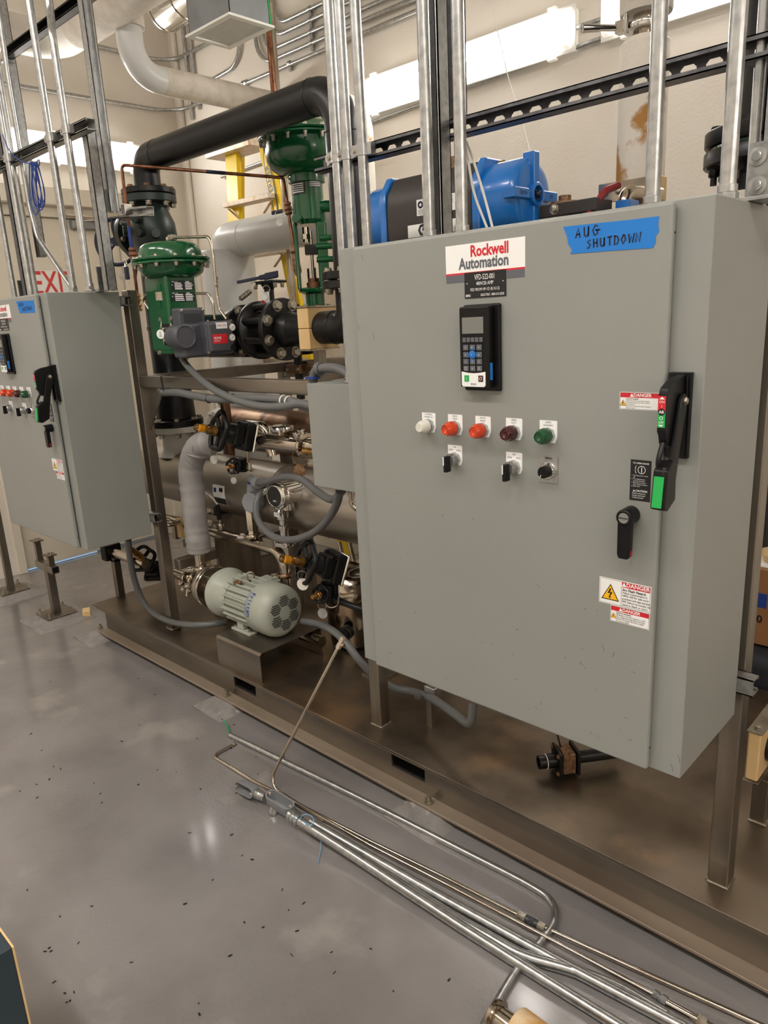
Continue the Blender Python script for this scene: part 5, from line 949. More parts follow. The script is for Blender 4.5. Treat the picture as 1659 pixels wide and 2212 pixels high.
# right-hand background pipes
t = thing('lagged_riser', 'upright white lagged pipe with brown stains behind the large cabinet', 'pipe', (-1.06, 2.3, 2)); a = AY(1388, 240, 2.3); r = 51 * MP(a); zb, zt = AY(1388, 398, 2.3).z, AY(1388, 86, 2.3).z
MB().lathe((a.x, 2.3, zb), Z_, [(0, r * .95), (.01, r), (zt - zb - .015, r), (zt - zb, r - .012), (zt - zb, .045)], 36).obj('lagging', 'cstain', t)
MB().cyl((a.x, 2.3, .3), (a.x, 2.3, zb - .06), r * .8, 28).obj('lower_lagging', 'cloth', t)
MB().cyl((a.x, 2.3, .4), (a.x, 2.3, CT), .036, 24).obj('tube', 'ss', t)
zu = AY(1400, 30, 2.3).z; MB().lathe((a.x, 2.3, zu), Z_, [(0, .036), (0, r * 1.02), (.01, r * 1.06), (CT - zu, r * 1.06)], 36).obj('upper_lagging', 'cloth', t)
zc = AY(1385, 60, 2.3).z; MB().lathe((a.x, 2.3, zc - .014), Z_, [(0, .05), (.004, .06), (.012, .062), (.02, .06), (.024, .05)], 28).obj('clamp', 'chrome', t); MB().cyl((a.x - .055, 2.25, zc), (a.x - .10, 2.19, zc + .0), .009, 12).obox((a.x - .05, 2.25, zc), X_, Y_, Z_, .014, .014, .016).cyl((a.x - .03, 2.235, zc - .02), (a.x - .03, 2.235, zc + .025), .007, 10).lathe((a.x - .095, 2.2, zc), (-.6, -.75, 0), [(0, .011), (.05, .013), (.052, .0)], 12).obj('wing_nut', 'chrome', t)
zz = AY(1378, 412, 2.25).z; MB().box((a.x - .085, 2.2, zz - .028), (a.x + .075, 2.208, zz + .028)).obj('pipe_clip', 'ss', t, bevel=.002); MB().box((a.x + .06, 2.21, zz - .034), (a.x + .085, 2.3, zz + .034)).obj('clip_block', 'tan', t, bevel=.004)
for s in (-.06, -.02): bolt((a.x + s, 2.2, zz), N_, .008, .006, t)
t = thing('bent_tube', 'bent steel tube in front of the stained white pipe', 'tube', AY(1350, 440, 2.1)); q = [AY(*c, 2.1) for c in ((1347, 520), (1347, 412), (1376, 408))]; MB().tube(fillet([q[0], q[1], q[2] + Y_ * .15], .035, 7), .017, 18).obj('tube', 'ss', t)
t = thing('red_lever', 'dark red valve lever sticking up behind the large cabinet', 'lever', AY(1290, 450, 2.05)); a, b, c = AY(1268, 470, 2.0), AY(1307, 412, 2.05), AY(1336, 400, 2.1); MB().tube(fillet([a, b, c], .03, 4), .0105, 8).obj('lever', 'red', t)
t = thing('valve_switchbox', 'flat black switch box with round cap right of the blue end cap', 'switch box', AY(1240, 460, 2.05)); a = AY(1243, 452, 2.05); MB().obox(a, X_, Y_, Z_, .09, .05, .018).obj('box', 'anod', t, bevel=.004); MB().lathe(a + V((-.035, .0, .018)), Z_, [(0, .045), (.006, .043), (.008, .02)], 24).lathe(a + V((-.035, 0, .026)), Z_, [(0, .018), (.016, .018)], 6).obj('cap', 'rbolt', t); bolt(a + V((-.04, -.05, .002)), N_, .011, .008, t, 'bolt'); MB().obox(a + V((.13, .06, -.004)), X_, Y_, Z_, .022, .03, .014).obj('blue_block', 'blue', t, bevel=.003)
MB().cyl(a - Z_ * .4, a - Z_ * .018, .025, 14).obj('stem', 'blackp', t)
t = thing('dark_riser', 'black upright pipe with rusty bolted flange at the right edge', 'pipe', (-.6, 2.15, 2)); yr = 2.15; e = AY(1599, 200, yr); rr_ = .084; xr2 = e.x + rr_ * 1.02; zf = AY(1560, 332, yr).z
MB().cyl((xr2, yr, 1.0), (xr2, yr, CT), rr_, 32).obj('pipe', 'black', t); rf = xr2 - AY(1529, 335, yr).x
for s in (0, 1): MB().lathe((xr2, yr, zf + (.004 if s else -.006)), Z_ * (1 if s else -1), [(0, .09), (0, rf - .003), (.004, rf), (.034, rf), (.037, rf - .003), (.037, .1), (.06, .088)], 40, cap=False).obj('flange', 'blackp', t)
MB().lathe((xr2, yr, zf - .004), Z_, [(0, .09), (0, rf - .012), (.006, rf - .012), (.006, .09)], 36, cap=False).obj('gasket', 'lens_g', t)
for p in ring((xr2, yr, zf), Z_, rf - .026, 8, .5): bolt(p + Z_ * .041, Z_, .0145, .014, t, 'blackp'); bolt(p - Z_ * .043, -Z_, .0145, .022, t, 'blackp'); MB().cyl(p - Z_ * .063, p - Z_ * .085, .008, 10).obj('stud_end', 'blackp', t)
MB().cyl((xr2 - .03, yr - .05, zf - .19), (xr2 - .03, yr - .05, zf - .11), .06, 20).obj('wrap', 'cloth', t)
# thin cables
t = thing('hanging_wire', 'thin pale twisted wire hanging down in front of the back wall lamp', 'wire', AY(1145, 335, 2.2)); P = [AY(*c, 2.2) for c in ((1058, -40), (1068, 40), (1085, 110), (1100, 175), (1130, 270), (1147, 340))]; MB().tube(curve(P, 5), .0017, 6).obj('wire', 'wirew', t)
for k, L in enumerate((((1004, 306), (1012, 350), (1025, 420), (1052, 492)), ((1008, 306), (1022, 345), (1045, 420), (1064, 492)))):
    t = thing('white_cable', ('left', 'right')[k] + ' one of two thin white cables hanging across the black actuator body', 'cable', AY(*L[-1], 1.66)); P = [AY(*c, 1.66) for c in L]; MB().tube(curve(P, 6), .0034, 8).obj('cable', 'wirew', t)
# ================================================================ sanitary piping, pump, instruments on the skid
def triclamp(c, ax, r, parent, wing=None, key='ss'):
    """sanitary clamp with its wing nut"""
    c, ax = V(c), V(ax).normalized()
    MB().lathe(c - ax * .011, ax, [(0, r), (.002, r * 1.42), (.008, r * 1.55), (.014, r * 1.55), (.020, r * 1.42), (.022, r)], 24, cap=False).obj('clamp', key, parent)
    w = V(wing) if wing else frame(ax)[0]; w = (w - ax * w.dot(ax)).normalized(); q = c + w * r * 1.55; s = ax.cross(w)
    MB().obox(q + w * .008, w, s, ax, .012, .007, .010).cyl(q + w * .008 - s * .02, q + w * .008 + s * .028, .0045, 8).obox(q + w * .008 + s * .03, w, s, ax, .016, .005, .007).obj('wing_nut', 'chrome', parent, bevel=.0015)
def dvalve(P, T, label, s=1., name='diaphragm_valve', wheel=.078, capkey='amber', tagdir=None, px=None):
    """diaphragm valve: body plate at P, indicator tip at T"""
    P, T = V(P), V(T); d = (T - P); L = d.length; d.normalize(); u = Z_ - d * Z_.dot(d); u.normalize(); v = d.cross(u)
    t = thing(name, label, 'valve', P, 'diaphragm valves')
    MB().obox(P, d, u, v, .007 * s, .062 * s, .058 * s).obj('body_plate', 'chrome', t, bevel=.012 * s, seg=3)
    MB().obox(P + d * .028 * s, d, u, v, .02 * s, .062 * s, .058 * s).obox(P + d * .062 * s, d, u, v, .026 * s, .046 * s, .042 * s).lathe(P + d * .08 * s, d, [(0, .04 * s), (.03 * s, .034 * s), (.04 * s, .026 * s)], 20).obj('bonnet', 'plast', t, bevel=.01 * s, seg=3)
    for a in (-1, 1):
        for b in (-1, 1): MB().obox(P + d * .045 * s + u * a * .045 * s + v * b * .042 * s, d, u, v, .012 * s, .011 * s, .011 * s).obj('bolt_lug', 'plast', t, bevel=.003)
    W = P + d * L * .60
    pts = []
    for k in range(33):
        q = 2 * math.pi * k / 32; r = wheel * s * (1 + .07 * math.cos(5 * q)); pts.append(W + (u * math.cos(q) + v * math.sin(q)) * r)
    h = MB().tube(pts[:-1] + [pts[0]], .011 * s, 10, False).obj('handwheel', 'plast', t)
    for k in range(5): q = 2 * math.pi * (k + .5) / 5; e = W + (u * math.cos(q) + v * math.sin(q)) * wheel * s * .96; MB().bar(W - d * .008 * s, e, .02 * s, .012 * s, d).obj('spoke', 'plast', h, bevel=.003)
    MB().lathe(W - d * .03 * s, d, [(0, .024 * s), (.04 * s, .022 * s)], 18).obj('hub', 'plast', h)
    if capkey:
        C = W + d * .008 * s; ll = L * .40
        MB().lathe(C, d, [(0, .021 * s), (ll * .1, .021 * s), (ll * .12, .0225 * s), (ll * .2, .0225 * s), (ll * .22, .02 * s), (ll * .34, .02 * s), (ll * .36, .0225 * s), (ll * .42, .0215 * s), (ll * .45, .017 * s), (ll * .92, .016 * s), (ll * .99, .012 * s), (ll, .0)], 20).obj('indicator_cap', capkey, t)
        MB().lathe(C + d * ll * .02, d, [(0, .012 * s), (ll * .45, .012 * s), (ll * .45, .007 * s), (ll * .56, .007 * s)], 14).obj('spindle', 'brass', t); MB().lathe(C + d * ll * .56, d, [(0, .0105 * s), (ll * .22, .0105 * s)], 16).obj('indicator', 'lyel', t)
    return t
def tag(c, label, parent=None, r=.018, n=(.4, -.9, .1), ringc=None, key='galv'):
    t = thing('valve_tag', label, 'tag', c, 'round metal valve tags'); c = V(c); MB().lathe(c, n, [(0, r), (.0015, r)], 24).obj('disc', key, t); MB().torus(c + Z_ * (r + .013), (.6, -.8, 0), .017, .0011, 22, 5).obj('ring', 'bolt', t)
YS_ = 1.80
dvalve(AY(541, 944, 1.86), AY(424, 923, 1.63), 'upper black handwheel valve with amber indicator cap above the grey jacket')
tag(AY(462, 993, 1.7), 'round tag hanging below the upper handwheel valve')
dvalve(AY(733, 1226, 1.86), AY(609, 1207, 1.63), 'lower black handwheel valve with amber cap behind the motor')
tag(AY(654, 1262, 1.68), 'round pale tag hanging beside the motor fan end', r=.024, key='dirtyw')
dvalve(AY(338, 1236, 1.93), AY(284, 1186, 1.70), 'black handwheel valve left of the frame post, near the pump suction', s=.95, wheel=.07, capkey='brass')
dvalve(AY(522, 1004, 1.90), AY(492, 1009, 1.79), 'small black knob valve hanging on the long shell', s=.52, name='sampling_valve', wheel=.062, capkey='brass')
tag(AY(505, 1038, 1.82), 'small tag under the knob valve on the long shell', r=.015)
dvalve(AY(716, 1275, 1.84), AY(676, 1290, 1.70), 'small black knob valve low beside the motor, with hose', s=.62, name='sampling_valve', wheel=.055, capkey='brass')
tag(AY(697, 1325, 1.76), 'round tag below the low knob valve near the post', r=.021)
# grey jacketed riser
t = thing('jacketed_pipe', 'silver-grey fabric jacketed pipe bending down to the pump discharge', 'pipe', AY(430, 1190, 1.78), 'jacketed')
del t['group']
P = curve([AY(*c, 1.80) for c in ((455, 955), (432, 963), (418, 985), (412, 1020), (416, 1060), (420, 1100), (424, 1140), (428, 1170), (430, 1191))], 6); k_ = MP(P[0]); r_ = random.Random(8); rr = [k_ * (27.5 + .7 * math.sin(i * 1.9) + r_.uniform(-.9, .9)) for i in range(len(P))]
MB().tube(P, rr, 26).obj('fabric_jacket', 'jacket', t, smooth=80)
for i in range(4, len(P) - 2, 4):
    u, v, w = frame(P[i] - P[i - 1]); c = P[i]; L = []
    for j in range(12): q = -2.6 + 2.6 * j / 11 + r_.uniform(-.02, .02); L.append(c + (u * math.cos(q) + v * math.sin(q)) * (rr[i] + .001) + w * (.022 * math.sin(j * .5 + i)))
    MB().tube(curve(L, 2), [.001 + .005 * math.sin(math.pi * j / (len(curve(L, 2)) - 1)) for j in range(len(curve(L, 2)))], 6).obj('fold', 'jacket', t, smooth=80)
a, b = AY(429, 1188, 1.81), AY(434, 1282, 1.81); b.x = a.x; MB().cyl((a.x, 1.81, b.z), a, .0255, 22).obj('tube', 'ss', t)
zc = AY(428, 1224, 1.81).z; triclamp((a.x, 1.81, zc), Z_, .027, t, (-.6, -.8, 0)); xd = a.x
# pump and motor
XM0, XM1, YM, ZM = -2.83, -2.368, 1.81, .456
t = thing('pump_motor', 'pale grey finned electric motor with perforated fan cover on a bent steel stand', 'motor', (-2.6, YM, .335))
st = thing('motor_stand', 'bent stainless sheet stand under the pale grey motor', 'stand', (-2.5, YM, .2)); SX0, SX1, SY0, SY1, SZ = -2.664, -2.345, 1.637, 1.985, .335
MB().prism([(SY0, DK), (SY0 + .004, DK), (SY0 + .004, SZ - .012), (SY0 + .012, SZ - .004), (SY1 - .012, SZ - .004), (SY1 - .004, SZ - .012), (SY1 - .004, DK), (SY1, DK), (SY1, SZ - .01), (SY1 - .01, SZ), (SY0 + .01, SZ), (SY0, SZ - .01)], (SX0, 0, 0), Y_, Z_, X_, SX1 - SX0).obj('bent_plate', 'beam', st, bevel=.001)
rm = .1; MB().lathe((XM0, YM, ZM), X_, [(0, 0), (0, .1), (.004, .108), (.012, .108), (.02, .116), (.04, .118), (.052, .112), (.06, .106), (.14, .094)], 44).obj('drive_end_bell', 'motor', t)
MB().lathe((XM0 + .13, YM, ZM), X_, [(0, .09), (.2, .09)], 44).obj('frame', 'motor', t)
for k in range(22):
    q = 2 * math.pi * k / 22 + .14; dn = V((0, math.cos(q), math.sin(q)))
    if dn.z < -.75: continue
    MB().obox(V((XM0 + .232, YM, ZM)) + dn * .1, X_, dn, X_.cross(dn), .098, .0135, .0034).obj('fin', 'motor', t, bevel=.0015)
FR = .117
cv = MB().lathe((XM0 + .32, YM, ZM), X_, [(0, FR - .004), (.006, FR), (.09, FR), (.115, FR - .005), (.132, FR - .018), (.139, FR - .034), (.1395, 0)], 48).obj('fan_cover', 'motor', t, smooth=60)
m = MB(); xf = XM0 + .4600
def tri(m, c, s, up): m.add([c + Y_ * (-s) + Z_ * (-s * .75 * up), c + Y_ * s + Z_ * (-s * .75 * up), c + Z_ * (s * .85 * up)], [(0, 1, 2)])
for k in range(6):
    q = math.pi / 6 + k * math.pi / 3; c0 = V((xf, YM + .055 * math.cos(q), ZM + .055 * math.sin(q)))
    for i in range(-3, 4):
        for j in range(-3, 4):
            for up in (1, -1):
                o = c0 + Y_ * (i * .0102 + (j % 2) * .0051 + (.0051 if up < 0 else 0)) + Z_ * (j * .0098 + (.0014 if up < 0 else 0))
                if (o - c0).length < .0265: tri(m, o, .0042, up)
m.obj('vent_holes', 'void', cv, kind='stuff')
q0, q1 = math.radians(195), math.radians(140)
for k, ch in enumerate('Fristam'):
    q = math.radians(132 + 7.6 * k); dn = V((0, math.cos(q), math.sin(q))); tn = V((0, -math.sin(q), math.cos(q)))
    MB().text(ch, V((XM0 + .352, YM, ZM)) + dn * (FR + .0006), tn, X_, .036, .02, sx=.8).obj('brand_letter', 'wireb', cv)
m = MB()
for k in range(2):
    for i in range(12): q = math.radians(130 + 4.6 * i); dn = V((0, math.cos(q), math.sin(q))); m.obox(V((XM0 + .332 - .007 * k, YM, ZM)) + dn * (FR + (.0003 if k == 0 else -.0005)), X_, V((0, -math.sin(q), math.cos(q))), dn, .0012, .003, .0003)
m.obj('brand_underline', 'wireb', cv)
c = AY(600, 1340, YM - FR + .004); 
for y in (YM - .07, YM + .07):
    MB().box((XM0 + .17, y - .022, SZ), (XM0 + .31, y + .022, SZ + .013)).box((XM0 + .205, y - .012, SZ + .013), (XM0 + .25, y + .016, ZM - .06)).obj('foot', 'motor', t, bevel=.004)
    for x in (XM0 + .185, XM0 + .29): bolt((x, y - .004, SZ + .013), Z_, .008, .007, t)
MB().cyl((XM0 + .23, YM, ZM + .08), (XM0 + .23, YM, ZM + .108), .009, 12).torus((XM0 + .23, YM, ZM + .124), (.8, -.6, 0), .016, .0048, 24, 8).obj('lifting_eye', 'bolt', t)
MB().torus((XM0 + .215, YM - .02, ZM + .104), (.7, -.5, .5), .017, .0012, 20, 5).lathe((XM0 + .195, YM - .05, ZM + .098), (.1, -.3, 1), [(0, .018), (.0015, .018)], 20).obj('motor_tag', 'rbolt', t)
for k in range(4): p = ring((XM0 + .03, YM, ZM), X_, .1, 4, .8)[k]; bolt(p + V((.01, 0, 0)), p - V((XM0 + .03, YM, ZM)), .006, .006, t, 'motor', False)
MB().box((XM0 + .15, YM + .07, ZM - .02), (XM0 + .27, YM + .15, ZM + .07)).obj('terminal_box', 'motor', t, bevel=.006)
t = thing('centrifugal_pump', 'round stainless centrifugal pump at the far end of the motor', 'pump', (XM0 - .12, YM, .36))
MB().lathe((XM0 - .0005, YM, ZM), -X_, [(0, .07), (.02, .07), (.028, .045), (.06, .043), (.066, .05), (.075, .052)], 32).obj('adapter', 'shell', t)
MB().obox((XM0 - .05, YM - .01, ZM + .045), X_, Y_, Z_, .03, .03, .022).obj('guard', 'shell', t, bevel=.003)
MB().lathe((XM0 - .072, YM, ZM), -X_, [(0, .05), (0, .1), (.004, .104), (.012, .104), (.014, .096), (.06, .09), (.085, .075), (.1, .05), (.12, .03), (.15, .029)], 40).obj('casing', 'ss', t, bevel=.001)
MB().lathe((XM0 - .095, YM, ZM), -X_, [(0, .098), (.006, .101), (.02, .101), (.026, .097)], 40, cap=False).obj('casing_ring', 'shell', t)
MB().cyl((xd, YM, ZM + .03), (xd, YM, AY(434, 1282, 1.81).z + .0), .0255, 20).obj('discharge', 'ss', t)
XS = XM0 - .222
t = thing('suction_line', 'polished suction tube with clamps running left from the pump head', 'tube', (-3.3, YM, ZM))
MB().cyl((XS - .0, YM, ZM), (-3.29, YM, ZM), .027, 22).obj('tube', 'ss', t)
for x in (XS - .02, -3.13): triclamp((x, YM, ZM), X_, .029, t, (0, -1, -.4))
MB().tube(curve([(XS - .05, YM - .01, ZM - .03), (XS - .055, YM - .03, ZM - .055), (XS - .05, YM - .04, ZM - .08)]), .008, 10).obj('drain_stub', 'ss', t)
MB().box((-3.205 + .06, YM + .03, ZM - .02), (-3.205 + .09, YM + .13, ZM + .08)).obj('tan_clamp', 'tan', t, bevel=.003)
q = AZ(261, 1287, DK); YI = q.y
t = thing('inlet_tube', 'polished tube held by a black clamp block, left of the post below the far cabinet', 'tube', (q.x, YI, .4)); a = AY(240, 1191, YI)
MB().cyl(a - X_ * .03, (AY(316, 1225, YI).x, YI, a.z), .026, 20).obj('tube', 'ss', t); MB().obox(a, X_, Y_, Z_, .03, .05, .045).obj('clamp_block', 'plast', t, bevel=.008, seg=3)
for s in (-.03, .03): bolt(a + V((0, s, .045)), Z_, .008, .006, t)
MB().box((q.x - .02, YI - .02, DK), (q.x + .02, YI + .02, a.z - .026)).obj('support_post', 'post', t, bevel=.003); MB().box((a.x - .02, YI - .02, a.z - .05), (q.x + .02, YI + .02, a.z - .04)).obj('support_arm', 'post', t)
# lower header with instruments
YH = 1.93; a, b = AY(455, 1143, YH), AY(612, 1196, YH); zh = (a.z + b.z) / 2
t = thing('header_tube', 'polished header tube carrying clamped instruments below the long shell', 'tube', (a.x, YH, zh)); MB().tube(fillet([(a.x - .35, YH, zh), (b.x, YH, zh), (b.x, YH, DK + .10), (b.x + .22, YH, DK + .10)], .075, 8), .0255, 22).obj('tube', 'ss', t)
for x in (-2.99, -2.33): MB().torus((x, YH, zh), X_, .0255, .0015, 24, 5).obj('weld_seam', 'shell', t)
MB().box((b.x - .09, YH - .04, zh + .02), (b.x + .0, YH + .04, zh + .06)).obj('support_clip', 'post', t); zc = AY(600, 1236, YH).z; triclamp((b.x, YH, zc), Z_, .027, t, (-.5, -.8, 0), 'shell2')
def stub(px, lab=None):
    x = AY(px, 1175, YH).x; return V((x, YH, zh + .026))
c = stub(480); t = thing('temperature_probe', 'small clamped probe with black boot and pale cable', 'sensor', c); triclamp(c + Z_ * .02, Z_, .014, t, (-.7, -.7, 0)); MB().cyl(c - Z_ * .005, c + Z_ * .05, .01, 14).obj('stem', 'ss', t); MB().lathe(c + Z_ * .045, (-.05, 0, 1), [(0, .009), (.01, .012), (.075, .011), (.08, .006)], 16).obj('boot', 'plast', t); MB().tube(curve([c + V((-.004, 0, .125)), c + V((-.02, -.02, .165)), c + V((-.08, -.03, .195)), c + V((-.15, -.0, .21))]), .004, 8).obj('cable', 'wirew', t)
c = stub(548); t = thing('level_switch', 'grey-capped level switch with hexagonal steel stem on the header tube', 'sensor', c); triclamp(c + Z_ * .012, Z_, .026, t, (-1, -.6, .2)); MB().lathe(c + Z_ * .02, Z_, [(0, .027), (.008, .021), (.022, .021), (.022, .026), (.115, .026), (.125, .018), (.14, .018)], 6).obj('stem', 'ss', t)
hc = AY(541, 1083, YH - .02); MB().lathe((hc.x, YH, c.z + .135), Z_, [(0, .02), (.02, .03), (.07, .033), (.1, .028), (.13, .024)], 22).obj('housing', 'pvcg', t); h = MB().lathe(hc + V((.018, .03, 0)), (.3, -.95, .05), [(0, .04), (.03, .04), (.034, .046), (.06, .046), (.064, .042), (.064, 0)], 28).obj('screw_cap', 'pvcg', t, bevel=.002)
for p in ring(hc + V((.018, .03, 0)) + V((.3, -.95, .05)) * .048, (.3, -.95, .05), .046, 8): MB().obox(p, (.3, -.95, .05), Z_, X_, .012, .004, .004).obj('grip_rib', 'pvcg', h)
e0 = V((hc.x, YH, c.z + .262)); MB().lathe(e0, Z_, [(0, .02), (.008, .022), (.012, .022), (.014, .018), (.02, .02)], 18).obj('blue_seal', 'wireb', t)
E1 = AY(545, 1041, YH - .06)
MB().tube(fillet([e0 + Z_ * .015, V((e0.x, YH - .01, E1.z)), E1 + X_ * .02], .03, 6), .0165, 16).lathe(E1 + X_ * .02, X_, [(0, .024), (.022, .026), (.03, .024)], 12).obj('elbow_fitting', 'pvcg', t)
c = stub(616); t = thing('pressure_transmitter', 'round polished pressure transmitter with dark glass face on the header tube', 'sensor', c)
MB().lathe(c, Z_, [(0, .025), (.01, .025), (.012, .05), (.018, .052), (.03, .052), (.036, .045), (.045, .02), (.075, .018), (.085, .024), (.10, .024), (.105, .018), (.125, .018), (.13, .027), (.15, .03), (.165, .03), (.175, .022), (.20, .026), (.22, .03)], 24).obj('stem', 'chrome', t)
MB().box((c.x - .02, YH - .0315, c.z + .145), (c.x + .018, YH - .0305, c.z + .163)).obj('label', 'lwhite', t); MB().m('lblk').text('02140', (c.x - .001, YH - .032, c.z + .154), X_, Z_, .012).obj('lettering', None, t)
hc = AY(600, 1073, YH - .09); ax = V((.05, -1, .03)).normalized(); ctr = AY(620, 1066, YH - .0)
MB().lathe(ctr - ax * .075, ax, [(0, .0), (0, .05), (.012, .058), (.022, .058), (.024, .05), (.11, .05), (.112, .058), (.116, .06), (.14, .06), (.146, .054), (.15, .045), (.146, .043), (.146, 0)], 36).obj('housing', 'chrome', t, bevel=.001); MB().lathe(ctr + ax * .0715, ax, [(0, .0428), (.001, .0428)], 28).obj('glass', 'blackp', t); MB().m('lwhite').text('889', ctr + ax * .0732 - Z_ * .022, ax.cross(Z_) * -1 if ax.cross(Z_).x < 0 else ax.cross(Z_), Z_, .014).obj('digits', None, t)
MB().cyl(ctr - Z_ * .07, ctr - Z_ * .03, .03, 20).obj('neck', 'chrome', t); MB().cyl(ctr + V((.04, -.02, .01)), ctr + V((.055, -.045, .02)), .012, 14).obj('plug', 'chrome', t)
g0 = AY(572, 1052, YH - .02); MB().lathe(g0 + V((.03, .0, .0)), (-1, -.1, -.5), [(0, .015), (.012, .018), (.02, .018), (.026, .022), (.045, .022)], 14).obj('cable_gland', 'chrome', t)
# upper polished line
t = thing('product_line', 'polished product tube with clamps running right from the upper handwheel valve', 'tube', (-2.3, 1.86, .98)); a, b = AY(545, 943, 1.88), AY(680, 972, 1.88); zz = (a.z + b.z) / 2; MB().lathe((a.x, 1.88, zz), X_, [(0, .05), (.01, .045), (.05, .036), (.09, .034), (.85, .034)], 26).obj('tube', 'ss', t)
MB().tube(fillet([AY(530, 918, 2.02), AY(573, 921, 2.02), AY(588, 985, 2.02)], .05, 7), .024, 18).obj('branch_tube', 'ss', t)
x = AY(607, 950, 1.88).x; MB().cyl((x, 1.88, zz + .03), (x, 1.88, zz + .05), .012, 14).obj('ferrule', 'ss', t); MB().lathe((x, 1.88, zz + .048), Z_, [(0, .03), (.003, .046), (.012, .05), (.02, .046), (.024, .03), (.026, .028), (.026, 0)], 26).obj('cap_clamp', 'chrome', t)
for q in range(5): p = ring((x, 1.88, zz + .06), Z_, .05, 10)[q * 2]; MB().lathe(p - V((0, 0, .01)), Z_, [(0, .007), (.02, .007)], 8).obj('clamp_stud', 'chrome', t)
x = AY(662, 965, 1.88).x; triclamp((x, 1.88, zz), X_, .036, t, (0, -.4, 1)); MB().torus((x + .02, 1.83, zz - .035), (.5, -.85, 0), .035, .0013, 24, 5).lathe((x + .018, 1.82, zz - .088), (.3, -.95, 0), [(0, .026), (.0015, .026)], 24).obj('line_tag', 'rbolt', t)
MB().cyl((x + .03, 1.84, zz - .01), (x + .12, 1.84, zz - .01), .012, 14).obj('gold_stub', 'brass', t); MB().tube([AY(535, 965, 1.9), AY(535, 1005, 1.9)], .009, 12).lathe(AY(540, 1018, 1.9), Z_, [(0, .016), (.004, .018), (.008, .01), (.04, .009)], 14).obj('sample_tube', 'ss', t)
# filter housing
t = thing('filter_housing', 'domed stainless housing with strap lid behind the lower handwheel valve', 'vessel', AY(755, 1290, 2.15)); c = AY(752, 1225, 2.15); ax = V((.25, -.55, .8)).normalized()
MB().lathe((c.x, 2.15, DK), Z_, [(0, .06), (.02, .1), (.1, .11), (.26, .115), (.3, .12)], 34).obj('body', 'ss', t); top = V((c.x, 2.15, DK + .30)); MB().lathe(top, ax, [(0, .125), (.012, .13), (.03, .13), (.045, .12), (.075, .085), (.09, .04), (.093, 0)], 34).obj('lid', 'ss', t, smooth=60)
MB().bar(top + ax * .085 + V((-.11, -.05, -.06)), top + ax * .1 + V((.02, .0, .0)), .045, .012, ax).obj('lid_strap', 'shell', t, bevel=.003)
for px, py in ((733, 1170), (755, 1172)): p = AY(px, py, 2.08); MB().cyl(p, p + V((.02, .0, -.08)), .011, 12).obj('swing_bolt', 'ss', t)
MB().lathe((c.x + .08, 2.05, DK + .12), (.3, -1, 0), [(0, .032), (.03, .032), (.033, .026), (.05, .026)], 22).obj('side_port', 'blackp', t)
t = thing('valve_outlet', 'curved polished tube leaving the lower handwheel valve to the right', 'tube', AY(742, 1240, 1.88)); q = [AY(*k, 1.88) for k in ((738, 1226), (755, 1238), (800, 1236))]; MB().tube(curve(q, 6), .031, 22).obj('tube', 'ss', t)
# structure bits in the background of the skid
t = thing('lower_clamp', 'tan pipe clamp with steel bracket behind the post, under the long shell', 'pipe support', AY(395, 1135, 1.95)); c = AY(392, 1138, 1.92); MB().box((c.x - .0, 1.89, c.z - .05), (c.x + .035, 2.0, c.z + .055)).obj('block', 'tan', t, bevel=.003); MB().box((c.x - .03, 1.88, c.z - .06), (c.x - .003, 2.0, c.z + .03)).obj('bracket', 'post', t); MB().tube(fillet([AY(342, 1128, 1.78), AY(365, 1136, 1.8), AY(388, 1128, 1.88)], .05), .01, 10).obj('grab_bar', 'ss', t); MB().cyl(AY(350, 1118, 1.95), c + V((0, .04, .02)), .02, 16).obj('tube', 'ss', t); MB().box((-3.15, 1.9, c.z - .1), (c.x + .03, 1.94, c.z - .062)).obj('arm', 'beam', t)
t = thing('black_drop_pipe', 'black pipe end hanging down behind the long shell', 'pipe', AY(517, 1195, 2.55)); p = AY(517, 1195, 2.5); MB().cyl((p.x, 2.5, p.z), (p.x, 2.5, 1.3), .031, 20).obj('pipe', 'black', t)
t = thing('black_drop_pipe', 'dark pipe upright between the shells near the tinted one', 'pipe', AY(490, 960, 2.22)); p = AY(489, 900, 2.22); MB().cyl((p.x, 2.22, 1.0), (p.x, 2.22, 1.42), .026, 18).obj('pipe', 'shell2', t)
t = thing('grab_handle', 'bent tube handle next to the junction box underside', 'handle', AY(765, 1085, 1.8)); MB().tube(fillet([AY(757, 1040, 1.78), AY(760, 1098, 1.78), AY(790, 1102, 1.78)], .04), .011, 12).obj('bar', 'ss', t)
t = thing('deck_bracket', 'small folded steel bracket lying on the deck behind the motor', 'bracket', AZ(497, 1215, DK)); c = AZ(495, 1222, DK); MB().box(c + V((-.05, -.03, 0)), c + V((.07, .03, .004))).box(c + V((-.05, -.03, 0)), c + V((.07, -.026, .05))).box(c + V((-.05, -.04, 0)), c + V((-.02, -.02, .055))).obj('plate', 'bolt', t); MB().box(c + V((-.055, -.045, 0)), c + V((-.045, .03, .055))).obj('end', 'blackp', t)
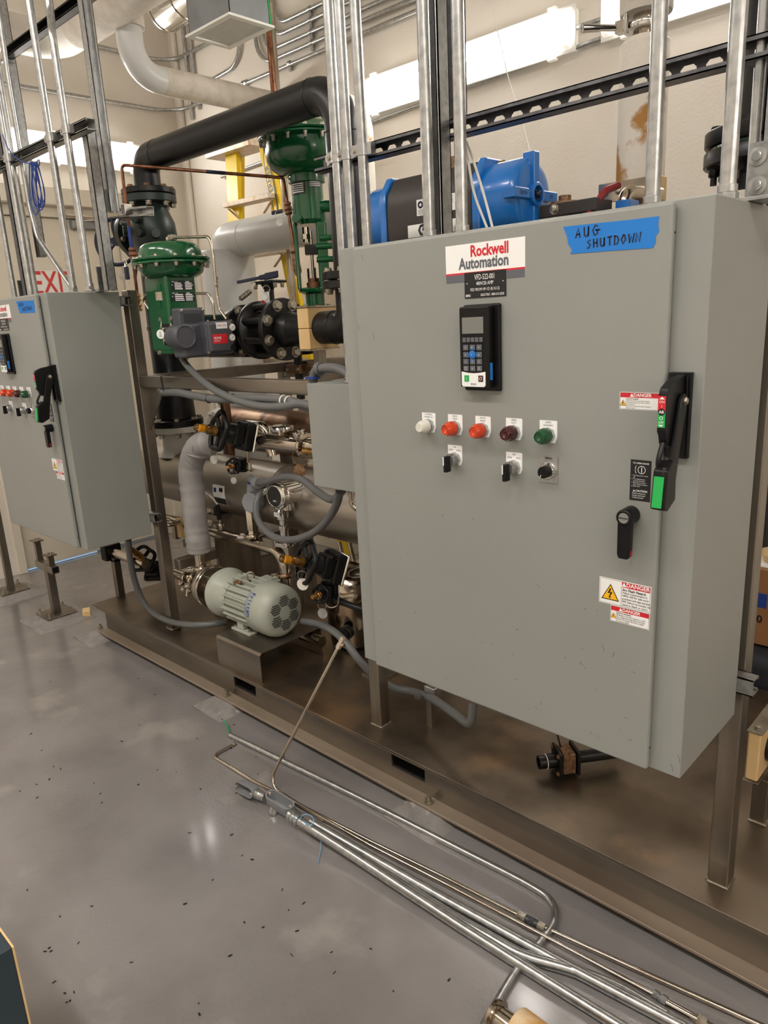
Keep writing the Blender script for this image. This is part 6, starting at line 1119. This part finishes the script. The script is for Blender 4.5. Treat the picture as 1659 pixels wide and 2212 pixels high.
# liquidtight conduits
def flex(L, label, r=.0145, key='liq', n=6, name='flexible_conduit'):
    P = [AY(*q) for q in L]; t = thing(name, label, 'conduit', P[0], 'grey flexible conduits'); MB().tube(curve(P, n), r, 14).obj('jacket', key, t); return t, P
t, P = flex([(393, 773, 1.80), (406, 792, 1.76), (432, 818, 1.71), (465, 843, 1.67), (510, 864, 1.65), (560, 877, 1.64), (610, 878, 1.63), (650, 872, 1.63), (690, 882, 1.63)], 'grey flexible conduit sagging from the positioner to the junction box')
MB().lathe(P[0] + V((-.01, .02, .02)), P[1] - P[0], [(-.02, .012), (-.005, .014), (.0, .021), (.014, .021), (.02, .018), (.04, .019), (.042, .015)], 12).obj('gland', 'galv', t)
t, P = flex([(352, 848, 1.72), (385, 848, 1.69), (420, 855, 1.69), (470, 862, 1.68), (530, 860, 1.67), (580, 861, 1.66), (625, 866, 1.65), (655, 876, 1.65), (700, 895, 1.65)], 'grey flexible conduit tied under the front rail', .0165)
for q in ((452, 861, 1.685), (503, 861, 1.675)): MB().torus(AY(*q), X_, .0175, .002, 20, 6).obj('tie', 'plast', t)
for q in ((613, 866, 1.648), (624, 868, 1.646)): MB().torus(AY(*q), X_, .019, .003, 20, 6).obj('white_tie', 'wirew', t)
MB().lathe(P[0] + V((-.01, 0, .01)), P[0] - P[1] + V((0, 0, .02)), [(-.02, .02), (0, .02), (.01, .016), (.02, .014)], 12).obj('gland', 'galv', t)
t = thing('cable_tie', 'black cable tie round the left end of the front rail', 'tie', AY(350, 830, 1.69)); p = AY(349, 830, PY - .002); MB().tube([(p.x, PY - .0025, RZ + PW + .002), (p.x + .004, PY - .0025, RZ + .02), (p.x + .012, PY - .0025, RZ - .012)], .0026, 8).box((p.x - .003, PY - .002, RZ + PW), (p.x + .003, PY + PW, RZ + PW + .002)).obj('tie', 'plast', t)
t, P = flex([(555, 1042, 1.865), (575, 1042, 1.86), (600, 1033, 1.84), (625, 1030, 1.82), (655, 1038, 1.79), (685, 1062, 1.74), (712, 1078, 1.68), (728, 1074, 1.65), (738, 1060, 1.62)], 'grey flexible conduit from the level switch up to the junction box')
t, P = flex([(570, 1056, 1.9), (558, 1074, 1.88), (553, 1098, 1.85), (558, 1124, 1.82), (575, 1148, 1.79), (600, 1163, 1.77), (630, 1166, 1.75), (662, 1158, 1.72), (692, 1140, 1.69), (715, 1112, 1.66), (728, 1086, 1.63), (734, 1060, 1.60)], 'grey flexible conduit looping below the pressure transmitter')
MB().lathe((P[-1].x, 1.6, JZ0 - .028), Z_, [(0, .018), (.01, .021), (.018, .021), (.02, .024), (.028, .024)], 14).obj('gland', 'pvcg', t)
t, P = flex([(277, 1165, 1.60), (280, 1200, 1.62), (290, 1250, 1.66), (307, 1295, 1.69), (333, 1326, 1.70), (368, 1343, 1.69), (410, 1350, 1.71), (450, 1349, 1.76), (488, 1344, 1.84)], 'grey flexible conduit from the far left cabinet to the motor', .0155)
t, P = flex([(655, 1342, 1.86), (690, 1349, 1.82), (722, 1365, 1.78), (750, 1392, 1.76), (775, 1425, 1.76), (805, 1456, 1.79), (850, 1486, 1.82), (895, 1495, 1.84), (940, 1513, 1.80), (985, 1545, 1.74), (1015, 1562, 1.72), (1022, 1520, 1.75)], 'grey flexible conduit lying on the deck right of the motor', .015)
c = AY(925, 1500, 1.815); t = thing('conduit_stand', 'short strut stub with clamp holding the deck conduit under the large cabinet', 'bracket', c); MB().box((c.x - .012, c.y + .0, DK), (c.x + .012, c.y + .024, c.z - .02)).obj('leg', 'post', t); MB().obox(c + V((.005, .02, .005)), X_, Y_, Z_, .025, .02, .024).obj('clamp', 'galv', t, bevel=.003); MB().obox(c + V((-.03, -.02, -.01)), (1, -.4, .3), Y_, Z_, .02, .01, .006).obj('clamp_ear', 'galv', t)
t = thing('flexible_conduit', 'grey elbowed conduit on top of the small junction box', 'conduit', AY(690, 815, 1.64), 'grey flexible conduits'); q = [AY(*k) for k in ((676, 826, 1.66), (684, 800, 1.66), (720, 795, 1.65), (750, 806, 1.64), (775, 825, 1.63))]; MB().tube(curve(q, 6), .0155, 14).obj('jacket', 'liq', t); MB().lathe(AY(690, 797, 1.66) - X_ * .01, X_, [(0, .022), (.02, .022)], 12).obj('gland', 'liq', t); MB().lathe(V((q[0].x, 1.66, JZ1)), Z_, [(0, .026), (.008, .026)], 14).obj('locknut', 'wireb', t)
t = thing('hose', 'black hose running right from the low knob valve', 'hose', AY(745, 1300, 1.84)); MB().tube(curve([AY(722, 1290, 1.82), AY(750, 1305, 1.82), AY(790, 1318, 1.85), AY(850, 1335, 1.95)]), .0125, 12).obj('hose', 'black', t); MB().tube(curve([AY(700, 1300, 1.76), AY(712, 1312, 1.75), AY(728, 1308, 1.77), AY(732, 1290, 1.8)]), .003, 8).obj('wire_clip', 'bolt', t)
t = thing('drain_valve', 'dark bolted drain valve lying under the large cabinet', 'valve', AZ(1210, 1640, DK)); c = AZ(1222, 1668, DK) + Z_ * .05; dx = V((-.62, -.78, 0)).normalized(); sx_ = dx.cross(Z_)
MB().obox(c, dx, sx_, Z_, .022, .034, .036).obj('body', 'rbolt', t, bevel=.005)
for k in (-1, 1): MB().obox(c + dx * .03 * k, dx, sx_, Z_, .006, .04, .042).obj('end_plate', 'blackp', t, bevel=.004)
for a in (-1, 1):
    for b in (-1, 1): bolt(c + dx * .036 + sx_ * .03 * a + Z_ * .031 * b, dx, .0065, .006, t, 'rbolt')
MB().lathe(c + dx * .035, dx, [(0, .024), (.03, .024), (.03, .019), (.034, .019), (.036, .022), (.058, .022), (.058, .017), (.03, .017)], 22, cap=False).obj('outlet', 'blackp', t); MB().torus(c + dx * .068, dx, .0235, .0016, 22, 6).obj('ring', 'wirew', t); MB().cyl(c - dx * .03, c - dx * .18, .02, 16).obj('pipe', 'blackp', t); MB().tube([c + V((-.02, 0, .036)), c + V((-.04, 0, .1)), c + V((-.05, .02, .16))], .003, 6).obj('wire', 'blackp', t)
# ================================================================ loose tubes and conduits on the floor
def floor_run(L, r, label, name, cat, key, fil=None, z=None, group='loose tubes on the floor'):
    P = [AZ(a, b, (r if len(q) == 0 else q[0]) + .0005) for a, b, *q in L]; t = thing(name, label, cat, P[0], group); MB().tube(fillet(P, fil, 8) if fil else curve(P, 6), r, 14).obj('tube', key, t); return t, P
t, P = floor_run([(497, 1588), (760, 1716), (1000, 1838), (1145, 1913), (1192, 1950), (1196, 1993), (1168, 2034), (1110, 2105), (1040, 2225)], .0105, 'loose conduit curving back under the others, green wire at its end', 'loose_conduit', 'conduit', 'galv')
w = [P[0], AZ(487, 1565, .02), AZ(483, 1557, .03)]; MB().tube(curve([P[0] + Z_ * .0, AZ(494, 1577, .014), AZ(489, 1564, .02), AZ(482, 1555, .03)]), .0032, 8).obj('green_wire', 'wireg', t); MB().tube([AZ(482, 1555, .03), AZ(478, 1553, .034)], .0018, 6).obj('bare_end', 'copper', t)
rt = .0062
t, P = floor_run([(507, 1607), (459, 1633), (545, 1686), (800, 1817), (962, 1896), (1120, 1977)], rt, 'thin steel tube with a hooked far end, ending at a black union', 'loose_tube', 'tube', 'ss', .03)
MB().lathe(P[0], P[0] - P[1], [(-.008, .009), (.004, .009)], 12).obj('ferrule', 'ss', t)
def compress(c, d, parent, s=1.):
    d = V(d).normalized()
    for o, l, r, n, k in ((0, .026, .0125, 6, 'bolt'), (.026, .012, .0115, 14, 'plast2'), (.038, .014, .013, 6, 'plast2'), (.052, .012, .0115, 14, 'plast2'), (.064, .022, .0125, 6, 'bolt')): MB().lathe(V(c) + d * o * s, d, [(0, r * s), (l * s, r * s)], n).obj('union_nut', k, parent, bevel=.0008)
a, b = AZ(1118, 1975, .013), AZ(1172, 2003, .013); u = thing('tube_union', 'black and steel compression union joining two thin tubes', 'fitting', a); compress(a, b - a, u)
t, P = floor_run([(1168, 2000, .012), (1400, 2105, .012), (1700, 2240, .012)], .0068, 'thin steel tube continuing right from the compression union', 'loose_tube', 'tube', 'ss', .01)
t, P = floor_run([(600, 1712, .018), (800, 1826, .018), (960, 1908, .018), (1150, 2008, .02), (1420, 2152, .02)], rt, 'thin steel tube lying between the union tube and the large conduits', 'loose_tube', 'tube', 'ss', .01)
a, b = AZ(1412, 2146, .02), AZ(1450, 2170, .02); u = thing('tube_fitting', 'small steel fitting on the thin tube near the bottom right', 'fitting', a); MB().lathe(a, b - a, [(0, .011), (.012, .011), (.013, .008), (.02, .008), (.021, .012), (.034, .012)], 8).obj('fitting', 'galv', u)
t, P = floor_run([(1440, 2165, .02), (1508, 2202, .02), (1560, 2232, .02)], .009, 'steel tube stub with a nut at the bottom right', 'loose_tube', 'tube', 'ss', .01); a, b = P[1], P[2]; MB().lathe(a, b - a, [(0, .014), (.02, .014)], 6).obj('nut', 'bolt', t)
# the tube leaning up onto the skid
b0 = AZ(590, 1716, .014); b1 = AZ(578, 1694, .014); q = AY(733, 1394, 1.60)
t = thing('leaning_tube', 'bent thin steel tube leaning up against the skid deck, nut on top', 'tube', b1, 'loose tubes on the floor'); MB().tube(fillet([AZ(700, 1772, .014), b1, q], .045, 8), .0064, 14).obj('tube', 'ss', t); d = (q - b1).normalized(); MB().lathe(q - d * .012, d, [(0, .0105), (.018, .0105), (.019, .0085), (.024, .0085), (.025, .0105), (.045, .0105)], 6).obj('end_nut', 'alu', t); MB().cyl(q + d * .005 + X_ * .008, q + d * .005 + X_ * .022, .007, 8).obj('side_nut', 'ss', t)
# big conduits with cast bodies
RC_ = .0155
t, P1 = floor_run([(640, 1769, .05), (760, 1846, .035), (1000, 2004, .02), (1180, 2118, .017), (1360, 2230, .016)], RC_, 'nearest large conduit on the floor, with open cast body at its far end', 'loose_conduit', 'conduit', 'galv', .05)
t2, P2_ = floor_run([(672, 1776, .03), (820, 1862, .02), (962, 1943, .017), (1210, 2080, .017), (1480, 2222, .017)], RC_, 'second large conduit from the viewer, lying straight on the floor', 'loose_conduit', 'conduit', 'galv', .05)
t3, P3 = floor_run([(700, 1800, .016), (930, 1950, .016), (1060, 2026, .016), (1130, 2064, .016), (1230, 2094, .016), (1330, 2132, .016), (1440, 2195, .016)], RC_, 'large conduit with an offset bend under its neighbours', 'loose_conduit', 'conduit', 'galv')
def castbody(c, d, up, L, w, h, label, parent=None):
    """open conduit body: hollow oblong shell, opening along 'up'"""
    c, d, up = V(c), V(d).normalized(), V(up); up = (up - d * up.dot(d)).normalized(); s = up.cross(d)
    t = thing('cast_fitting', label, 'fitting', c, 'cast conduit bodies')
    def loop(l, ww, z):
        r = ww; pts = []
        for k in range(9): a = -math.pi / 2 + math.pi * k / 8; pts.append(c + d * (l - r + r * math.cos(a)) + s * r * math.sin(a) + up * z)
        for k in range(9): a = math.pi / 2 + math.pi * k / 8; pts.append(c + d * (-l + r + r * math.cos(a)) + s * r * math.sin(a) + up * z)
        return pts
    Ls = [loop(L * .9, w * .75, -h), loop(L, w, -h * .3), loop(L, w, h), loop(L * .93, w * .82, h), loop(L * .93, w * .82, -h * .3), loop(L * .8, w * .6, -h * .8)]
    n = 18; m = MB(); m.add([p for l in Ls for p in l], [(j * n + i, j * n + (i + 1) % n, (j + 1) * n + (i + 1) % n, (j + 1) * n + i) for j in range(5) for i in range(n)] + [tuple(range(n))[::-1], tuple(range(5 * n, 6 * n))]); m.obj('shell', 'pvcg', t, smooth=50)
    for k in (-1, 1): MB().cyl(c + d * k * L * .82 + up * h * .5, c + d * k * L * .82 + up * h, w * .2, 10).obj('screw_boss', 'alu', t)
    return t, d, s, up
CAMD = (CAMP - AZ(605, 1735, .04)).normalized()
c2 = AZ(606, 1737, .048); ax2 = (P1[1] - P1[0]).normalized(); t, d, s, up = castbody(c2, ax2, V((.0, .0, 1)) + CAMD * .25, .064, .023, .022, 'large open grey cast conduit body on the nearest conduit')
MB().lathe(P1[0] - d * .03, d, [(0, .017), (.0, .021), (.012, .021), (.012, .019), (.018, .021), (.03, .021), (.03, .019), (.036, .021), (.045, .0195)], 18).obj('threaded_coupling', 'galv', t); MB().lathe(c2 + d * (-.03) - up * .018, V((-.1, -.35, -1)), [(0, .016), (.012, .019), (.02, .0175), (.024, .019), (.034, .018), (.036, .015)], 18).obj('lower_stub', 'galv', t)
c1 = AZ(534, 1703, .035); t, d, s, up = castbody(c1, (AZ(560, 1716, .03) - AZ(510, 1690, .03)), V((.25, -1, .25)), .05, .02, .020, 'smaller open cast conduit body lying on its side at the far end')
MB().lathe(c1 + d * .046, d, [(0, .014), (.006, .018), (.012, .018), (.013, .016), (.02, .018), (.028, .017), (.03, .015), (.05, .015)], 18).obj('threaded_coupling', 'galv', t)
w = thing('pull_string', 'pale blue pull string knotted on the nearest conduit', 'string', AZ(660, 1770, .05)); MB().tube(curve([AZ(630, 1764, .07), AZ(645, 1770, .07), AZ(655, 1760, .07), AZ(672, 1762, .075), AZ(678, 1775, .07), AZ(668, 1783, .068), AZ(656, 1776, .07), AZ(670, 1782, .06), AZ(690, 1800, .04), AZ(693, 1830, .01), AZ(690, 1848, .004), AZ(688, 1864, .003)], 5), .0016, 6).obj('string', 'wireb', w)
w.children[0].data.materials.clear(); w.children[0].data.materials.append(mat('pale blue string', (120, 160, 190), .6))
# insulated stub at the bottom edge
a = AZ(1072, 2196, .05); d = V((1, -.02, 0)); t = thing('insulated_stub', 'capped pipe stub with stained tan insulation at the bottom edge', 'pipe', a); MB().lathe(a, d, [(-.01, .036), (0, .040), (.006, .040), (.008, .0285), (.07, .0285)], 28).obj('flanged_tube', 'ss', t); MB().lathe(a + X_ * .052, d, [(0, .0285), (0, .05), (.004, .053), (.3, .053)], 32).obj('insulation', 'orange', t); m = MB()
MB().lathe(a + X_ * .145, d, [(0, .0535), (.08, .0535)], 32, cap=False).obj('yellow_label', 'lyel', t); MB().lathe(a + X_ * .175, d, [(0, .0538), (.02, .0538)], 32, cap=False).obj('black_marking', 'lblk', t)
# ================================================================ floor stands, odds and ends
def fstand(c, label, h, w=.045, head=True, gp=''):
    t = thing('pipe_stand', label, 'stand', c, 'bolted stainless floor stands'); x, y = c[0], c[1]
    MB().hexa([(x - .17, y - .17, 0), (x + .17, y - .17, 0), (x + .17, y + .17, 0), (x - .17, y + .17, 0), (x - .1, y - .1, .036), (x + .1, y - .1, .036), (x + .1, y + .1, .036), (x - .1, y + .1, .036)]).obj('grout', 'grout', t, bevel=.004)
    MB().box((x - .09, y - .09, .0365), (x + .09, y + .09, .046)).obj('base_plate', 'post', t, bevel=.002)
    for a in (-.07, .07):
        for b in (-.07, .07): MB().lathe((x + a, y + b, .046), Z_, [(0, .011), (.01, .011), (.01, .006), (.03, .006)], 8).obj('anchor', 'bolt', t)
    MB().box((x - w / 2, y - w / 2, .046), (x + w / 2, y + w / 2, h)).obj('pole', 'post', t, bevel=.003)
    return t
c = AZ(122, 1322, .045); h = AY(112, 1235, c.y).z
t = fstand(c, 'T-shaped stainless floor stand with two stubs below the far left cabinet', h); a, b = AY(80, 1216, c.y), AY(143, 1231, c.y - .12)
bx0, bx1 = V((c.x - .02, c.y + .2, h + .022)), V((c.x + .02, c.y - .17, h + .022)); bx0 = AY(82, 1212, c.y + .1); bx1 = AY(136, 1236, c.y - .1); bx0.z = bx1.z = h + .022; bx0 = V((c.x - .14, c.y, h + .022)); bx1 = V((c.x + .10, c.y, h + .022))
MB().bar(bx0, bx1, .045, .045).obj('crossbar', 'post', t, bevel=.003); MB().obox(bx1 + X_ * .0005, X_, Y_, Z_, .0005, .017, .017).obj('open_end', 'void', t)
for p, l in ((bx0 + X_ * .025, .12), (bx1 - X_ * .05, .06)):
    MB().bar(p + Z_ * .0225, p + Z_ * (.0225 + l), .032, .032, X_).obj('stub_post', 'post', t); MB().obox(p + Z_ * (.0255 + l), X_, Y_, Z_, .035, .03, .003).obj('top_plate', 'post', t); bolt(p + Z_ * (.0285 + l) + X_ * .02, Z_, .008, .008, t); bolt(p + Z_ * (.0285 + l) - X_ * .02, Z_, .008, .008, t)
c = AZ(24, 1272, .045); t = fstand(c, 'slim floor stand cut by the left picture edge', 1.05, .04)
c = AZ(190, 1332, 0); t = thing('loose_clamp_half', 'small tan clamp half lying on the floor beside the skid corner', 'clamp', c); MB().prism([(-.035, 0), (.035, 0), (.035, .045), (.02, .045), (.012, .025), (-.012, .025), (-.02, .045), (-.035, .045)], c + V((-.02, -.02, 0)), (.9, -.43, 0), Z_, (.43, .9, 0), .045).obj('block', 'tan', t, bevel=.004)
# right-hand edge
t = thing('right_pipe_support', 'tan clamp block on a square post at the right picture edge', 'pipe support', AZ(1637, 1778, DK)); b = AZ(1634, 1777, DK); YR_ = b.y; top = AY(1635, 1585, YR_ - .03); bot = AY(1632, 1690, YR_ - .03)
MB().box((b.x - .02, YR_ - .0, DK), (b.x + .022, YR_ + .04, bot.z - .004)).obj('post', 'post', t, bevel=.003); MB().tube([(b.x - .022, YR_ - .002, DK + .003), (b.x + .024, YR_ - .002, DK + .003), (b.x + .024, YR_ + .042, DK + .003)], .005, 6).obj('weld_bead', 'bolt', t)
x0 = AY(1614, 1600, YR_ - .03).x; MB().box((x0, YR_ - .03, bot.z), (x0 + .035, YR_ + .15, top.z)).obj('block', 'tan', t, bevel=.006, seg=3); MB().box((x0 - .003, YR_ - .035, top.z), (x0 + .04, YR_ + .16, top.z + .004)).obj('top_plate', 'post', t, bevel=.002); MB().box((x0 - .003, YR_ - .035, bot.z - .004), (x0 + .04, YR_ + .16, bot.z)).obj('bottom_plate', 'post', t, bevel=.002); bolt((x0 + .018, YR_ - .005, top.z + .004), Z_, .008, .006, t); MB().cyl((x0 + .0352, YR_ + .06, (top.z + bot.z) / 2), (x0 + .4, YR_ + .06, (top.z + bot.z) / 2), .045, 24).obj('pipe', 'black', t)
YB3 = 3.15; a, b = AY(1632, 1180, YB3), AY(1640, 1350, YB3)
t = thing('shelf_table', 'dark low table stacked with a box and bag at the right edge', 'table', (b.x + .3, YB3, 0)); 
zb_ = AY(1620, 1400, YB3).z; zt_ = b.z
t.name = 'tool_bag'; t['label'] = 'large black zipped tool bag under the cardboard box at the right edge'; t['category'] = 'bag'; t['_root'] = 1
o = MB().box((a.x - .05, YB3 - .3, 0), (a.x + .6, YB3 + .25, zt_ - .01)).obj('bag_body', 'bag', t, bevel=.05, seg=4)
MB().tube(curve([(a.x - .04, YB3 - .305, zt_ - .25), (a.x + .03, YB3 - .306, zt_ - .22), (a.x + .08, YB3 - .306, zt_ - .12), (a.x + .1, YB3 - .306, zt_ - .06)]), .006, 8).obj('zip', 'plast2', t); MB().tube(curve([(a.x + .07, YB3 - .31, zt_ - .16), (a.x + .075, YB3 - .315, zt_ - .22), (a.x + .07, YB3 - .315, zt_ - .26)]), .006, 8).obj('zip_pull', 'galv', t)
t = thing('cardboard_box', 'brown cardboard box with blue print on the black bag, right edge', 'box', (a.x, YB3, zt_)); bz = AY(1645, 1195, YB3).z
MB().box((a.x + .02, YB3 - .2, zt_), (a.x + .5, YB3 + .2, bz)).obj('carton', 'card', t, bevel=.004); m = MB().m('wireb').prism([(0, 0), (.09, 0), (.09, .06), (.05, .06)], (a.x + .025, YB3 - .2012, (zt_ + bz) / 2 + .0), X_, Z_, Y_, .0008).m('lblk').text('4470', (a.x + .06, YB3 - .2016, (zt_ + bz) / 2 - .05), X_, Z_, .045, .02); m.obj('printing', None, t)
t = thing('paper_pile', 'tan bag and papers on top of the cardboard box', 'papers', (a.x + .1, YB3, bz)); MB().box((a.x + .03, YB3 - .18, bz + .0005), (a.x + .4, YB3 + .1, bz + .012)).obj('papers', 'lwhite', t, bevel=.002); MB().lathe((a.x + .16, YB3 - .08, bz + .0125), Z_, [(0, .1), (.03, .11), (.06, .09), (.075, .03), (.078, 0)], 20).obj('tan_bag', 'tan', t)
# near left equipment panel
e = AZ(62, 2212, .33); t = thing('near_cabinet', 'dark teal cabinet edge cut by the bottom left corner', 'cabinet', (e.x - .3, e.y - .2, 0)); MB().box((e.x - .4, e.y - .45, 0), (e.x, e.y, .52)).obj('body', 'dark', t, bevel=.002); MB().box((e.x - .4, e.y + .0002, 0), (e.x + .001, e.y + .004, .52)).obj('edge_strip', 'tan', t)
r_ = random.Random(9); m = MB()
for k in range(6): y, z = e.y - r_.uniform(.02, .12), r_.uniform(.30, .48); m.lathe((e.x, y, z), X_, [(0, r_.uniform(.002, .005)), (.0004, .002)], 7)
m.obj('paint_chip', 'lwhite', t, kind='stuff')
# crumbs on the floor
r_ = random.Random(21); m = MB()
for k in range(80):
    u, v = r_.uniform(40, 1000), r_.uniform(1420, 2200); p = AZ(u, v, 0)
    if p.y > YD - .06 or p.x < -5: continue
    a, l, w = r_.uniform(0, 6.3), r_.uniform(.002, .006), r_.uniform(.001, .0025); m.obox(p + Z_ * .0012, (math.cos(a), math.sin(a), 0), (-math.sin(a), math.cos(a), 0), Z_, l, w, .0009)
m.obj('floor_debris', 'lblk', None, label='scattered dark specks of debris on the grey floor', cat='debris', kind='stuff')
# unseen ceiling lamps, added above the aisle for overhead fill light
for k, x0 in enumerate((-4.6, -2.6, -.6, 1.4)):
    t = thing('ceiling_fill_light', ('far left', 'left middle', 'right middle', 'far right')[k] + ' unseen ceiling lamp, added over the aisle as fill', 'light', (x0 + .7, -.9, ZC), 'added ceiling lamps'); MB().box((x0, -1.02, ZC - .07), (x0 + 1.4, -.78, ZC - .0005)).obj('housing', 'white', t, bevel=.004); MB().box((x0 + .02, -1.0, ZC - .085), (x0 + 1.38, -.8, ZC - .0705)).obj('diffuser', 'glow2', t)
